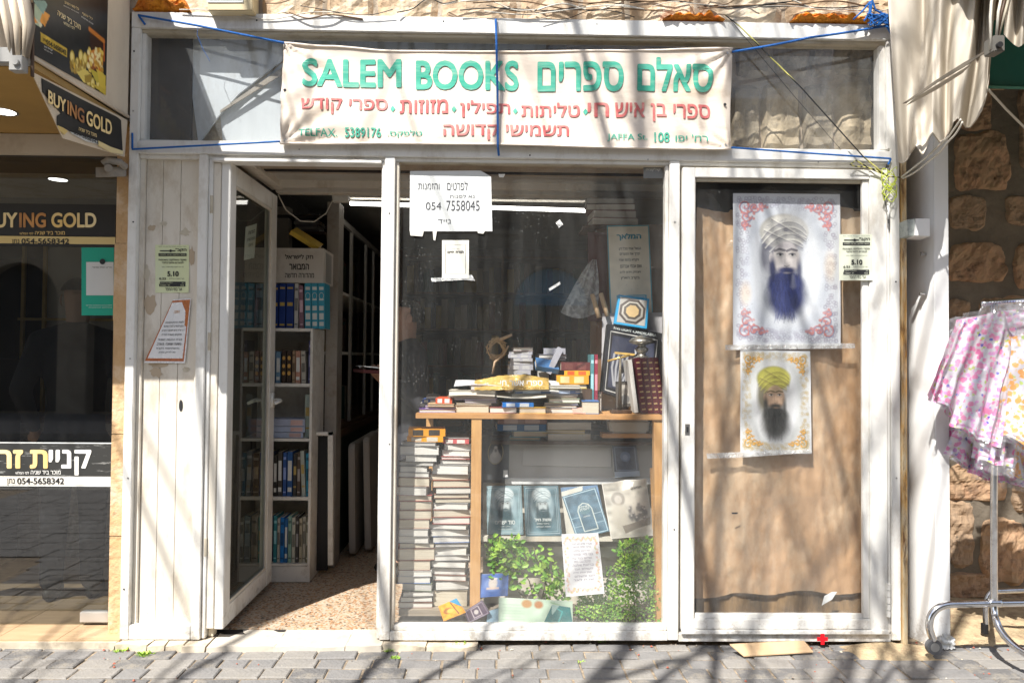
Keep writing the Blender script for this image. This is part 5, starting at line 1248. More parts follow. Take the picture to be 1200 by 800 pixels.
# bare street tree: its shadow falls over the shop front
tr = thing('street_tree', 'bare-branched street tree standing at the kerb opposite the bookshop', 'tree')
m_bark = mat('grey_bark', (.14, .11, .085), .9, var=.4, vscale=12, bump=.6, bscale=20)
trk = MB(); crn = MB(); tr_r = random.Random(17)
def limb(mb, p, d, L_, r0, depth):
    n = 7; pts = [p.copy()]; rr_ = [r0]; q = p.copy(); dd = d.normalized()
    for k in range(n):
        dd = (dd+Vector((tr_r.uniform(-1, 1), tr_r.uniform(-1, 1), tr_r.uniform(-.4, .6)))*.13).normalized(); q = q+dd*(L_/n); pts.append(q.copy()); rr_.append(r0*(1-.55*(k+1)/n))
    mb.tube(pts, rr_, 7 if r0 > .03 else 4, cap=False)
    if depth == 0: return
    for k in range(tr_r.choice([4, 5, 6])):
        i = tr_r.randint(2, n); a = tr_r.uniform(0, 6.28); s_ = Vector((math.cos(a), math.sin(a), tr_r.uniform(.1, .8))).normalized()
        limb(crn, pts[i], (dd*.9+s_*.8).normalized(), L_*tr_r.uniform(.4, .7), rr_[i]*tr_r.uniform(.4, .6), depth-1)
TB = Vector((-1.9, -4.9, GZ-.02))
stems = [((-1.98, -4.85), (.02, .0, 1), 10.5, .07), ((-1.45, -4.95), (.045, -.01, 1), 10.8, .06), ((-.9, -4.9), (.07, .02, 1), 10.2, .05), ((-3.3, -4.8), (-.01, .02, 1), 9.5, .04),
         ((-2.1, -4.8), (-.02, .24, 1), 8.2, .045), ((-1.2, -4.8), (.03, .26, 1), 8.0, .04), ((-.4, -4.85), (.06, .22, 1), 8.4, .04), ((-2.9, -4.85), (.05, .22, 1), 7.6, .035)]
for (xy, d, L_, r0) in stems:
    p = Vector((TB.x*.9+xy[0]*.1, -4.9, GZ)); 
    limb(trk, Vector((xy[0], xy[1], GZ)), Vector(d), L_, r0, 3)
trk.build('trunk', m_bark, tr, smooth=True, kind='stuff'); crn.build('crown', m_bark, tr, smooth=True, kind='stuff')

# ================================================================ INSIDE THE DOORWAY
DG, DR, DB, DN = (.03, .10, .06), (.25, .03, .03), (.02, .05, .22), (.05, .045, .04)
YS = .94
def sx(px, y=450, Y=YS): return P(px, y, Y).x
def sz(py, Y=YS, x=340): return P(x, py, Y).z
bs = thing('bookshelf', 'white narrow bookshelf just inside the entrance with five tiers of books', 'bookshelf')
bx0, bx1 = sx(272), sx(366)
ztop = sz(384.5)
mb = MB(); mb.box(bx1-.016, bx1, YS, YS+.30, 0, ztop); mb.build('side_panel', M['whiteshelf'], bs, bevel=.001)
mb = MB(); mb.box(bx0, bx0+.016, YS, YS+.30, 0, ztop); mb.build('side_panel', M['whiteshelf'], bs)
mb = MB(); mb.box(bx0, bx1, YS+.302, YS+.31, 0, ztop); mb.build('back_panel', M['whiteshelf'], bs)
shz = []
for y0, y1 in ((384.5, 388), (449, 453), (513.5, 517), (582, 586), (660, 663)):
    a, b = sz(y0), sz(y1); shz.append(a); mb = MB(); mb.box(bx0+.017, bx1-.017, YS+.002, YS+.30, b, a-(.0005 if y0 > 390 else 0)); mb.build('shelf', M['whiteshelf'], bs)
mb = MB(); mb.box(bx0+.017, bx1-.017, YS+.004, YS+.02, 0, sz(663.5)); mb.build('plinth', M['whiteshelf'], bs)
def _rlabel(cc):
    k = rnd.random(); lt = tuple(min(.75, .25+v*1.6) for v in cc) if max(cc) < .35 else tuple(v*.35 for v in cc)
    return spine_bands(lt, ((.08, .11), (.34+.1*k, .62+.1*k), (.84, .90))) if k < .75 else spine_bands((.5, .36, .12), ((.2, .24), (.5, .7)))
def stand_row(rows, Y, zf, where, group, ref='spine', W=.15):
    n = len(rows)
    for i, (x0, x1, ytop, cc, *r_) in enumerate(rows):
        lean = r_[0] if r_ else 0; ex = r_[1] if len(r_) > 1 else _rlabel(cc); cn = r_[2] if len(r_) > 2 else ''
        xa, xb = P(x0, 450, Y).x, P(x1, 450, Y).x; zt = P((x0+x1)/2, ytop, Y).z; T = xb-xa-.001; L_ = (zt-zf)-.001
        book(L_, W, T, flat(cc, .45), M['page'], (xb, Y+W/2+.002, zf+L_/2+.0005), (0, -math.pi/2+lean, 0), '%s spine, %s from the left %s' % (cn or colname(cc), ORDL[i], where), group, extra=ex)
ORDL = ['first', 'second', 'third', 'fourth', 'fifth', 'sixth', 'seventh', 'eighth', 'ninth', 'tenth', 'eleventh', 'twelfth', 'thirteenth', 'fourteenth', 'fifteenth', 'sixteenth', 'seventeenth', 'eighteenth', 'nineteenth', 'twentieth']
def colname(c):
    r_, g_, b_ = c; mx = max(c); mn = min(c)
    if mx < .055: return 'black'
    if mx-mn < .12*mx+.02: return 'white' if mx > .5 else 'grey' if mx > .1 else 'dark grey'
    if r_ == mx:
        if g_ > .75*r_: return 'yellow' if b_ < .4*r_ else 'cream'
        if g_ > .45*r_: return 'tan' if b_ > .3*r_ else 'orange'
        return 'dark red' if r_ < .35 else 'red'
    if g_ == mx: return 'teal' if b_ > .7*g_ else 'green'
    return 'light blue' if g_ > .7*b_ else 'blue' if b_ > .3 else 'navy blue'
sb = spine_bands
gold_b = sb((.55, .38, .1), ((.06, .10), (.5, .58), (.88, .92)))
# top of the shelf
AQ = (.06, .36, .50)
def aqua(t, L_, W_, T_):
    mb = MB()
    for a, b in ((.06, .15), (.2, .34), (.40, .5), (.62, .66), (.85, .92)): mb.box(-L_/2+a*L_, -L_/2+b*L_, -W_/2-.0018, -W_/2-.0006, T_*.15, T_*.85)
    mb.build('spine_print', flat((.70, .74, .70)), t)
    mb = MB(); mb.tube([(-L_/2+L_*(.72+.07*math.cos(a)), -W_/2-.001, T_/2+T_*.36*math.sin(a)) for a in [k*math.pi/6 for k in range(13)]], .0016, 4); mb.build('spine_ring', flat((.70, .74, .70)), t)
stand_row([(280, 288, 332, (.10, .28, .42)), (289, 297, 332, (.10, .28, .42)), (298, 306, 332, (.10, .28, .42)), (307, 316, 333, (.5, .48, .42)), (318, 324.5, 333, DB, 0, gold_b), (325.5, 333, 332, DB, 0, gold_b), (334, 342.5, 332, DB, 0, gold_b), (343.5, 348, 332, (.55, .53, .5)), (349, 354, 334, (.28, .16, .20), -.03),
           (355.5, 363, 331.5, AQ, -.02, aqua), (363.5, 371, 331.5, AQ, -.02, aqua), (371.5, 379, 331.5, AQ, -.02, aqua)], YS+.03, ztop, 'on top of the bookshelf', 'books on top of the bookshelf')
ORB = (.60, .30, .08)
def stars(t, L_, W_, T_):
    mb = MB()
    for a in (.3, .52, .76): mb.lathe([(.0001, 0), (T_*.36, 0)], (0, 0, 0), 10); v = mb.v[-20:]; mb.v[-20:] = [(-L_/2+a*L_+p[0]*1.4, -W_/2-.0012, T_/2+p[1]) for p in v]
    mb.build('spine_print', flat((.70, .40, .10)), t)
bandw = sb((.70, .70, .65), ((.1, .2), (.35, .8)))
stand_row([(279, 284, 413, (.4, .38, .33)), (285, 290, 412, (.50, .30, .18), 0, bandw), (291, 297, 412, (.45, .40, .33)), (298, 303, 411, (.08, .05, .03), 0, stars), (304, 309, 411, (.08, .05, .03), 0, stars), (310, 315, 411, (.3, .25, .18)), (316, 322, 411, (.12, .2, .3)), (323, 328, 412, (.18, .30, .42), 0, bandw), (329.5, 334.5, 410, (.06, .04, .03), 0, stars),
           (335.5, 341, 410, (.06, .04, .03), 0, stars), (342, 345.5, 411, (.38, .26, .16)), (346, 351.5, 411, (.50, .26, .18), 0, bandw), (352.5, 357.5, 411, (.52, .48, .40), -.03), (361, 364.5, 399, (.12, .12, .26))], YS+.02, shz[1], 'on the second bookshelf tier', 'books on the second tier')
# third tier: lying books and one upright
for i, (y0, y1, x0, x1, cc) in enumerate(((507, 513.3, 300, 355, (.45, .5, .62)), (500, 506.6, 300, 357, (.42, .48, .62)), (489, 496, 300, 357, (.40, .44, .56)))):
    za_, zb_3 = sz(y1), sz(y0); xa, xb = sx(x0), sx(x1)
    if i == 2: za_ = sz(499.7); zb_3 = za_+(sz(489)-sz(496))+.008
    if i == 1: zb_3 = za_+(zb_3-za_)
    book(xb-xa, .15, zb_3-za_-.001, flat(cc), M['page'], ((xa+xb)/2, YS+.10, za_+.0005), (0, 0, .0), 'pale blue book with a pinkish label, %s in the flat pile on the third tier' % ('bottom', 'middle', 'top')[i], 'flat pile on the third tier', extra=sb((.62, .42, .38), ((.1, .3), (.7, .95))))
stand_row([(357.5, 364, 462, (.40, .48, .42))], YS+.05, shz[2], 'on the third tier, upright and pale green', None)
stand_row([(281, 289, 530, DN), (290, 297, 528, (.1, .1, .12)), (298, 305, 531, (.2, .12, .06)), (306, 312, 530, DB), (313, 321, 529, (.05, .06, .09)), (322, 326, 533, DN, 0, bandw), (327, 332, 529, (.08, .07, .06), 0, bandw), (333, 337, 530, (.04, .10, .30)), (338, 344, 529, (.03, .10, .28), .0, bandw), (345, 349, 531, DN), (349.5, 353.5, 530, (.10, .07, .05)),
           (354, 358.5, 528, (.45, .48, .42), -.05), (360, 364.5, 531, (.04, .28, .42), -.02)], YS+.02, shz[3], 'on the fourth bookshelf tier', 'books on the fourth tier')
stand_row([(281, 288, 606, (.3, .3, .28)), (289, 296, 604, (.1, .2, .25)), (297, 304, 604, (.4, .36, .28)), (305, 312, 606, (.05, .22, .2)), (313, 321, 605, (.1, .15, .3)), (323, 327, 604, (.05, .25, .28)), (327.5, 330.5, 607, (.5, .48, .42)), (331, 335.5, 606, (.02, .18, .50)), (336, 339.5, 607, (.02, .12, .32), 0, bandw), (340, 344, 604, (.25, .42, .35)), (344.5, 348.5, 606, (.48, .48, .4)),
           (349, 352.5, 605, DN), (353, 356.5, 607, (.40, .36, .26)), (357, 360.5, 605, (.42, .40, .32)), (361, 364.5, 606, (.25, .24, .16))], YS+.02, shz[4], 'on the lowest bookshelf tier', 'books on the lowest tier')
# carton on top
ct = thing('carton', 'white printed carton with three lines of Hebrew standing on the books of the bookshelf', 'carton')
YC = YS+.02; zc0_ = P(340, 331, YC).z; zc1_ = P(340, 290.5, YC).z; xc0, xc1 = P(283, 310, YC).x, P(379, 310, YC).x
mb = MB(); mb.box(xc0, xc1, YC, YC+.28, zc0_, zc1_); mb.build('box', mat('white_carton', (.60, .56, .50), .75, dirt=(.42, .36, .29), dirt_amt=.4, dscale=9), ct, bevel=.002)
mb = MB(); mb.box(xc1-.0005, xc1+.0015, YC+.06, YC+.22, zc0_+.012, zc1_-.02); mb.build('tape_strip', M['grey'], ct)
lpx([(heb('חק לישראל'), 334, 298, 367, 305, .025), (heb('המבואר'), 339, 309, 362, 316, .025), (heb('מהדורה חדשה'), 334, 320, 368, 325.5, .015)], YC-.0015, M['ink'], ct)
# books piled behind, yellow book
for i in range(7):
    y0 = 262+i*4.2; xa, xb = P(344, 270, 1.5).x, P(374, 270, 1.5).x; z_ = P(350, 268+(6-i)*3.6, 1.5).z
    book(xb-xa-.01*(i % 3), .2, .018, flat((.35, .33, .31) if i % 2 else (.2, .19, .2)), M['page_g'], ((xa+xb)/2, 1.6, P(350, 272, 1.5).z+i*.0195), (0, 0, 0), 'grey book, %s from the bottom in the high pile above the carton' % ORDL[i], 'pile above the carton')
hp = thing('wall_shelf', 'dark wooden shelf high behind the carton carrying a grey pile', 'shelf')
mb = MB(); z_ = P(350, 272, 1.5).z; mb.box(P(335, 270, 1.5).x, P(382, 270, 1.5).x, 1.46, 1.8, z_-.02, z_-.001); mb.build('board', M['darkwood'], hp)
book(.20, .14, .03, flat((.62, .42, .06)), M['page'], (P(357, 280, YS+.1).x, YS+.12, zc1_+.06), (.35, .55, .2), 'yellow book leaning open-edged on top of the white carton')
# painted pillar, door frame piece
pl_ = thing('pillar', 'grubby white square pillar behind the entrance bookshelf', 'pillar')
mb = MB(); xa = bx1+.004; xb = P(396, 450, 1.3).x; mb.box(xa, xb, 1.26, 1.42, 0, 2.48); mb.build('post', mat('grubby_white_wood', (.34, .31, .27), .6, dirt=(.2, .16, .12), dirt_amt=.6, dscale=8), pl_, bevel=.003)
mb = MB(); mb.box(P(310, 400, 1.45).x, P(336, 400, 1.45).x, 1.45, 1.55, 0, 2.48); mb.build('post', bpy.data.materials['grubby_white_wood'], pl_)
fr_ = thing('frame_panel', 'low white door frame leaning beside the entrance bookshelf', 'frame')
YF = 1.06
for (x0, y0, x1, y1) in ((384, 506, 390, 662), (366.5, 506, 390, 510)):
    mb = MB(); q = pq(x0, y0, x1, y1, YF); mb.hexa(q, [p+Vector((0, .03, 0)) for p in q]); mb.build('frame_bar', M['whiteshelf'], fr_, bevel=.002)
mb = MB(); q = pq(369, 511, 383.5, 668, YF+.05); mb.hexa(q, [p+Vector((0, .02, 0)) for p in q]); mb.build('dark_backing', M['black'], fr_)
# left-hand wall cabinets receding into the shop
wc = thing('wall_cabinet', 'dark wall cabinet with aluminium sliding glass doors along the left side of the shop', 'cabinet')
XC = -1.13
def cpx(px, py): return PXc(px, py, XC)
def cbox(y0, y1, z0, z1, d0=0, d1=.02, nm='panel', m=None): 
    mb = MB(); mb.box(XC-d1, XC-d0, y0, y1, z0, z1); return mb.build(nm, m or M['dark'], wc)
ya_ = 1.44
m_alu2 = mat('dull_aluminium', (.36, .34, .31), .45, .4)
m_gr = mat('dark_green_panel', (.05, .065, .045), .6, var=.3)
zmid = cpx(400, 497).z
cbox(ya_, 3.9, 0, zmid-.08, 0, .45, 'lower_cabinet', m_gr); cbox(ya_-.01, 3.9, zmid-.08, zmid-.03, -.03, .45, 'ledge', M['darkwood']); cbox(ya_-.01, 3.9, zmid-.025, zmid, -.01, .45, 'ledge', M['darkwood'])
cbox(ya_, 3.9, zmid, 2.45, .44, .46, 'back_panel', M['dark'])
for z_ in (cpx(400, 412).z, cpx(400, 340).z, 2.42): cbox(ya_, 3.9, z_-.02, z_, .015, .44, 'shelf', M['whiteshelf'] if z_ < 2.4 else M['dark'])
for px in (392, 411, 428, 437): 
    Y = cpx(px, 400).y; cbox(Y-.02, Y+.02, zmid+.001, 2.38, -.006, .014, 'door_stile', m_alu2)
cbox(ya_, 3.9, 2.38, 2.42, -.008, .014, 'top_rail', m_alu2)
mb = MB(); mb.add([(XC-.004, 1.95, zmid), (XC-.004, 3.9, zmid), (XC-.004, 3.9, 2.38), (XC-.004, 1.95, 2.38)], [(0, 1, 2, 3)]); mb.build('pane', M['glass_cab'], wc)
r = random.Random(51)
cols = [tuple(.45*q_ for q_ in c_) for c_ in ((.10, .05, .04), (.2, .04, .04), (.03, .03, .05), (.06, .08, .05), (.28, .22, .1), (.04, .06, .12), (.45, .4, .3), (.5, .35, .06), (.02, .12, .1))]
def simple_books(n, fn, parent, name='row_of_books'):
    # far dim rows beyond the 300 largest books: one part per row
    mb = MB(); ms = []
    for i in range(n):
        p0, sz_, rot, c = fn(i); m_ = flat(c)
        if m_ not in ms: ms.append(m_)
        mb.box(p0[0]-sz_[0]/2, p0[0]+sz_[0]/2, p0[1]-sz_[1]/2, p0[1]+sz_[1]/2, p0[2], p0[2]+sz_[2], ms.index(m_))
    mb.build(name, ms, parent, kind='stuff')
for si, (z_, y0) in enumerate(((zmid+.0008, 1.5), (cpx(400, 412).z+.0008, 1.5), (cpx(400, 340).z+.0008, 1.5))):
    yy = y0
    def fn(i, z_=z_):
        global yy
        t = r.uniform(.022, .05); h = r.uniform(.2, .27); yy += t+.001
        return (XC-.16-r.uniform(0, .02), yy-t/2, z_), (.17, t, h), (0, 0, 0), r.choice(cols)
    simple_books(18, fn, wc)
# folding tables
m_ft = mat('off_white_plastic_table', (.40, .37, .33), .5, bump=.1, bscale=90)
def ftable(lab, y0, y1, x, tilt, pt, pb):
    t = thing('folded_table', lab, 'table'); zb0 = .01; zt0 = P(*pt, (y0)).z
    def rr(y0, y1, z0, z1, rad, th, x0, tilt=tilt):
        pts = []
        for (cy, cz, a0) in ((y0+rad, z0+rad, math.pi), (y1-rad, z0+rad, 1.5*math.pi), (y1-rad, z1-rad, 0), (y0+rad, z1-rad, .5*math.pi)):
            for k in range(5): a = a0+k*math.pi/8; pts.append((x0-tilt*(cz+rad*math.sin(a)), cy+rad*math.cos(a), cz+rad*math.sin(a)))
        return pts
    mb = MB(); mb.prism(rr(y0, y1, zb0, zt0, .05, 0, x), (-.045, 0, 0)); mb.build('tabletop', m_ft, t, bevel=.008)
    return t
zt_ = 0
ftable('nearer grey-white folded plastic table leaning against the green cabinet', 1.52, 2.55, -1.0, .02, (404, 520), None)
ftable('farther grey-white folded plastic table, partly hidden, leaning in front of the other', 1.62, 2.6, -.905, .03, (418, 512), None)
mb = MB(); c = PXc(393, 528, XC+.004); mb.tube([c, c+Vector((.02, 0, 0))], .014, 8); mb.tube([c+Vector((.012, 0, .02)), c+Vector((.012, 0, -.05))], .006, 6)
mb.build('brass_handle', M['gold'], wc)
# electrical cord looping under the beam
rope('cable', 'beige electric cable looping below the white beam in the doorway', [P(326, 228, .84), P(335, 246, .86), P(352, 259, .88), P(368, 260, .9), P(382, 250, .95), P(390, 234, 1.0)], .004, m_whc, 'cable', sub=5)
jb = thing('junction_box', 'small cream junction box under the ceiling beam beside the lit tube', 'box')
mb = MB(); q = pq(389, 228, 408, 236, 1.0); mb.hexa(q, [p+Vector((0, .05, 0)) for p in q]); mb.build('housing', M['whiteshelf'], jb, bevel=.002)

# ================================================================ DISPLAY WINDOW
ds = thing('window_display', 'low wooden base and cream back boards inside the display window', 'display base')
YD = .14
zf1 = P(500, 713, YD).z
mb = MB(); mb.box(xw0+.03, P(566, 713, YD).x, .12, .62, zf1-.03, zf1-.0005); mb.build('base_plank', mat('old_grey_plank', (.36, .30, .22), .8, col2=(.22, .18, .13), vscale=5, stretch=(.5, 6, 6)), ds)
mb = MB(); mb.box(xw0+.02, xw1-.02, .075, .72, .005, .03); mb.build('base_floor', mat('dusty_brown_base', (.30, .25, .19), .9, var=.4, vscale=8), ds)
m_crm = mat('aged_cream_board', (.66, .61, .50), .8, dirt=(.50, .40, .27), dirt_amt=.6, dscale=4)
mb = MB(); q = pq(566, 566, 772, 742, .46); mb.hexa(q, [p+Vector((0, .02, 0)) for p in q]); mb.build('back_board', m_crm, ds)
mb = MB(); q = pq(562, 640, 770, 652, .40); mb.hexa(q, [p+Vector((0, .06, 0)) for p in q]); mb.build('ledge', m_crm, ds)
mb = MB(); q = pq(562, 628, 775, 634, .30); mb.hexa(q, [p+Vector((0, .16, 0)) for p in q]); mb.build('ledge', m_crm, ds)
mb = MB(); q = pq(592, 560, 775, 567, .36); mb.hexa(q, [p+Vector((0, .1, 0)) for p in q]); mb.build('ledge', M['paper'], ds)
gbd = thing('grey_board', 'large blank light grey board standing on the display ledge under the table', 'board')
mb = MB(); slab(mb, P(594, 559.5, .38), P(772, 559.5, .38), P(772, 517, .43), P(596, 516, .43), .01); mb.build('board', mat('shade_grey_board', (.52, .50, .45), .6, dirt=(.42, .38, .3), dirt_amt=.4, dscale=5), gbd)  # the grey is the shade under the table, put into the board's colour
mb = MB(); slab(mb, P(612, 545, .388), P(716, 547, .385), P(716, 524, .418), P(614, 524, .42), .002); mb.build('paler_label', mat('paler_label', (.60, .58, .52), .5), gbd)
tb = thing('display_table', 'long pine plank table crowded with books in the display window', 'table')
ztt = P(630, 485, .12).z
mb = MB(); mb.box(P(487, 485, .12).x, P(776, 488, .12).x, .12, .70, ztt-.028, ztt); mb.build('tabletop', M['wood'], tb, bevel=.002)
mb = MB(); q = pq(550.5, 491.5, 562.5, 704, .125); mb.box(q[0].x, q[1].x, .125, .16, zf1+.001, ztt-.029); mb.build('leg', M['woodv'], tb)
mb = MB(); mb.hexa([P(770, 740, .13), P(781, 740, .13), P(777, 491.5, .13), P(766, 491.5, .13)], [P(766, 735, .2), P(772, 735, .2), P(770, 491.5, .2), P(764, 491.5, .2)]); mb.build('leg', M['woodv'], tb)
for xx in (-.42, .72):
    mb = MB(); mb.box(xx, xx+.04, .62, .66, .031, ztt-.029); mb.build('leg', M['woodv'], tb)
mb = MB(); mb.hexa([P(764.5, 620, .22), P(769, 620, .22), P(766, 548, .25), P(761.5, 548, .25)], [P(764.5, 620, .24), P(769, 620, .24), P(766, 548, .27), P(761.5, 548, .27)]); mb.build('brace', M['woodv'], tb)

S = 3.075
pgm = {'w': M['page_w'], 'c': M['page'], 'g': M['page_g']}
BR, RD, GY, WH, OR_, BK, BLU = (.20, .08, .05), (.42, .07, .06), (.36, .35, .33), (.62, .60, .56), (.80, .34, .02), (.03, .028, .026), (.06, .14, .36)
def flat_pile(rows, ox, oy, s, Y, where, group, W=.155, zfloor=None):
    """rows from the top: (x0,x1,y0,y1,cover,pages[,tilt]) in zoomed pixels; piled exactly on each other"""
    rows = rows[::-1]; z = zfloor
    for i, (x0, x1, y0, y1, cc, pg, *r_) in enumerate(rows):
        xa, xb = ox+x0/s, ox+x1/s; yt, yb_ = oy+y0/s, oy+y1/s
        a, b = P(xa, yb_, Y), P(xb, yt, Y)
        if z is None: z = a.z
        top = P(xa, oy+(rows[i+1][3] if i+1 < len(rows) else y0)/s, Y).z
        T = max(.005, top-z-.0006) if i+1 < len(rows) else b.z-z
        W_ = W*rnd.uniform(.9, 1.05)
        sp = r_[0] if r_ else 0      # 1: spine to the front
        yaw_ = rnd.uniform(-.11, .11)
        ex = None
        if sp: ex = spine_bands(r_[1] if len(r_) > 1 else (.6, .55, .45), ((.12, .4), (.55, .85)))
        book(b.x-a.x, W_, T, flat(cc, .5), pgm[pg], ((a.x+b.x)/2+rnd.uniform(-.004, .004), Y+W_/2+.008+rnd.uniform(0, .014), z), (0, 0, yaw_+(0 if sp else math.pi)), '%s-covered book, %s %s' % (colname(cc), (ORD[i]+' from the bottom') if i else 'lowest', where), group, extra=ex)
        z += T+.0005
    return z
rowsA = [(52, 185, 70, 96, OR_, 'c', 1, (.05, .04, .03)), (56, 188, 97, 116, OR_, 'c', 1, (.6, .55, .45)), (35, 160, 117, 130, GY, 'g'), (25, 168, 131, 163, GY, 'w'), (42, 156, 164, 188, GY, 'w'), (22, 150, 189, 204, BK, 'g'), (22, 122, 205, 226, GY, 'w'), (20, 132, 227, 244, GY, 'w'), (18, 132, 245, 278, BR, 'c'), (18, 128, 279, 309, GY, 'w'),
         (20, 142, 310, 331, RD, 'c'), (18, 134, 332, 363, BR, 'c'), (20, 138, 364, 396, BR, 'c'), (20, 132, 397, 430, (.38, .22, .17), 'c'), (22, 130, 431, 457, GY, 'w'), (20, 132, 458, 483, GY, 'w'), (20, 146, 484, 502, BK, 'c'), (12, 146, 503, 545, (.26, .09, .05), 'c'), (16, 134, 546, 581, BR, 'c'),
         (16, 138, 582, 602, WH, 'w'), (18, 138, 603, 629, BLU, 'w'), (36, 146, 630, 656, (.16, .19, .12), 'g'), (30, 142, 657, 676, BK, 'w'), (26, 142, 677, 696, BK, 'w'), (18, 143, 697, 716, BR, 'w')]
rowsB = [(185, 278, 97, 106, BK, 'g'), (183, 280, 107, 123, (.55, .12, .12), 'w', 1, (.7, .66, .6)), (180, 280, 124, 146, GY, 'w'), (178, 280, 147, 168, WH, 'w'), (172, 278, 169, 180, RD, 'w'), (168, 278, 181, 198, BK, 'w'), (146, 279, 199, 233, GY, 'w'), (134, 276, 234, 255, (.25, .08, .05), 'c'), (142, 276, 256, 281, (.3, .1, .06), 'c'),
         (150, 278, 282, 304, BK, 'w'), (146, 274, 305, 320, BR, 'c'), (146, 276, 321, 337, BK, 'c'), (150, 276, 338, 360, GY, 'w'), (138, 276, 361, 388, (.30, .10, .07), 'c'), (138, 274, 389, 413, RD, 'w'), (136, 274, 414, 433, BK, 'w'), (134, 274, 434, 457, GY, 'w'), (136, 270, 458, 482, BLU, 'w'), (150, 272, 483, 497, (.1, .09, .08), 'g'),
         (144, 270, 498, 526, GY, 'w'), (140, 270, 527, 546, GY, 'w'), (142, 268, 547, 571, BK, 'w'), (144, 268, 572, 597, GY, 'w'), (148, 270, 598, 618, BR, 'w'), (148, 270, 619, 652, BK, 'w'), (146, 272, 653, 700, (.24, .20, .14), 'c')]
flat_pile(rowsA, 460, 480, S, YD, 'in the left floor stack in the window', 'left floor stack', zfloor=zf1)
flat_pile(rowsB, 460, 480, S, YD+.025, 'in the floor stack by the pine leg', 'floor stack by the table leg', zfloor=zf1)
# ---- piles on the table
T5 = 5.4545
def tp(rows, Y, where, group, W=.17): return flat_pile(rows, 480, 390, T5, Y, where, group, W, zfloor=ztt+.0006)
tp([(175, 282, 418, 452, (.62, .10, .04), 'w', 1, (.72, .70, .66)), (112, 284, 453, 469, (.55, .38, .22), 'c'), (90, 282, 470, 484, (.45, .35, .5), 'w'), (52, 285, 485, 499, (.18, .1, .34), 'w')], .15, 'in the leftmost pile on the table', 'leftmost table pile')
tp([(100, 180, 402, 425, DN, 'g'), (80, 176, 426, 450, (.05, .1, .3), 'g', 1), (62, 170, 451, 470, (.5, .48, .45), 'w'), (58, 160, 471, 497, (.3, .1, .1), 'w')], .33, 'in the pile behind the leftmost one', 'second row left pile')
tp([(360, 540, 367, 384, (.40, .38, .2), 'c'), (385, 600, 335, 366, BR, 'w'), (255, 560, 385, 402, (.6, .55, .45), 'w'), (250, 556, 403, 416, (.32, .2, .12), 'w'), (285, 560, 417, 430, (.35, .28, .45), 'w'), (340, 545, 431, 448, (.3, .25, .32), 'g'), (292, 520, 449, 461, (.6, .5, .36), 'w'), (290, 508, 462, 500, (.38, .28, .18), 'c')][1:], .16, 'in the second table pile from the left', 'second table pile')
tp([(585, 786, 447, 474, (.02, .20, .62), 'w', 1, (.65, .72, .8)), (515, 690, 475, 499, (.28, .05, .06), 'w')], .14, 'under the middle table pile', 'middle table pile')
tp([(560, 880, 395, 412, (.6, .55, .48), 'w'), (610, 890, 413, 428, (.22, .2, .2), 'w'), (650, 870, 429, 446, (.1, .09, .1), 'g'), (600, 880, 447, 499, (.25, .2, .2), 'g')], .30, 'in the middle back table pile', 'middle back pile')
tp([(690, 862, 478, 513, (.72, .42, .05), 'c')], .128, 'with yellow cover at the front edge of the table', None)
tp([(660, 1100, 338, 352, (.58, .55, .45), 'w'), (640, 1100, 353, 363, (.5, .45, .3), 'c'), (665, 1085, 364, 388, (.10, .17, .34), 'w', 1, (.45, .55, .7)), (650, 1080, 389, 404, (.55, .5, .4), 'w'), (720, 1080, 405, 418, (.2, .12, .1), 'c'), (890, 1090, 419, 445, (.35, .45, .3), 'w'), (870, 1090, 446, 460, (.25, .3, .5), 'w'), (862, 1080, 461, 480, BK, 'w'), (862, 1082, 481, 503, (.4, .4, .42), 'w')], .19, 'in the wide table pile right of the middle', 'wide table pile')
tp([(1112, 1222, 438, 507, (.06, .16, .38), 'c')], .13, 'large and blue with cream pages near the right end of the table', None)
tp([(1105, 1240, 376, 386, (.10, .03, .02), 'w'), (1106, 1240, 387, 402, (.3, .26, .22), 'c'), (1100, 1235, 403, 500, (.3, .26, .22), 'g')], .32, 'in the dim pile behind it all'.replace('it all', 'the blue book'), 'pile behind the blue book')
# loose magazines and papers draped on the piles
def sheet(lab, x0, y0, x1, y1, Y, dpt, c, lift=.01, cat='magazine', tip=0):
    a, b = P(x0, y1, Y), P(x1, y1, Y); mb = MB(); w_ = b.x-a.x
    def f(u, v, o=0): return Vector((a.x+w_*u, Y+dpt*v+.01*math.sin(u*5), a.z+(P(x0, y0, Y).z-a.z)*v*.6+lift*math.sin(u*3.1+v)*.7+tip*u*u+o))
    mb.grid(10, 4, lambda u, v: f(u, v)); mb.grid(10, 4, lambda u, v: f(u, v, -.004))
    for k in range(10): mb.add([f(k/10, 0), f((k+1)/10, 0), f((k+1)/10, 0, -.004), f(k/10, 0, -.004)], [(0, 1, 2, 3)])
    return mb.build('magazine', flat(c), None, label=lab, cat=cat)
sheet('pale magazine curling at the top left of the table pile', 532, 445, 592, 452, .18, .16, (.62, .62, .62), .012)
sheet('cream magazine hanging over the middle of the table pile', 582, 455, 640, 464, .15, .16, (.66, .62, .52), -.012)
sheet('white brochure with curled corner beside the gold bag', 604, 452, 655, 458, .17, .14, (.66, .65, .6), .008)
sheet('thin cream brochure on the left table pile', 526, 458, 580, 463, .15, .15, (.66, .6, .5), .006)
sheet('pink and white leaflet under the white pages at the right pile', 672, 474, 686, 484, .135, .1, (.65, .35, .28), .004)
sheet('white leaflet fanned below the orange books', 652, 448, 682, 456, .22, .14, (.68, .6, .45), -.008, tip=-.012)
sheet('white spiral-bound booklet left of the orange books', 640, 443, 656, 452, .24, .1, (.6, .6, .58), .003)
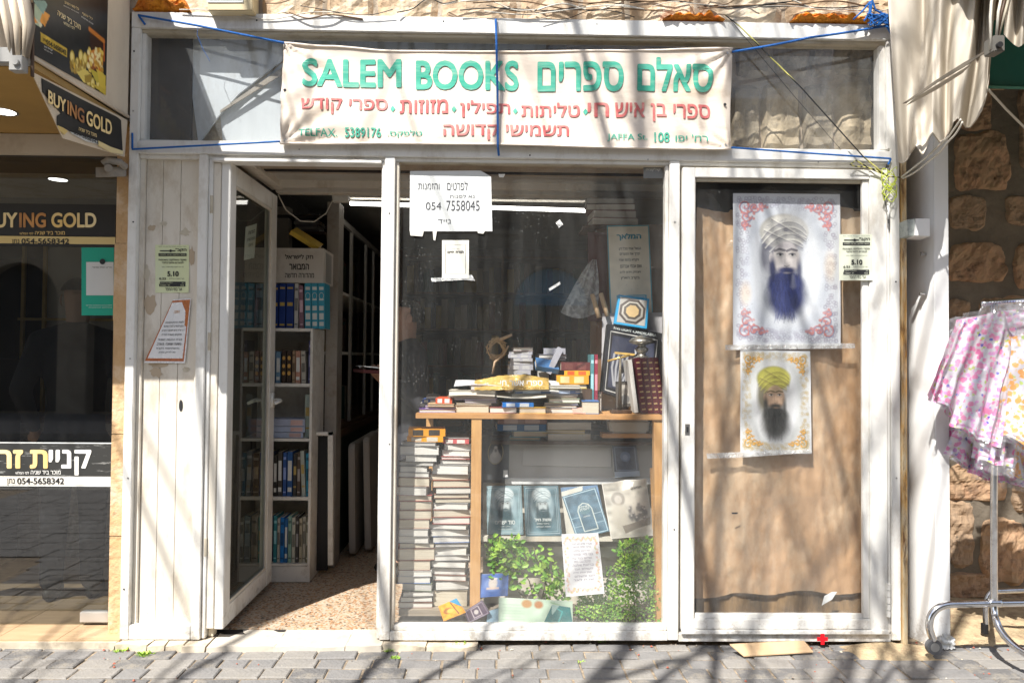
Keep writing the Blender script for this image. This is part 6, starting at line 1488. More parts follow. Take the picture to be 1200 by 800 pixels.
# gold bag
gbg = thing('gold_bag', 'crinkled gold plastic bag with white Hebrew letters lying on top of the table pile', 'bag')
m_gbag = mat('gold_plastic', (.62, .42, .12), .28, col2=(.40, .26, .07), vscale=10, bump=.6, bscale=30, spec=.6)
def gbf(u, v):
    x = 556+(643-556)*u; top = 452.5-13.5*math.sin(math.pi*min(1, .15+u*.62)); yb_ = 457-1.0*u
    p = P(x, yb_+(top-yb_)*v, .145+.10*v); p.z += .004*noise.noise(Vector((u*14, v*5, 0))); p.y += .012*noise.noise(Vector((u*10, v*6, 3))); return p
mb = MB(); mb.grid(60, 14, gbf); mb.build('bag', m_gbag, gbg, smooth=True)
mb = MB(); mb.grid(30, 6, lambda u, v: gbf(u, 1)+Vector((0, .12*v, -.02*v+.006*math.sin(u*20)))); mb.build('bag_back', m_gbag, gbg, smooth=True)
lettering([(heb('ספרי אשר חי'), 586, 452, 636, 445.5, .03, 0)], lambda u, v: P(u, v, .138), m_wh, gbg)
# grey piles and orange books behind the bag
def up(rows, ox, oy, s, Y, where, group, W=.16, zf=None): return flat_pile(rows, ox, oy, s, Y, where, group, W, zfloor=zf)
zr = P(600, 447, .42).z
rk = thing('book_crate', 'dark wooden riser on the table carrying the grey piles', 'crate')
mb = MB(); mb.box(P(592, 447, .42).x, P(662, 447, .42).x, .42, .62, ztt+.001, zr-.001); mb.build('crate', M['darkwood'], rk)
LG = (.40, .40, .44)
up([(660, 790, 92, 116, (.2, .12, .12), 'w'), (645, 796, 117, 137, LG, 'g', 1, (.5, .5, .5)), (640, 790, 138, 160, LG, 'g', 1, (.5, .5, .5)), (645, 785, 161, 182, LG, 'g', 1, (.5, .5, .5)), (640, 785, 183, 204, LG, 'g', 1, (.5, .5, .5)), (632, 785, 205, 236, LG, 'g', 1, (.5, .5, .5)), (632, 780, 237, 275, LG, 'g', 1, (.4, .4, .4))], 480, 390, T5, .43, 'in the grey pile behind the gold bag', 'grey pile behind the bag', zf=zr)
up([(860, 1000, 98, 135, LG, 'g', 1, (.5, .5, .5)), (820, 1000, 136, 160, (.3, .3, .34), 'w'), (850, 990, 161, 176, LG, 'w'), (820, 900, 177, 250, (.3, .3, .34), 'g')], 480, 390, T5, .46, 'in the right grey pile behind the bag', 'second grey pile', zf=zr)
book(.16, .13, .03, flat(LG), M['page_g'], P(652, 424, .42), (0, -1.1, 0), 'grey book leaning steeply on the second grey pile')
book(.13, .10, .03, flat((.05, .14, .3)), M['page'], P(640, 431, .40), (.5, .15, .1), 'open-topped blue and cream book lying at the foot of the leaning grey book')
zo = P(660, 455, .30).z
rk2 = thing('book_crate', 'dark wooden riser on the table carrying the orange books', 'crate')
mb = MB(); mb.box(P(652, 455, .30).x, P(694, 455, .30).x, .30, .47, ztt+.001, zo-.001); mb.build('crate', M['darkwood'], rk2)
up([(965, 1155, 188, 240, (.14, .03, .03), 'c', 1, (.2, .06, .05)), (995, 1158, 241, 271, (.85, .42, .02), 'c', 1, (.75, .12, .02)), (946, 1152, 272, 326, (.85, .36, .02), 'c', 1, (.85, .6, .3)), (1000, 1140, 327, 356, (.80, .60, .05), 'c')], 480, 390, T5, .30, 'in the pile with orange spines', 'orange spined pile', zf=zo)
stand_row([(692, 696, 415, (.10, .28, .30)), (696.5, 700.5, 415, (.30, .03, .06))], .30, ztt, 'upright beside the orange books', 'upright pair beside the orange books', W=.14)
# straw ring
sr = thing('straw_ring', 'small straw wreath tied with ribbon hanging behind the table pile', 'wreath')
c = P(582, 409, .5); mb = MB(); r = random.Random(2)
for k in range(90):
    a = r.uniform(0, 6.28); R_ = .042+r.uniform(-.012, .014); p = c+Vector((R_*math.cos(a), r.uniform(-.015, .015), R_*1.15*math.sin(a))); d = Vector((-math.sin(a), r.uniform(-.5, .5), math.cos(a)))*.022+Vector((r.uniform(-1, 1), 0, r.uniform(-1, 1)))*.008
    mb.tube([p-d, p+d], .0016, 3, cap=False)
mb.build('straw', mat('straw', (.56, .38, .18), .8), sr, kind='stuff')
mb = MB(); mb.tube([P(596, 405, .49), P(590, 415, .485), P(580, 424, .485), P(577, 438, .49)], [.006, .005, .008, .006], 6); mb.tube([P(586, 398, .49), P(600, 392, .485)], [.012, .008], 6); mb.build('ribbon', mat('tan_ribbon', (.52, .36, .22), .7), sr, smooth=True)

# ---- under the table, back
zu = P(600, 516, .36).z
up([(0, 58, 0, 8, (.32, .20, .18), 'g', 1, (.55, .4, .35)), (0, 58, 8, 16, (.02, .14, .36), 'g', 1, (.5, .6, .7)), (18, 58, 16, 23, (.1, .3, .42), 'c'), (16, 52, 23, 28, (.02, .32, .40), 'c')], 582, 489, 1, .36, 'in the blue pile under the table', 'blue pile under the table', zf=zu)
up([(2, 55, 6, 15, (.2, .2, .24), 'w'), (0, 50, 15, 19, (.62, .45, .03), 'c'), (2, 54, 19, 28, GY, 'w')], 638, 489, 1, .36, 'in the white pile under the table', 'white pile under the table', zf=zu)
mb = MB(); mb.box(P(575, 517, .36).x, P(765, 517, .36).x, .44, .66, zu-.02, zu-.0006); ushelf = thing('under_shelf', 'narrow dark shelf below the display table top', 'shelf'); mb.build('board', M['darkwood'], ushelf)
mb = MB(); mb.box(P(575, 517, .36).x, P(765, 517, .36).x, .345, .439, zu-.02, zu-.0006); mb.build('board', M['darkwood'], ushelf)
rl = thing('white_roll', 'white rounded plastic tray lying under the right part of the table', 'tray')
q = [P(716, 508, .30), P(760, 508, .30), P(762, 492, .30), P(713, 492, .30)]; mb = MB(); mb.hexa(q, [p+Vector((0, .12, 0)) for p in q]); mb.build('tray', mat('ivory_plastic', (.55, .52, .45), .5), rl, bevel=.012)
mb = MB(); q = pq(706, 508, 764, 513, .30); mb.hexa(q, [p+Vector((0, .1, 0)) for p in q]); mb.build('tray_foot', M['wood'], rl)

# ---- covers on display
def cover(lab, tl, tr_, br, bl, Y, Yt, art, th=.012, name='book', cat='book', page=True, off=.0012, text=None, pagem=None):
    t = thing(name, lab, cat)
    a, b, c_, d = P(*bl, Y), P(*br, Y), P(*tr_, Yt), P(*tl, Yt)
    mb = MB(); slab(mb, a, b, c_, d, th); mb.build('pages' if page else 'card', pagem or (M['page_w']), t)
    n = (b-a).cross(d-a).normalized(); n = n if n.y < 0 else -n
    mfn = quadmap(a, b, c_, d, n*off); printed('cover_print', art, mfn, M['print_gloss'], t)
    if text:
        m2 = quadmap(a, b, c_, d, n*(off+.0009))
        for its, mm in text: lettering(its, m2, mm, t)
    return t
def bearded(art, cx_, cy_, s, cloth, turban, skin, beard, dark, soft=2.0):
    """generic bearded man in a wound turban"""
    a = art; q = s/a.asp; r = random.Random(int(cx_*100)+int(s*1000)+a.w)
    mul = lambda c, k: tuple(min(1, v*k) for v in c)
    a.ell(cx_-.05*s, cy_+.1*q, .58*s, 1.1*q, mul(dark, 1.6), .22, 30)
    # hair and shade at the left of the head
    a.ell(cx_-.40*s, cy_+.02*q, .26*s, .62*q, mul(dark, .8), .85, 8)
    # turban: wide bulb, wound bands with their own shade edges
    a.ell(cx_-.02*s, cy_-.60*q, .66*s, .47*q, mul(turban, .62), 1, 4); a.ell(cx_+.03*s, cy_-.64*q, .58*s, .40*q, turban, 1, 6)
    bands = [((-.62, -.38), (-.30, -.88), (.30, -1.02), (.58, -.62)), ((-.60, -.25), (-.28, -.70), (.25, -.86), (.60, -.48)), ((-.52, -.12), (-.20, -.50), (.22, -.68), (.58, -.34)), ((-.40, -.02), (-.10, -.34), (.24, -.48), (.50, -.24)),
             ((-.55, -.62), (-.20, -.45), (.22, -.30), (.50, -.16)), ((-.35, -.92), (.05, -.70), (.38, -.50), (.60, -.40))]
    for b_ in bands:
        pts = []
        for k in range(13):
            t = k/12; w0, w1, w2, w3 = (1-t)**3, 3*t*(1-t)**2, 3*t*t*(1-t), t**3
            pts.append((cx_+s*(w0*b_[0][0]+w1*b_[1][0]+w2*b_[2][0]+w3*b_[3][0]), cy_+q*(w0*b_[0][1]+w1*b_[1][1]+w2*b_[2][1]+w3*b_[3][1])))
        a.line([(x, y+.012) for x, y in pts], .022, mul(dark, 1.2), .30); a.line(pts, .010, mul(dark, .9), .55); a.line([(x, y-.010) for x, y in pts], .012, mul(turban, 1.25), .5)
    for k in range(50):
        an = r.uniform(0, 6.28); d = r.uniform(0, .55); x, y = cx_+s*d*math.cos(an), cy_-.62*q+q*.38*d/.55*math.sin(an); a.line([(x, y), (x+.09*s*r.uniform(.4, 1), y-.05*q*r.uniform(-.3, 1))], .006, mul(dark, 1.6), .35)
    # face
    a.ell(cx_+.05*s, cy_+.12*q, .36*s, .46*q, skin, 1, 3); a.ell(cx_+.05*s, cy_-.22*q, .36*s, .10*q, mul(dark, 1.5), .4, 8)
    a.ell(cx_-.24*s, cy_+.20*q, .12*s, .28*q, mul(skin, .5), .55, 12); a.ell(cx_+.36*s, cy_+.18*q, .08*s, .3*q, mul(skin, .5), .5, 9); a.ell(cx_-.36*s, cy_+.10*q, .06*s, .13*q, mul(skin, .7), .9, 2)
    # beard: soft mass with strands
    a.ell(cx_+.03*s, cy_+.80*q, .48*s, .36*q, beard, 1, 7); a.ell(cx_+.05*s, cy_+1.10*q, .52*s, .56*q, beard, .97, 16); a.ell(cx_+.08*s, cy_+1.38*q, .36*s, .34*q, beard, .6, 22)
    a.ell(cx_-.33*s, cy_+.42*q, .09*s, .34*q, mul(beard, .7), .9, 5); a.ell(cx_+.40*s, cy_+.45*q, .07*s, .30*q, mul(beard, .7), .85, 5)
    for k in range(240):
        t = r.random(); x = cx_+(.03+r.uniform(-.42, .42)*(1-.35*t))*s; y = cy_+(.50+1.15*t)*q; a.line([(x, y), (x+r.uniform(-.07, .07)*s, y+r.uniform(.08, .26)*q)], .006, mul(beard, r.choice([.4, .6, .8, 1.5, 2.0])) if max(beard) < .3 else mul(beard, r.uniform(.6, 1.4)), .42)
    for k in range(60):
        x = cx_+r.uniform(-.5, .55)*s; y = cy_+r.uniform(.55, 1.3)*q; d = 1 if x > cx_ else -1; a.line([(x, y), (x+d*.07*s, y+.12*q)], .005, beard, .25)
    # eyes, brows, nose, mouth
    for dx in (-.12, .21):
        a.ell(cx_+dx*s, cy_+.0*q, .14*s, .095*q, mul(skin, .35), .6, 6); a.ell(cx_+dx*s, cy_+.015*q, .085*s, .032*q, (.62, .60, .57), .75, 1.5); a.ell(cx_+(dx+.01)*s, cy_+.012*q, .036*s, .036*q, (.02, .02, .03), 1, 1.2)
        a.line([(cx_+(dx-.085)*s, cy_+.005*q), (cx_+dx*s, cy_-.022*q), (cx_+(dx+.085)*s, cy_+.005*q)], .010, mul(dark, .6), .85)
        a.line([(cx_+(dx-.14)*s, cy_-.085*q), (cx_+(dx-.02)*s, cy_-.135*q), (cx_+(dx+.13)*s, cy_-.10*q)], .022, mul(dark, .6), .8)
    a.line([(cx_+.02*s, cy_-.04*q), (cx_+.01*s, cy_+.24*q)], .016, mul(skin, .55), .45); a.ell(cx_+.07*s, cy_+.27*q, .085*s, .055*q, mul(skin, .75), .8, 4); a.line([(cx_+.0*s, cy_+.31*q), (cx_+.06*s, cy_+.33*q), (cx_+.13*s, cy_+.30*q)], .012, mul(skin, .35), .8)
    a.ell(cx_+.06*s, cy_+.43*q, .25*s, .085*q, beard, .97, 4); a.ell(cx_+.07*s, cy_+.50*q, .085*s, .022*q, mul(skin, .5), .8, 2)
def scroll(art, x, y, sx_, sy_, R_, c1, c2):
    """leafy corner ornament"""
    a = art
    for (ox, oy, rad, tu) in ((0, 0, .5, 1.5), (.55, .05, .36, 1.2), (.05, .6, .36, 1.2), (1.0, -.08, .25, 1.1), (-.08, 1.05, .25, 1.1)):
        pts = []
        for k in range(16):
            t = k/15; an = t*tu*2*math.pi; rr_ = rad*(1-t*.85); pts.append((x+sx_*R_*(ox+rr_*math.cos(an)), y+sy_*R_*(oy+rr_*math.sin(an))/a.asp))
        a.line(pts, .016, c2, .8); a.line([(p[0]-.004, p[1]-.004) for p in pts], .009, c1, 1)
        for k in range(0, 16, 4): a.ell(pts[k][0]+sx_*.012, pts[k][1]+sy_*.012, .014, .009, c1, .9, 1.5, rot=k)
def frame_art(w_, h_, bgc, c1, c2, lace):
    a = Art(w_, h_, bgc); a.noise(.05, 3, 12)
    r = random.Random(3)
    for side in range(2):
        for k in range(230):
            t = r.uniform(.04, .96); d = r.uniform(.04, .15)
            x, y = ((d if side else t), (t if side else d/a.asp)); 
            if r.random() < .5: x, y = 1-x, 1-y
            a.ring(x, y, .014, .014/a.asp, .007, lace, .8)
    for (x, y, p, q) in ((.12, .09, 1, 1), (.88, .09, -1, 1), (.12, .91, 1, -1), (.88, .91, -1, -1)): scroll(a, x, y, p, q, .15, c1, c2)
    return a
art = frame_art(190, 262, (.58, .60, .63), (.55, .20, .18), (.13, .18, .30), (.36, .34, .40))
art.ell(.5, .5, .38, .44, (.36, .41, .50), .45, 22); art.ell(.5, .5, .34, .40, (.66, .68, .70), .95, 14); bearded(art, .48, .40, .34, None, (.66, .64, .58), (.78, .72, .68), (.025, .035, .13), (.08, .08, .12)); art.noise(.3, 5, 9, (.68, .69, .71), .72); art.fine(.06)
art.ell(.90, .48, .05, .09, (.70, .52, .30), .35, 8); art.ell(.12, .66, .05, .07, (.70, .50, .28), .4, 8); art.frame(0, 0, 1, 1, .025, (.64, .65, .67))
YPst = .075
def poster_flat(lab, tl, tr_, br, bl, Y, art, name='poster', extra=None):
    t = thing(name, lab, 'poster'); a, b, c_, d = P(*bl, Y), P(*br, Y), P(*tr_, Y), P(*tl, Y)
    mfn0 = quadmap(a, b, c_, d); mfn = lambda u, v: mfn0(u, v)+Vector((0, .003*math.sin(u*5+v*3)*math.sin(v*7), 0))
    printed('sheet', art, mfn, M['print'], t); return t, mfn
poster_flat('large poster of a turbaned man with a dark blue beard behind the side door glass', (859, 226.5), (984.5, 227.5), (985, 405), (859, 404), YPst, art)
art = frame_art(140, 198, (.60, .60, .58), (.75, .36, .03), (.03, .14, .13), (.48, .36, .16))
art.ell(.5, .5, .36, .44, (.40, .43, .42), .5, 18); art.ell(.5, .5, .32, .40, (.66, .66, .66), .9, 10); bearded(art, .48, .43, .36, None, (.50, .47, .10), (.62, .42, .28), (.05, .05, .045), (.16, .13, .05)); art.fine(.07); art.frame(0, 0, 1, 1, .03, (.64, .64, .63))
poster_flat('smaller poster of a turbaned man with a black beard and yellow scroll border', (867.5, 409.5), (949.5, 411), (951, 531.5), (867.5, 530.5), YPst, art)
# brown paper sheet and boards behind the side door
bp = thing('brown_paper', 'wrinkled brown paper curtain covered with clear foil behind the side door glass', 'paper curtain')
def bpf(u, v, o=0):
    px = 816+(1040-816)*u-6*(1-v)*(1-u); yt = 240+5*math.sin(u*9)+(0 if .18 < u < .82 else 3); yb_ = 701-7*math.sin(u*2.6)+2*math.sin(u*19)
    p = P(px, yb_+(yt-yb_)*v, .12); 
    w_ = Vector((u*7, v*2.2, 0)); p.y += .012*math.sin(u*15+math.sin(v*4)*2)*(.4+.6*v)+.020*abs(noise.noise(w_))+.012*abs(noise.noise(Vector((u*16+v*6, v*7, 3))))+.006*noise.noise(Vector((u*30, v*34, 5)))-o; return p
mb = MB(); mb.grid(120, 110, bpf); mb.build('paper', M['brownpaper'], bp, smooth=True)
mb = MB(); mb.grid(60, 50, lambda u, v: bpf(u*1.03-.04, v*1.02-.005+(.03 if v > .9 else 0)*math.sin(u*20), .014)+Vector((0, .006*noise.noise(Vector((u*14, v*20, 7))), 0))); mb.build('foil', film_mat('wrinkled_door_foil', (.80, .78, .74), .03, .3, .35, 5, .05), bp, smooth=True)
bb = thing('base_board', 'stained wooden board at the foot of the side door glass', 'board')
mb = MB(); q = pq(817, 690, 1020, 722, .15); mb.hexa(q, [p+Vector((0, .02, 0)) for p in q]); mb.build('board', mat('stained_wood', (.34, .22, .11), .8, col2=(.12, .09, .06), vscale=7, stretch=(2, 1, .6)), bb)
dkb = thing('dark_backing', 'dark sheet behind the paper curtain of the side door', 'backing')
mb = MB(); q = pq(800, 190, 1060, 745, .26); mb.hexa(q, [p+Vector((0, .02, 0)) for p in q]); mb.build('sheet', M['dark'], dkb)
m_tape = film_mat('clear_tape', (.85, .85, .82), .45, .1)
def scrap(nm, lab, pts, Y, m, cat='tape'):
    mb = MB(); mb.prism([P(a, b, Y) for a, b in pts], (0, .0008, 0)); return mb.build(nm, m, None, label=lab, cat=cat)
scrap('paper_scrap', 'white torn paper scrap near the foot of the side door glass', [(963, 709), (966, 698), (975, 693), (981, 693), (975, 702), (968, 706)], .07, M['paper'], 'scrap')
scrap('tape', 'horizontal clear tape along the lower edge of the small poster', [(828, 531), (950, 526), (952, 530), (866, 536), (829, 537)], .068, m_tape)
scrap('tape', 'horizontal clear tape under the large poster', [(850, 404), (1002, 402), (1002, 408), (850, 410)], .068, m_tape)
scrap('plaster_bit', 'small brown crumb stuck low on the side door paper', [(857, 600), (865, 600), (864, 602), (858, 602)], .07, M['ink'], 'scrap')
# window covers (teal portraits)
def teal(bgc, seed):
    a = Art(112, 150, bgc); a.noise(.3, seed, 8); a.frame(.05, .04, .95, .96, .015, (.42, .50, .52)); a.ell(.5, .42, .33, .36, (.30, .40, .43), .8, 6); a.ell(.5, .30, .25, .2, (.52, .62, .62), .7, 10)
    bearded(a, .5, .36, .40, None, (.62, .69, .68), (.52, .58, .57), (.035, .07, .08), (.05, .11, .13)); a.frame(.1, .08, .9, .92, .008, (.5, .66, .68), .7); return a
tw_ = flat((.66, .70, .66))
cover('teal book cover with a bearded man, leftmost on the display ledge', (570, 569), (611, 568.5), (613.5, 626), (571, 626.5), .30, .335, teal((.20, .29, .31), 1), text=[([(heb('סוד ישרים'), .22, .21, .78, .29, .02), (heb('חלק ראשון'), .36, .155, .64, .18, .01), (heb('מהדורה מבוארת'), .3, .1, .7, .125, .01)], tw_)])
cover('darker teal book cover with a bearded man, second on the display ledge', (613.5, 569), (654, 568.5), (658.5, 627), (616, 628), .30, .335, teal((.11, .19, .22), 2), text=[([(heb('אשת חיל'), .27, .29, .74, .36, .03), (heb('ביאור נפלא'), .33, .23, .67, .26, .01), (heb('מאת רבותינו'), .3, .17, .7, .195, .01)], tw_)])
a = Art(84, 112, (.10, .17, .22)); a.noise(.3, 5, 9); a.frame(.04, .03, .96, .97, .02, (.42, .55, .6)); a.line([(.3, .88), (.3, .42), (.36, .32), (.5, .27), (.64, .32), (.7, .42), (.7, .88), (.3, .88)], .022, (.62, .66, .58)); a.ell(.5, .42, .17, .1, (.13, .22, .24), .8)
for y in (.55, .75): a.line([(.04, y), (.3, y)], .012, (.4, .52, .56)); a.line([(.7, y), (.96, y)], .012, (.4, .52, .56))
cover('tilted dark blue-grey book cover with an arch outline, right of the teal covers', (658.5, 581.5), (698, 570), (714.5, 622), (675.5, 631), .285, .325, a, text=[([(heb('מגילת'), .36, .63, .64, .68, .02), (heb('יהודה'), .36, .57, .64, .62, .02), (heb('שלמה'), .4, .42, .6, .45, .01)], tw_)])
a = Art(60, 90, (.16, .26, .40)); a.noise(.3, 9, 7); a.poly([(0, .1), (.6, 0), (.3, 1), (0, 1)], (.62, .60, .52))
cover('pale and blue book standing behind the tilted arch cover', (657, 571), (700, 568), (712, 622), (664, 627), .32, .36, a)
a = Art(90, 120, (.52, .49, .42)); a.noise(.35, 11, 9); a.ell(.3, .30, .15, .12, (.25, .23, .2), .8, 3); a.ell(.3, .31, .08, .07, (.52, .48, .42), .9, 2); a.ell(.27, .62, .17, .25, (.5, .46, .38), .8, 5)
r = random.Random(6)
for k in range(26): x = .5+r.uniform(0, .4); y = .42+r.uniform(0, .3); a.ell(x, y, .035, .05, (.12, .12, .12), .8, 3); a.ell(x, y-.05, .018, .014, (.6, .56, .5), .9, 2)
a.poly([(.3, .78), (.95, .68), (.95, .8), (.6, .85), (.35, .92)], (.25, .22, .18)); a.frame(0, 0, 1, 1, .02, (.7, .66, .58)); a.poly([(.5, .0), (.72, .04), (.66, .14), (.42, .17)], (.72, .68, .6))
t_ = thing('poster', 'aged curling grey photograph poster of a man and a group on the display ledge', 'poster')
q_ = [P(716, 631, .27), P(768, 627, .27), P(757, 560, .30), P(705, 566, .30)]; m0 = quadmap(*q_)
printed('sheet', a, lambda u, v: m0(u, v)+Vector((0, -.02*math.sin(v*3.1)*math.sin(u*4)-.02*max(0, v-.85)*6*math.sin(u*9), 0)), M['print'], t_)
lettering([(heb('הכהנים'), .62, .84, .86, .88, .02)], lambda u, v: m0(u, v)+Vector((0, -.02*math.sin(v*3.1)*math.sin(u*4)-.004, 0)), M['ink'], t_)
a = Art(70, 92, (.045, .05, .055)); a.noise(.3, 5, 8); a.ell(.5, .36, .28, .28, (.42, .34, .16), 1); a.ell(.5, .36, .26, .265, (.03, .03, .035), 1); a.ell(.5, .48, .2, .14, (.42, .40, .37), .9, 3); a.ell(.5, .38, .11, .12, (.48, .46, .42), .9, 3); a.ell(.5, .28, .055, .05, (.38, .34, .3), 1, 2); a.ell(.5, .24, .06, .03, (.5, .48, .45), 1, 2); a.ell(.5, .32, .045, .04, (.1, .1, .1), .9, 2); a.rect(.8, .78, .95, .95, (.7, .7, .66))
cover('dark grey book with an oval portrait of a robed man beside the table leg', (566, 512), (597, 512.5), (596, 561), (563, 562), .33, .37, a)
a = Art(60, 80, (.075, .09, .12)); a.noise(.3, 6, 9); a.frame(.08, .05, .92, .8, .03, (.2, .24, .3)); a.ell(.5, .36, .2, .16, (.16, .2, .28), 1); a.rect(0, .82, 1, 1, (.35, .42, .5)); a.ell(.5, .38, .1, .09, (.28, .33, .42), 1, 3)
cover('dark book with a small round portrait leaning on the grey board', (717, 522), (745.5, 521.5), (750, 557.5), (720.5, 559), .34, .375, a)
# certificate on the glass
a = Art(90, 124, (.80, .79, .78)); r = random.Random(12)
for k in range(420):
    t = r.uniform(0, 1); d = .10+.025*math.sin(t*40)+r.uniform(-.03, .03); sd_ = r.randint(0, 3); x, y = [(d, t*.9+.05), (1-d, t*.9+.05), (t*.84+.08, d/a.asp+.02), (t*.84+.08, 1-d/a.asp-.02)][sd_]
    a.ell(x, y, .016, .012, r.choice([(.75, .28, .22), (.80, .50, .45), (.70, .55, .2), (.45, .55, .25), (.78, .6, .58)]), .8, 2)
ce = thing('certificate', 'white prayer sheet with a floral border taped inside the window above the plants', 'sheet')
qc = pq4((658, 625.5), (701, 624), (708.5, 695), (663, 699), .085); mfc = quadmap(*qc); printed('sheet', a, mfc, M['print'], ce)
lines = ['שערה שלא יגע הנייר', 'ברוך אתה בבואך', 'יהי רצון מלפניך', 'בני חיי ומזוני', 'ושלום בכל עת', 'ופרנסה טובה בנחת', 'ובריאות איתנה', 'לעולם ועד', 'אמן ואמן סלה', 'תם ונשלם', 'שבח לאל']
lettering([(heb(s), .24+.03*(i % 2), .82-.058*i, .80-.04*(i % 3), .855-.058*i, .0) for i, s in enumerate(lines)], lambda u, v: mfc(u, v)+Vector((0, -.0012, 0)), mat('faded_purple_ink', (.30, .26, .32), .6), ce)
# low cards and booklets
a = Art(60, 46, (.08, .16, .42)); a.noise(.4, 3, 6); a.ell(.5, .45, .28, .3, (.25, .35, .62), .7, 5); a.ell(.5, .42, .14, .24, (.72, .62, .48), .8, 3); a.rect(.3, .58, .7, .68, (.70, .52, .38), .8); a.rect(.36, .2, .64, .26, (.8, .75, .68), .8)
cover('small blue card with a golden motif beside the table leg near the floor', (561, 672.5), (596, 671), (595, 697.5), (558.5, 700), .13, .14, a, th=.003, name='card', cat='card', page=False)
a = Art(52, 52, (.72, .32, .03)); a.noise(.4, 4, 7); a.ell(.35, .5, .22, .18, (.25, .08, .02), .8, 3); a.ell(.45, .55, .16, .13, (.8, .45, .08), 1, 3); a.poly([(.6, 0), (1, 0), (1, .6)], (.05, .3, .5)); a.line([(.62, .1), (.72, .9)], .05, (.15, .05, .03))
cover('orange booklet lying tilted on the window floor', (513.5, 710), (535, 700.5), (546, 717), (520, 727.5), .10, .115, a, th=.004, page=False)
a = Art(60, 52, (.09, .06, .09)); a.frame(.06, .06, .94, .94, .025, (.35, .3, .35)); a.frame(.3, .15, .7, .85, .03, (.45, .38, .4)); a.ell(.5, .5, .1, .16, (.5, .45, .42), .9, 2)
cover('dark purple booklet lying tilted beside the orange booklet', (544, 716), (565, 702.5), (574.5, 718), (549, 730), .092, .108, a, th=.005, page=False)
a = Art(110, 42, (.50, .62, .48)); a.noise(.2, 8, 9); a.ell(.38, .2, .07, .16, (.45, .2, .05), .9, 3); a.ell(.54, .22, .06, .15, (.42, .16, .05), .9, 3)
for k in range(6): a.line([(.06, .25+k*.11), (.3+.05*(k % 2), .26+k*.11)], .008, (.3, .4, .3), .6)
a.line([(.7, .1), (.82, .2), (.74, .4)], .02, (.25, .45, .2), .6)
cover('pale green printed card with two brown ovals on the window floor', (584.5, 699.5), (671, 704), (671, 731.5), (584, 731), .095, .105, a, th=.003, name='card', cat='card', page=False)
a = Art(50, 42, (.01, .14, .14)); a.noise(.3, 8, 5); a.line([(.2, .1), (.6, .3), (.5, .9)], .05, (.05, .35, .33)); a.poly([(0, 0), (.4, 0), (.2, .5)], (.35, .5, .45))
cover('dark teal card overlapping the pale green card', (647, 708), (668, 711), (671, 731.5), (636, 731.5), .088, .096, a, th=.002, name='card', cat='card', page=False)
scrap('paper_scrap', 'pale blue paper scrap between the purple booklet and the green card', [(570, 731), (571, 716), (585, 712), (585, 731)], .11, flat((.35, .5, .6)), 'scrap')
# ---- upper right corner of the window
YU = .52
uc = thing('tall_cabinet', 'tall brown wooden cabinet side standing at the right end of the display window', 'cabinet')
mb = MB(); q = pq(699, 263, 782, 486, .66); mb.hexa(q, [p+Vector((0, .3, 0)) for p in q]); mb.build('side', mat('brown_veneer', (.30, .16, .08), .5, var=.25, vscale=4, stretch=(4, 4, .5)), uc)
mb = MB(); q = pq(689, 272, 711, 376, .645); mb.hexa(q, [p+Vector((0, .012, 0)) for p in q]); mb.build('dark_red_panel', mat('dark_red_leather', (.10, .025, .025), .5), uc)
mb = MB(); q = pq(684, 263.5, 748, 266, .60); mb.hexa(q, [p+Vector((0, .3, 0)) for p in q]); mb.build('top', M['darkwood'], uc)
zt2 = P(715, 263.4, .60).z
up([(0, 56, 0, 6, BK, 'g'), (1, 58, 6.5, 13.5, BR, 'w'), (6, 58, 14, 22.5, (.2, .05, .05), 'w'), (6, 60, 23, 31.4, BR, 'w')], 688, 232, 1, .60, 'on top of the tall cabinet in the window', 'pile on the tall cabinet', W=.2, zf=zt2)
a = Art(96, 260, (.80, .74, .58)); a.frame(0, 0, 1, 1, .035, (.05, .34, .44)); a.frame(.17, .56, .86, .98, .03, (.08, .42, .58)); a.rect(.21, .575, .82, .97, (.30, .55, .68))
for k in range(5): a.rect(.24+.12*k, .62, .29+.12*k, .75, (.10, .35, .5), .8)
a.rect(.24, .60, .80, .62, (.1, .35, .5)); a.ell(.5, .86, .3, .09, (.65, .68, .6), 1, 4); a.ring(.52, .8, .16, .05, .03, (.18, .2, .2)); a.noise(.08, 3, 9)
t_ = thing('poster', 'tall cream blessing board with a blue border and a picture of a hall', 'poster')
qh = pq4((711, 264.5), (760.5, 263.5), (767, 410), (717, 411), .50, .56); mfh = quadmap(*qh); 
mb = MB(); slab(mb, *qh, .006); mb.build('board', M['cardboard'], t_)
printed('print', a, lambda u, v: mfh(u, v)+Vector((0, -.0015, 0)), M['print'], t_)
lettering([(heb('המלאך'), .22, .875, .80, .935, .05)], lambda u, v: mfh(u, v)+Vector((0, -.003, 0)), mat('teal_print', (.02, .26, .36), .5), t_)
lettering([(heb(s), .26+.02*(i % 2), .80-.048*i, .78-.03*(i % 3), .825-.048*i, .015) for i, s in enumerate(('הגואל אותי מכל רע', 'יברך את הנערים', 'ויקרא בהם שמי', 'ושם אבתי אברהם', 'ויצחק וידגו לרב', 'בקרב הארץ'))], lambda u, v: mfh(u, v)+Vector((0, -.003, 0)), M['ink'], t_)
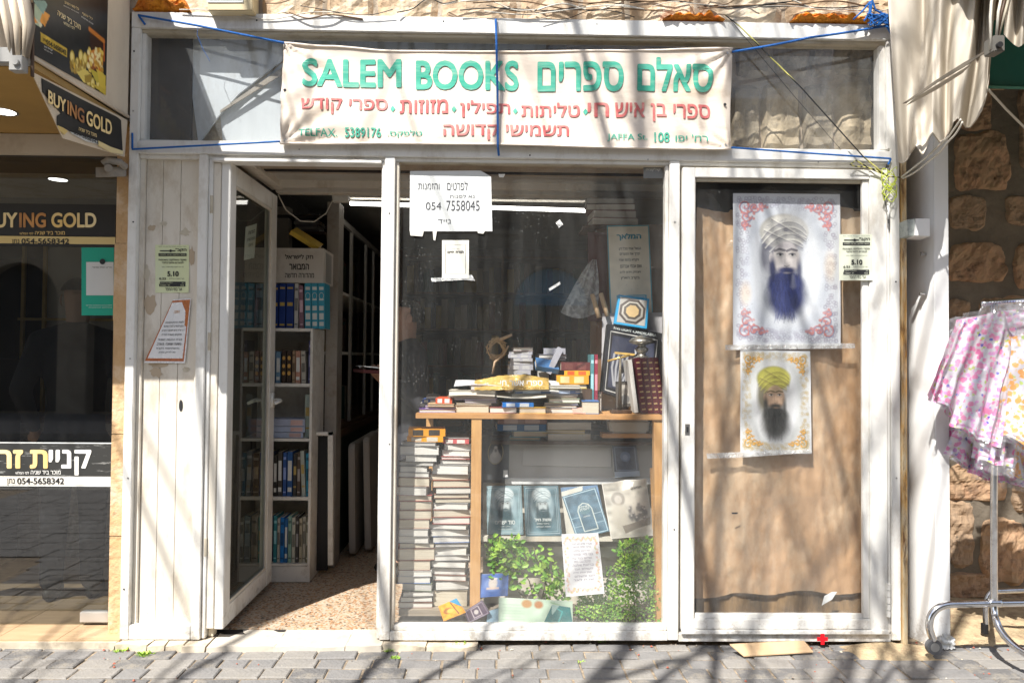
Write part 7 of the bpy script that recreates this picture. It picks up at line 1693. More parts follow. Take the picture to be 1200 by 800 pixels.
# octagonal mirror plaque
oc = thing('framed_plaque', 'blue edged box with a brass octagon inside a grey octagonal frame, tilted', 'plaque')
q = pq4((725, 345), (761, 350), (758, 385), (719.5, 379), .40, .44); mfo = quadmap(*q); mb = MB(); slab(mb, *q, .03); mb.build('box', mat('bright_blue_card', (.02, .30, .55), .5), oc)
def ngon(cx_, cy_, r_, n, off, ph=math.pi/8): return [mfo(cx_+r_*math.cos(ph+k*2*math.pi/n), cy_+r_*math.sin(ph+k*2*math.pi/n))+Vector((0, -off, 0)) for k in range(n)]
mb = MB(); mb.add([mfo(.07, .07)+Vector((0, -.001, 0)), mfo(.93, .07)+Vector((0, -.001, 0)), mfo(.93, .93)+Vector((0, -.001, 0)), mfo(.07, .93)+Vector((0, -.001, 0))], [(0, 1, 2, 3)]); mb.build('inset', mat('pale_grey_card', (.42, .40, .36), .4), oc)
for (ro, ri, cc) in ((.43, .36, (.10, .08, .07)), (.36, .29, (.45, .42, .36)), (.29, .21, (.12, .10, .08))):
    A0, B0 = ngon(.5, .5, ro, 8, .003), ngon(.5, .5, ri, 8, .006); mb = MB(); mb.add(A0+B0, [(k, (k+1) % 8, 8+(k+1) % 8, 8+k) for k in range(8)]); mb.build('octagon_ring', flat(cc), oc)
mb = MB(); mb.add(ngon(.5, .5, .21, 8, .0065), [tuple(range(8))]); mb.build('brass_plate', mat('brass_plate', (.72, .52, .26), .35, .4), oc)
# candelabra box
a = Art(110, 150, (.02, .02, .025)); a.frame(.07, .1, .93, .96, .016, (.62, .60, .55)); a.rect(.12, .16, .88, .9, (.045, .05, .08)); a.noise(.4, 3, 6)
for k in range(5): a.line([(.22+.03*k, .86-.0*k), (.16+.07*k, .62), (.18+.08*k, .42)], .035, (.62, .62, .62), .55)
a.line([(.2, .40), (.62, .36)], .04, (.65, .42, .12)); a.ell(.72, .5, .12, .1, (.55, .55, .56), .6, 3); a.line([(.55, .3), (.6, .6), (.7, .45), (.8, .55)], .025, (.7, .7, .72), .8)
t_ = cover('tilted black box printed FIVE LIGHT CANDELABRA in the window corner', (712, 379), (776, 390.5), (767, 478), (704, 458.5), .36, .42, a, th=.05, name='gift_box', cat='box', page=False, pagem=M['black'], text=[([('FIVE LIGHT CANDELABRA', .12, .935, .9, .975, .02)], tw_)])
wb_ = thing('white_board', 'white board leaning behind the black candelabra box', 'board')
mb = MB(); slab(mb, P(704, 484, .47), P(775, 484, .47), P(776, 366, .50), P(706, 367, .50), .008); mb.build('board', mat('greyed_white_board', (.52, .50, .50), .6), wb_)
# silver cup
cp_ = thing('silver_cup', 'tarnished silver ornate cup standing on the red book set', 'cup')
c = P(752, 421.5, .27); k_ = 1/215.
prof = [(14, 0), (13, 1.5), (9, 3), (5, 5), (4.2, 8), (7, 10), (8, 13), (5.5, 15), (4, 17), (9, 18.5), (15, 20.5), (15.5, 22), (13, 24), (12, 25.5), (7, 27), (2, 29), (.1, 29.5)]
mb = MB(); mb.lathe([(a_*k_, b_*k_) for a_, b_ in prof], c, 24); mb.build('cup', mat('tarnished_silver', (.45, .42, .36), .35, .8, dirt=(.12, .1, .08), dirt_amt=.7, dscale=40), cp_, smooth=True)
# red book set, leaning
zz0 = ztt+.0006
for i, (x0, x1) in enumerate(((748.5, 755.5), (756, 763), (763.5, 770), (770.5, 776.5))):
    xa = P(x0-1, 484, .17).x; T = P(x1, 484, .17).x-P(x0, 484, .17).x; L_ = .30
    def ex(t, L_, W_, T_):
        mb = MB()
        for k in range(9): mb.box(-L_/2+L_*(.06+k*.105), -L_/2+L_*(.085+k*.105), -W_/2-.0016, -W_/2-.0006, T_*.2, T_*.8)
        mb.build('gilt_bands', flat((.50, .36, .16)), t)
    book(L_, .19, T, mat('oxblood_leather', (.10, .012, .02), .4) if i == 0 else bpy.data.materials['oxblood_leather'], M['page_w'], (xa+T-.0, .27, zz0+L_/2+.004), (0, -math.pi/2-.13, 0), 'oxblood volume with gilt bands, %s of the leaning set of four' % ORDL[i], 'leaning oxblood set', extra=ex)
book(.285, .16, .022, M['page_w'], M['page_w'], (P(745, 484, .17).x, .27, zz0+.148), (0, -math.pi/2-.13, 0), 'pale grey volume leaning at the left of the oxblood set')
# menorah / candlestick and small framed picture
cs_ = thing('candlestick', 'thin dark metal candlestick on a wooden foot at the table end', 'candlestick')
c = P(727, 482, .20); mb = MB(); mb.box(c.x-.05, c.x+.06, .18, .26, ztt+.0006, ztt+.018); mb.build('foot', M['darkwood'], cs_, bevel=.003)
mb = MB(); mb.tube([Vector((c.x, .22, ztt+.018)), P(727, 415, .22)], [.012, .006], 10); mb.build('stem', mat('dark_bronze', (.12, .10, .07), .4, .6), cs_, smooth=True)
mb = MB(); mb.tube([P(712, 423, .22), P(727, 419, .22), P(738, 416, .22)], .006, 8); mb.build('brass_arm', mat('brass', (.65, .42, .12), .35, .6), cs_, smooth=True)
a = Art(40, 56, (.09, .08, .07)); a.rect(.16, .14, .84, .86, (.40, .37, .32)); a.ell(.5, .42, .16, .14, (.2, .18, .16), .9, 2); a.ell(.5, .7, .26, .18, (.12, .12, .12), .9, 2)
cover('small dark framed photograph behind the candlestick', (721.5, 447), (742.5, 446.5), (743.5, 476), (722, 477.5), .28, .30, a, th=.01, name='photo_frame', cat='photo frame', page=False, pagem=M['black'])
for i, (x0, y0, x1, y1) in enumerate(((694, 345, 702, 372), (704, 344, 712, 370))):
    mb = MB(); mb.tube([P(x0, y0, .5), P(x1, y1, .47)], .014, 10); mb.build('paper_roll', M['cardboard'], None, smooth=True, label='%s of two tan paper rolls leaning beside the plastic bag' % ('left', 'right')[i], cat='paper roll')
# hanging plastic bag
hb_ = thing('plastic_bag', 'translucent white plastic bag hanging beside the tall cabinet in the window', 'bag')
def hbf(u, v):
    xl, xr = 694-37*(v**.8), 699+3*math.sin(v*3); yt, yb_ = 304, 366+7*math.sin(u*3.1)
    return P(xl+(xr-xl)*u, yt+(yb_-yt)*v, .58-.035*math.sin(u*3.14)*v+.008*math.sin(u*15+v*3))
mb = MB(); mb.grid(24, 20, hbf); mb.build('bag', film_mat('milky_film', (.50, .52, .50), .75, .4), hb_, smooth=True)
# notes on the window glass
gl = thing('paper_sign', 'handwritten white phone number sign taped to the display window glass', 'sign')
q = [P(480, 271, .048), P(577, 271, .048), P(575.5, 207, .048), P(563, 200, .048), P(480.5, 200.5, .048)]
mb = MB(); mb.prism(q, (0, .001, 0)); mb.build('sheet', M['paper'], gl)
def hand_txt(items, Y, m, parent):
    for it in items: lpx([it], Y, m, parent)
hand_txt([('054', 499, 237, 517, 246, .0), ('7558045', 523, 235, 562, 247, .0), (heb('לפרטים'), 524, 212, 548, 223, .0), (heb('והזמנות'), 490, 215, 515, 222, .0), (heb('נא לפנות'), 527, 228, 556, 232, -.0), (heb('נייד'), 513, 257, 528, 262, .0)], .0465, mat('marker_ink', (.06, .06, .07), .6), gl)
for i, pts in enumerate(([(480, 270), (497, 270), (495, 277), (481, 276)], [(507, 271), (512, 271), (510, 282), (508, 281)], [(559, 269), (570, 269), (566, 274), (560, 273)])):
    mb = MB(); mb.prism([P(a_, b_, .0475) for a_, b_ in pts], (0, .0005, 0)); mb.build('tape', M['page_w'], gl)
g2 = thing('paper_sign', 'small cream printed card with a thin border taped below the phone number sign', 'card')
mb = MB(); slab(mb, *pq(518, 281.5, 549.5, 326, .049), .001); mb.build('sheet', mat('cream_paper', (.76, .73, .64), .6), g2)
mq = quadmap(*pq(518, 281.5, 549.5, 326, .0475)); 
bars([(.12, .12, .88, .125), (.12, .88, .88, .885), (.12, .12, .13, .885), (.87, .12, .88, .885)], mq, M['ink'], g2)
lettering([(heb('ספרי קודש'), .36, .75, .64, .78, .0), (heb('תורת חיים'), .2, .66, .8, .72, .03), (heb('ירושלים'), .3, .2, .7, .22, 0)], mq, M['ink'], g2)
for i, (pts, lab) in enumerate((([(651, 261), (656, 257), (660, 263), (655, 267)], 'small clear tape scrap in the upper middle of the window glass'), ([(643, 338), (656, 330), (657, 333), (644, 341)], 'clear tape strip in the middle of the window glass'), ([(584, 204), (592, 204), (590, 208), (585, 208)], 'white tape scrap near the top of the window glass'), ([(505, 326), (553, 322), (557, 329), (545, 328), (506, 330)], 'clear tape below the small cream card'))):
    scrap('tape', lab, pts, .05, M['page_w'] if i == 2 else m_tape)
ts = thing('small_sign', 'tiny dark printed sticker in the top right corner of the window glass', 'sticker')
mb = MB(); slab(mb, *pq(754, 195.5, 777, 209, .05), .0008); mb.build('sheet', mat('dull_sticker', (.20, .20, .19), .5), ts); lpx([(heb('קולקציה'), 757, 197, 774, 201, .01)], .0485, m_wh, ts)

# ---- plants in the window
def plant(lab, blobs, n, sd_, stems):
    t = thing('plant', lab, 'plant'); r = random.Random(sd_)
    mb = MB()
    for s_ in stems: mb.tube([P(*q) for q in s_], [.004, .003, .0015][:len(s_)] if len(s_) == 3 else .003, 5)
    mb.build('stem', mat('plant_stem', (.16, .13, .05), .7) if 'plant_stem' not in bpy.data.materials else bpy.data.materials['plant_stem'], t, smooth=True)
    for mi, mm in ((0, M['leaf']), (1, M['leaf2'])):
        mb = MB()
        for k in range(n//2):
            bx, by, rx_, ry_, Ya, Yb, s = r.choice(blobs); a = r.uniform(0, 6.28); q = r.random()**.5
            c = P(bx+rx_*q*math.cos(a), by+ry_*q*math.sin(a), r.uniform(Ya, Yb)); l = s*r.uniform(.6, 1.25); w_ = l*r.uniform(.5, .7)
            d = Vector((r.uniform(-1, 1), r.uniform(-.6, .2), r.uniform(-.5, 1))).normalized(); nn = Vector((r.uniform(-.4, .4), -1, r.uniform(-.1, .9))).normalized(); sd2 = d.cross(nn).normalized(); up_ = sd2.cross(d)
            vs = [c, c+d*l*.3+sd2*w_*.42+up_*.002, c+d*l*.65+sd2*w_*.38+up_*.001, c+d*l-up_*l*.12, c+d*l*.65-sd2*w_*.38+up_*.001, c+d*l*.3-sd2*w_*.42+up_*.002, c+d*l*.5-up_*l*.06]
            mb.add(vs, [(0, 1, 6), (1, 2, 6), (2, 3, 6), (3, 4, 6), (4, 5, 6), (5, 0, 6)])
        mb.build('leaves', mm, t, kind='stuff')
plant('bushy green plant with oval leaves in the middle of the window floor', [(593, 648, 24, 14, .14, .28, .036), (625, 655, 22, 18, .13, .28, .036), (612, 676, 32, 18, .12, .26, .034), (645, 678, 18, 18, .12, .25, .04), (600, 638, 12, 8, .15, .25, .032), (640, 693, 26, 10, .12, .22, .022), (578, 640, 8, 12, .18, .28, .028), (590, 665, 18, 16, .12, .26, .034), (655, 690, 14, 12, .12, .2, .03)], 560, 3,
      [((630, 715, .2), (620, 680, .2), (595, 645, .2)), ((632, 715, .2), (640, 680, .18), (625, 640, .2)), ((628, 715, .2), (605, 690, .2), (580, 660, .22))])
plant('dense small-leaved green plant filling the right corner of the window floor', [(748, 668, 26, 22, .14, .28, .022), (745, 700, 32, 26, .12, .26, .015), (762, 650, 15, 20, .16, .28, .028), (722, 712, 30, 18, .11, .22, .014), (698, 712, 24, 12, .11, .2, .014), (716, 695, 22, 14, .12, .24, .018), (768, 700, 10, 30, .12, .26, .016), (690, 700, 14, 10, .12, .2, .016), (735, 722, 44, 12, .1, .2, .018), (700, 716, 28, 12, .1, .2, .02), (725, 700, 40, 22, .12, .24, .02), (742, 648, 20, 16, .14, .26, .026), (730, 682, 26, 22, .12, .24, .018)], 2900, 8,
      [((745, 730, .18), (742, 690, .2), (755, 640, .2)), ((748, 730, .18), (765, 690, .2), (770, 645, .22)), ((740, 730, .16), (715, 705, .16), (695, 695, .16))])
scrap('paper_scrap', 'brown paper shred at the foot of the right plant', [(738, 731), (780, 731), (780, 736), (738, 736)], .075, M['page'], 'scrap')
# ---- interior back shelves
bk_ = thing('back_bookcase', 'dark bookcase across the back of the shop seen dimly through the window', 'bookcase')
YB = 3.3
for z_ in (.3, .65, 1.0, 1.35, 1.7, 2.05, 2.4):
    mb = MB(); mb.box(-.9, 2.0, YB, YB+.3, z_-.02, z_); mb.build('shelf', M['darkwood'], bk_)
for x_ in (-.92, .05, 1.02, 2.0):
    mb = MB(); mb.box(x_-.02, x_, YB-.004, YB+.3, 0, 2.45); mb.build('side_panel', M['darkwood'], bk_)
r = random.Random(77)
for si, z_ in enumerate((1.0, 1.35, 1.7, 2.05)):
    xx = [-.88]
    def fn(i, z_=z_):
        t = r.uniform(.04, .075); x = xx[0]+t/2; xx[0] += t+.0015
        for sp_ in (.05, 1.02):
            if abs(x-sp_+.01) < t/2+.012: x += .06; xx[0] += .06
        return (x, YB+.12, z_+.0006), (t, .17, r.uniform(.2, .29)), (0, 0, 0), r.choice(cols)
    simple_books(34, fn, bk_)
# dim island of books behind the display table
isl = thing('inner_table', 'dark table heaped with books in the middle of the shop', 'table')
mb = MB(); mb.box(-.5, 1.6, 1.5, 2.2, .80, .84); mb.build('tabletop', M['darkwood'], isl)
for x_ in (-.45, 1.5):
    for y_ in (1.55, 2.1): mb = MB(); mb.box(x_, x_+.05, y_, y_+.05, 0, .799); mb.build('leg', M['darkwood'], isl)
hb2 = MB(); hm = []
for i in range(9):
    x_ = -.35+i*.22; z = .8405
    for k in range(r.randint(3, 8)):
        t = r.uniform(.02, .045); m_ = flat(r.choice(cols+[(.4, .4, .42), (.5, .48, .4)]))
        if m_ not in hm: hm.append(m_)
        a_ = r.uniform(-.3, .3); cx_, cy_ = x_+r.uniform(-.01, .01), 1.75+r.uniform(-.05, .1)
        q = [(cx_+X*math.cos(a_)-Y*math.sin(a_), cy_+X*math.sin(a_)+Y*math.cos(a_)) for X, Y in ((-.09, -.12), (.09, -.12), (.09, .12), (-.09, .12))]
        hb2.prism([(X, Y, z) for X, Y in q], (0, 0, t), hm.index(m_)); z += t+.0006
hb2.build('heap_of_books', hm, isl, kind='stuff')

# ================================================================ CLOTHES RACK AND DRESSES
rkk = thing('clothes_rack', 'chrome clothes rack on casters holding the wrapped dresses at the right edge', 'clothes rack')
YR = -.16
def smooth_pts(pts, n=6):
    out = []
    for i in range(len(pts)-1):
        p0 = pts[max(i-1, 0)]; p1 = pts[i]; p2 = pts[i+1]; p3 = pts[min(i+2, len(pts)-1)]
        for k in range(n):
            t = k/n; out.append(.5*((2*p1)+(p2-p0)*t+(2*p0-5*p1+4*p2-p3)*t*t+(3*p1-p0-3*p2+p3)*t**3))
    return out+[pts[-1]]
def rtube(nm, pts, r_=.0135, m=None):
    mb = MB(); mb.tube(smooth_pts(pts), r_, 12); return mb.build(nm, m or M['chrome'], rkk, smooth=True)
rtube('base_tube', [P(1094, 750, YR), P(1089, 734, YR), P(1093, 718, YR), P(1106, 709, YR), P(1130, 707.5, YR), P(1200, 706, YR), P(1290, 705, YR)], .0175)
rtube('base_tube', [P(1156, 738, .12), P(1155, 712, .12), P(1160, 695, .12), P(1174, 692, .12), P(1240, 690, .12), P(1290, 690, .12)], .014)
rtube('upright', [P(1165, 356, YR), P(1165, 560, YR), P(1165, 700, YR), P(1168, 728, YR-.05), P(1180, 748, YR-.12), P(1200, 764, YR-.2), P(1230, 776, YR-.3)], .0165)
rtube('hanging_bar', [P(1150, 356, YR), P(1210, 351, YR), P(1300, 346, YR)], .012)
mb = MB(); 
for k in range(28): c = P(1160+k*3.2, 354.5-.12*k*1.0, YR-.016); mb.tube([c-Vector((.004, 0, .003)), c+Vector((.004, 0, .003))], .004, 6)
mb.build('bead_trim', mat('dark_blue_white_cord', (.10, .12, .30), .5, col2=(.7, .7, .72), vscale=60), rkk, kind='stuff')
rtube('cross_joint', [P(1158, 706, YR-.002), P(1172, 706, YR-.002)], .021)
c = P(1094, 757, YR); mb = MB(); mb.tube([c-Vector((.0, .013, 0)), c+Vector((0, .013, 0))], .037, 20); mb.build('caster', M['rubber'], rkk, smooth=False)
mb = MB(); mb.tube([c-Vector((.0, .0145, 0)), c-Vector((0, .0125, 0))], .022, 16); mb.build('caster_hub', M['grey'], rkk)
c = P(1154, 737, .12); mb = MB(); mb.tube([c-Vector((0, 0, .02)), c+Vector((0, 0, .03))], .018, 12); mb.build('rubber_foot', M['black'], rkk)
pb = thing('plastic_scrap', 'crumpled white plastic piece lying behind the rack caster', 'plastic scrap')
mb = MB(); r = random.Random(4)
mb.grid(10, 6, lambda u, v: P(1101+18*u, 760-18*v*(1-.5*abs(u-.4)), -.04)+Vector((0, .03*noise.noise(Vector((u*5, v*5, 1))), .008*noise.noise(Vector((u*7, v*7, 4))))))
mb.build('plastic', mat('crumpled_white_plastic', (.72, .73, .72), .3), pb, smooth=True)

def floral(name, c1, c2, c3, base=(.74, .68, .72)):
    m = bpy.data.materials.new(name); m.use_nodes = True; N = m.node_tree.nodes; L = m.node_tree.links
    b = N['Principled BSDF']; b.inputs['Roughness'].default_value = .7
    tc = N.new('ShaderNodeTexCoord'); cur = None
    nz = N.new('ShaderNodeTexNoise'); nz.inputs['Scale'].default_value = 55; L.new(tc.outputs['Object'], nz.inputs['Vector'])
    vm = N.new('ShaderNodeVectorMath'); vm.operation = 'MULTIPLY_ADD'; vm.inputs[1].default_value = (.022, .022, .022); L.new(nz.outputs['Color'], vm.inputs[0]); L.new(tc.outputs['Object'], vm.inputs[2])
    prev = None
    for i, (sc_, th, c, off) in enumerate(((30, .46, c1, 0), (30, .18, tuple(x*.6 for x in c1), 0), (32, .36, c2, 3.3), (22, .20, c3, 7.1), (25, .24, (.50, .62, .15), 11.7), (18, .36, (.62, .62, .76), 17.3))[::-1]):
        v = N.new('ShaderNodeTexVoronoi'); v.inputs['Scale'].default_value = sc_; ad = N.new('ShaderNodeVectorMath'); ad.inputs[1].default_value = (off, off*.7, off*.4); L.new(vm.outputs[0], ad.inputs[0]); L.new(ad.outputs[0], v.inputs['Vector'])
        lt = N.new('ShaderNodeMapRange'); lt.inputs[1].default_value = th; lt.inputs[2].default_value = th*.75; L.new(v.outputs['Distance'], lt.inputs[0])
        mx = N.new('ShaderNodeMix'); mx.data_type = 'RGBA'; L.new(lt.outputs[0], mx.inputs[0]); mx.inputs[7].default_value = (*c, 1)
        if prev is None: mx.inputs[6].default_value = (*base, 1)
        else: L.new(prev, mx.inputs[6])
        prev = mx.outputs[2]
    L.new(prev, b.inputs['Base Color']); return m
m_pink = floral('pink_floral_cotton', (.85, .22, .45), (.78, .34, .66), (.13, .12, .55))
m_orange = floral('orange_floral_cotton', (.90, .38, .06), (.85, .55, .15), (.55, .55, .6))
m_pinkd = floral('rose_floral_cotton', (.75, .18, .45), (.55, .25, .6), (.12, .12, .5))
m_wrap = film_mat('dress_wrap_foil', (.80, .80, .85), .09, .12, 1.0, 12, .12)
def dress(lab, tl, tr_, br, bl, Y, m, seed, folds=5, wrap=True, sag=4, amp=.022):
    """pleated garment fanned out from its hanging edge, in a clear wrapper"""
    t = thing('dress', lab, 'dress', group='plastic-wrapped floral dresses on the rack')
    def f(u, v, e=0, o=0):
        # v = 1 at the hanger
        xt, yt = tl[0]+(tr_[0]-tl[0])*u, tl[1]+(tr_[1]-tl[1])*u; xb, yb_ = bl[0]+(br[0]-bl[0])*u, bl[1]+(br[1]-bl[1])*u
        yb_ += sag*math.sin(u*math.pi)+1.5*math.sin(u*folds*2.6+seed)
        k = v if not e else v
        cx_, cy_ = (tl[0]+tr_[0]+bl[0]+br[0])/4, (tl[1]+tr_[1]+bl[1]+br[1])/4
        px, py = xb+(xt-xb)*k, yb_+(yt-yb_)*k
        if e: px = cx_+(px-cx_)*(1+e); py = cy_+(py-cy_)*(1+e)
        p = P(px, py, Y+.03*(1-v)); w_ = u*folds*2.1+seed+.9*math.sin(u*5+seed)+.4*math.sin(v*3); p.y += -amp*1.6*(.5+.5*math.sin(w_*1.6))*(1.2-v)-.012*noise.noise(Vector((u*7+seed, v*6, seed)))-o; return p
    mb = MB(); mb.grid(70, 24, lambda u, v: f(u, v)); mb.grid(20, 8, lambda u, v: f(u, v)+Vector((0, .05, 0))); mb.build('fabric', m, t, smooth=True)
    # stitched hem line
    mb = MB(); mb.tube([f(k/70, .03)+Vector((0, -.002, 0)) for k in range(71)], .0012, 4); mb.build('hem', flat((.62, .25, .45)) if m is not m_orange else flat((.5, .3, .4)), t)
    if wrap:
        mb = MB(); r = seed
        mb.grid(34, 26, lambda u, v: f(u, v, .13, .012)+Vector((0, -.016*noise.noise(Vector((u*6+r, v*8, r))), .004*noise.noise(Vector((u*9, v*9+r, 2)))))); mb.build('wrapper', m_wrap, t, smooth=False)
    return t
dress('dark rose flowered dress hem lowest at the left, behind the others', (1130, 480), (1180, 490), (1150, 556), (1105, 530), -.06, m_pinkd, 2.1, 4, sag=2)
dress('pink flowered dress lowest at the middle, just above the chrome pole', (1150, 470), (1200, 480), (1196, 568), (1140, 556), -.09, m_pinkd, 4.0, 4, sag=2)
dress('orange flowered dress lower down right of the chrome pole', (1165, 480), (1215, 480), (1214, 562), (1158, 548), -.12, m_orange, 1.1, 4, sag=3)
dress('leftmost pink flowered white dress fanned widest towards the pier', (1128, 374), (1196, 362), (1146, 505), (1088, 462), -.20, m_pink, .4, 6, sag=3)
dress('long pink flowered dress in the middle of the rack fan', (1166, 366), (1206, 362), (1166, 522), (1119, 498), -.25, m_pink, 1.9, 5, sag=3)
dress('pink flowered dress right of the middle with long narrow folds', (1180, 372), (1210, 370), (1180, 545), (1146, 538), -.22, m_pink, 3.2, 4, sag=2)
dress('front orange flowered dress at the right edge of the photo', (1186, 395), (1260, 380), (1240, 538), (1175, 508), -.30, m_orange, 2.7, 5, sag=5)
dress('pink dress hanging from the top bar at the right edge above the orange one', (1176, 364), (1250, 358), (1255, 400), (1184, 400), -.27, m_pink, .9, 4, sag=2)
# clear corners of wrapping standing up at the top
for i, (pts, lab) in enumerate((([(1112, 374), (1120, 371), (1150, 370), (1160, 400), (1104, 420)], 'stiff clear wrapper corner at the upper left of the dress fan'), ([(1144, 372), (1153, 353), (1205, 357), (1206, 380), (1150, 392)], 'clear wrapper top standing above the middle dresses'))):
    mb = MB(); mb.prism([P(a_, b_, -.19-.1*i) for a_, b_ in pts], (0, .002, 0)); mb.build('wrapper_corner', m_wrap, None, label=lab, cat='wrapper')

# ================================================================ PEOPLE
def capsule(mb, a, b, ra, rb, sx=1.0, sy=1.0, n=12):
    """closed tapered limb piece from a to b"""
    a, b = Vector(a), Vector(b); d = b-a; L_ = max(d.length, 1e-4); d = d/L_; u = d.cross(Vector((0, 1, 0)) if abs(d.y) < .9 else Vector((1, 0, 0))).normalized(); w_ = d.cross(u)
    prof = [(-ra*math.cos(t), ra*math.sin(t), ra) for t in [k*math.pi/8 for k in range(5)]]+[(L_+rb*math.sin(t), rb*math.cos(t), rb) for t in [k*math.pi/8 for k in range(5)]]
    vs = []
    for h, r_, _ in prof:
        r_ = max(r_, .0004)
        for k in range(n):
            an = 2*math.pi*k/n; o_ = u*math.cos(an)*r_+w_*math.sin(an)*r_; o_.x *= sx; o_.y *= sy; vs.append(a+d*h+o_)
    m_ = len(prof); fs = [(i*n+k, i*n+(k+1) % n, (i+1)*n+(k+1) % n, (i+1)*n+k) for i in range(m_-1) for k in range(n)]
    fs += [tuple(range(n-1, -1, -1)), tuple((m_-1)*n+k for k in range(n))]; mb.add(vs, fs)
def skin_body(name, nodes, edges, m, parent, vox=.009, fold=0):
    """limbs fused into one continuous skin"""
    mb = MB()
    def rr_(q): return q if isinstance(q, tuple) else (q, q)
    for i, j in edges:
        (ax, ay), (bx, by) = rr_(nodes[i][1]), rr_(nodes[j][1]); ma, mb2 = (ax+ay)/2, (bx+by)/2
        capsule(mb, nodes[i][0], nodes[j][0], ma, mb2, (ax+bx)/(2*(ma+mb2)/2)/1.0 if ma+mb2 else 1, (ay+by)/(2*(ma+mb2)/2) if ma+mb2 else 1)
    o = mb.build(name, m, parent, smooth=True)
    rm = o.modifiers.new('fuse', 'REMESH'); rm.mode = 'VOXEL'; rm.voxel_size = vox; rm.use_smooth_shade = True
    sm_ = o.modifiers.new('smooth', 'SMOOTH'); sm_.iterations = 5 if vox < .012 else 8; sm_.factor = .5
    return o
m_skin = mat('skin', (.46, .27, .18), .5); m_shirt = mat('black_shirt', (.022, .022, .026), .8); m_trs = mat('dark_trousers', (.03, .03, .035), .8); m_hair = mat('black_hair', (.012, .010, .009), .6, bump=.5, bscale=60); m_shoe = mat('dark_shoe', (.02, .018, .015), .5)
def person(lab, x, y, hgt, face, arms, bald=False, hold=None):
    """face: heading angle (0 = looks to +Y, pi/2 = looks to -X); arms: list of (elbow, wrist) offsets in body frame"""
    t = thing('person', lab, 'person', (x, y, 0), (0, 0, face)); H = hgt
    # body frame: +Y forward
    hip, chest, neck, head = .52*H, .74*H, .835*H, .93*H
    N_ = [((0, 0, hip), (.145, .105)), ((0, .01, .62*H), (.135, .10)), ((0, 0, chest), (.165, .115)), ((0, -.01, .81*H), (.10, .075)), ((0, 0, neck+.015), .056), ((0, .015, .885*H), (.065, .075)), ((0, .02, head-.01), (.072, .088)), ((0, .008, head+.035), (.074, .086))]
    E_ = [(0, 1), (1, 2), (2, 3), (3, 4), (4, 5), (5, 6), (6, 7)]
    for s, (el, wr) in zip((-1, 1), arms):
        b = len(N_); N_ += [((s*.165, -.01, .80*H), .062), ((s*el[0], el[1], el[2]), .043), ((s*wr[0], wr[1], wr[2]), (.027, .022))]
        E_ += [(3, b), (b, b+1), (b+1, b+2)]
        d = (Vector(wr)-Vector(el)).normalized(); d.x *= s; sd_ = d.cross(Vector((0, 0, 1)) if abs(d.z) < .8 else Vector((0, 1, 0))).normalized()
        w_ = Vector((s*wr[0], wr[1], wr[2])); palm = w_+d*.05; N_.append((tuple(palm), (.036, .018))); pi_ = len(N_)-1; E_.append((b+2, pi_))
        nrm = d.cross(sd_)
        for k, (o_, l_) in enumerate(((-.03, .066), (-.010, .078), (.010, .073), (.030, .058))):
            a0 = palm+d*.028+sd_*o_; a1 = a0+d*l_*.5-nrm*.008; a2 = a1+d*l_*.35-nrm*.028
            i0 = len(N_); N_ += [(tuple(a0), .0095), (tuple(a1), .0085), (tuple(a2), .007)]; E_ += [(pi_, i0), (i0, i0+1), (i0+1, i0+2)]
        a0 = palm-d*.015-sd_*.038; a1 = a0+d*.035-sd_*.012-nrm*.012; i0 = len(N_); N_ += [(tuple(a0), .011), (tuple(a1), .009)]; E_ += [(pi_, i0), (i0, i0+1)]
    for s in (-1, 1):
        b = len(N_); N_ += [((s*.095, 0, .47*H), .088), ((s*.10, .015, .28*H), .058), ((s*.105, -.01, .05*H), .037), ((s*.11, .09, .022*H), (.036, .026))]
        E_ += [(0, b), (b, b+1), (b+1, b+2), (b+2, b+3)]
    skin_body('body', N_, E_, m_skin, t, .0065)
    # shirt
    S_ = [((0, 0, hip-.0), (.165, .125)), ((0, .01, .62*H), (.155, .118)), ((0, 0, chest), (.185, .132)), ((0, -.01, .81*H), (.12, .09)), ((0, 0, .835*H), .068)]
    SE = [(0, 1), (1, 2), (2, 3), (3, 4)]
    for s, (el, wr) in zip((-1, 1), arms):
        b = len(S_); e_ = Vector((s*el[0], el[1], el[2])); w_ = Vector((s*wr[0], wr[1], wr[2])); S_ += [((s*.175, -.01, .795*H), .078), (tuple(e_), .058), (tuple(e_.lerp(w_, .92)), .04)]; SE += [(3, b), (b, b+1), (b+1, b+2)]
    skin_body('shirt', S_, SE, m_shirt, t, .012)
    T_ = [((0, 0, hip+.02), (.158, .12))]; TE = []
    for s in (-1, 1):
        b = len(T_); T_ += [((s*.095, 0, .47*H), .105), ((s*.10, .015, .28*H), .078), ((s*.105, -.005, .06*H), .062)]; TE += [(0, b), (b, b+1), (b+1, b+2)]
    skin_body('trousers', T_, TE, m_trs, t, .013)
    for s in (-1, 1):
        mb = MB(); mb.grid(12, 8, lambda u, v: (s*.11+.046*math.cos(u*6.283)*math.sin(v*3.1416), .05+.13*math.sin(u*6.283)*math.sin(v*3.1416), max(.002, .045+.055*math.cos(v*3.1416)))); mb.build('shoe', m_shoe, t, smooth=True)
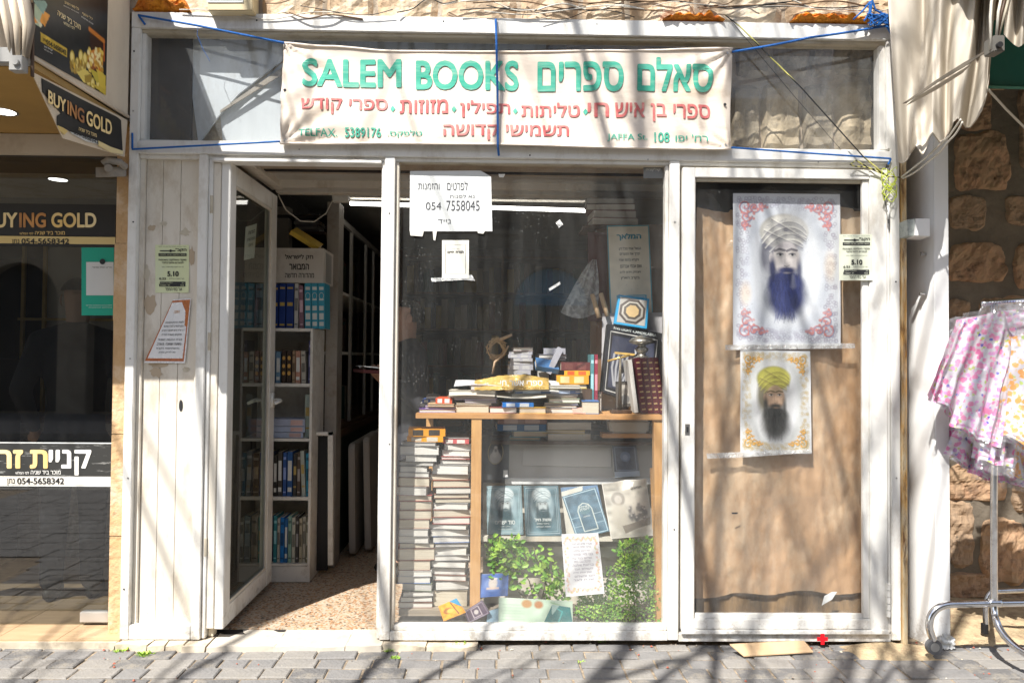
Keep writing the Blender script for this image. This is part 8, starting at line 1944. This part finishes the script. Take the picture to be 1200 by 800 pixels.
    # ears, nose, eyes, mouth, hair
    for s in (-1, 1):
        mb = MB(); mb.grid(10, 8, lambda u, v: (s*(.083+.010*math.sin(v*3.14)), .012+.019*math.cos(u*6.283)*math.sin(v*3.1416), head-.005+.033*math.cos(v*3.1416)+.004*math.sin(u*6.28))); mb.build('ear', m_skin, t, smooth=True)
        mb = MB(); mb.grid(8, 6, lambda u, v: (s*.032+.011*math.cos(u*6.283)*math.sin(v*3.1416), .104+.006*math.sin(u*6.283)*math.sin(v*3.1416), head+.006+.009*math.cos(v*3.1416))); mb.build('eye', M['ink'], t, smooth=True)
    mb = MB(); mb.tube([(0, .103, head+.012), (0, .124, head-.026), (0, .108, head-.034)], [.008, .014, .010], 8); mb.build('nose', m_skin, t, smooth=True)
    mb = MB(); mb.tube([(-.024, .094, head-.062), (0, .101, head-.060), (.024, .094, head-.062)], [.003, .006, .003], 6); mb.build('mouth', mat('lips', (.33, .13, .11), .5) if 'lips' not in bpy.data.materials else bpy.data.materials['lips'], t, smooth=True)
    mb = MB()
    def hf(u, v):
        a = u*6.283; lat = v*(1.95 if not bald else 1.3); k = 1.0
        fx_, fy_, fz_ = .088*math.sin(lat)*math.cos(a), .108*math.sin(lat)*math.sin(a), .108*math.cos(lat)
        if fy_ > .015 and fz_ < .05: fx_ *= .72; fy_ *= .55
        n_ = .004*noise.noise(Vector((fx_*60, fy_*60, fz_*60)))
        return (fx_*(1+n_*8), fy_*(1+n_*8)-.006, head+.018+fz_)
    mb.grid(36, 16, hf); mb.build('hair', m_hair, t, smooth=True)
    return t
# man in the bookshop, seen in profile behind the window, reading
px_ = P(478, 350, 1.08)
pm = person('man with short black hair and dark shirt standing inside the bookshop behind the middle post', px_.x, 1.08, 1.80, math.pi*.62, (((.25, -.03, 1.12), (.15, .13, 1.26)), ((.25, -.03, 1.12), (.13, .13, 1.26))))
ob_ = thing('open_book', 'open book with white pages held by the man in the bookshop doorway', 'book', (px_.x, 1.08, 0), (0, 0, math.pi*.62))
mb = MB(); mb.hexa([(-.17, .12, 1.335), (.17, .12, 1.335), (.17, .32, 1.345), (-.17, .32, 1.345)], [(-.17, .12, 1.315), (.17, .12, 1.315), (.17, .32, 1.325), (-.17, .32, 1.325)]); mb.build('cover', flat((.12, .03, .03)), ob_)
for s in (-1, 1):
    mb = MB(); mb.grid(8, 4, lambda u, v: (s*(.002+.158*u), .13+.18*v, 1.342+.016*math.sin(u*2.6)+.01*v)); mb.build('pages', M['paper'], ob_, smooth=True)
person('man in dark clothes standing with his back to the glass inside the gold shop', P(90, 400, .62).x, .62, 1.88, 0.25, (((.28, -.02, 1.22), (.24, .10, .98)), ((.28, -.02, 1.22), (.24, .10, .98))), bald=True)  # solid figure added in place of a person reflected in the glass
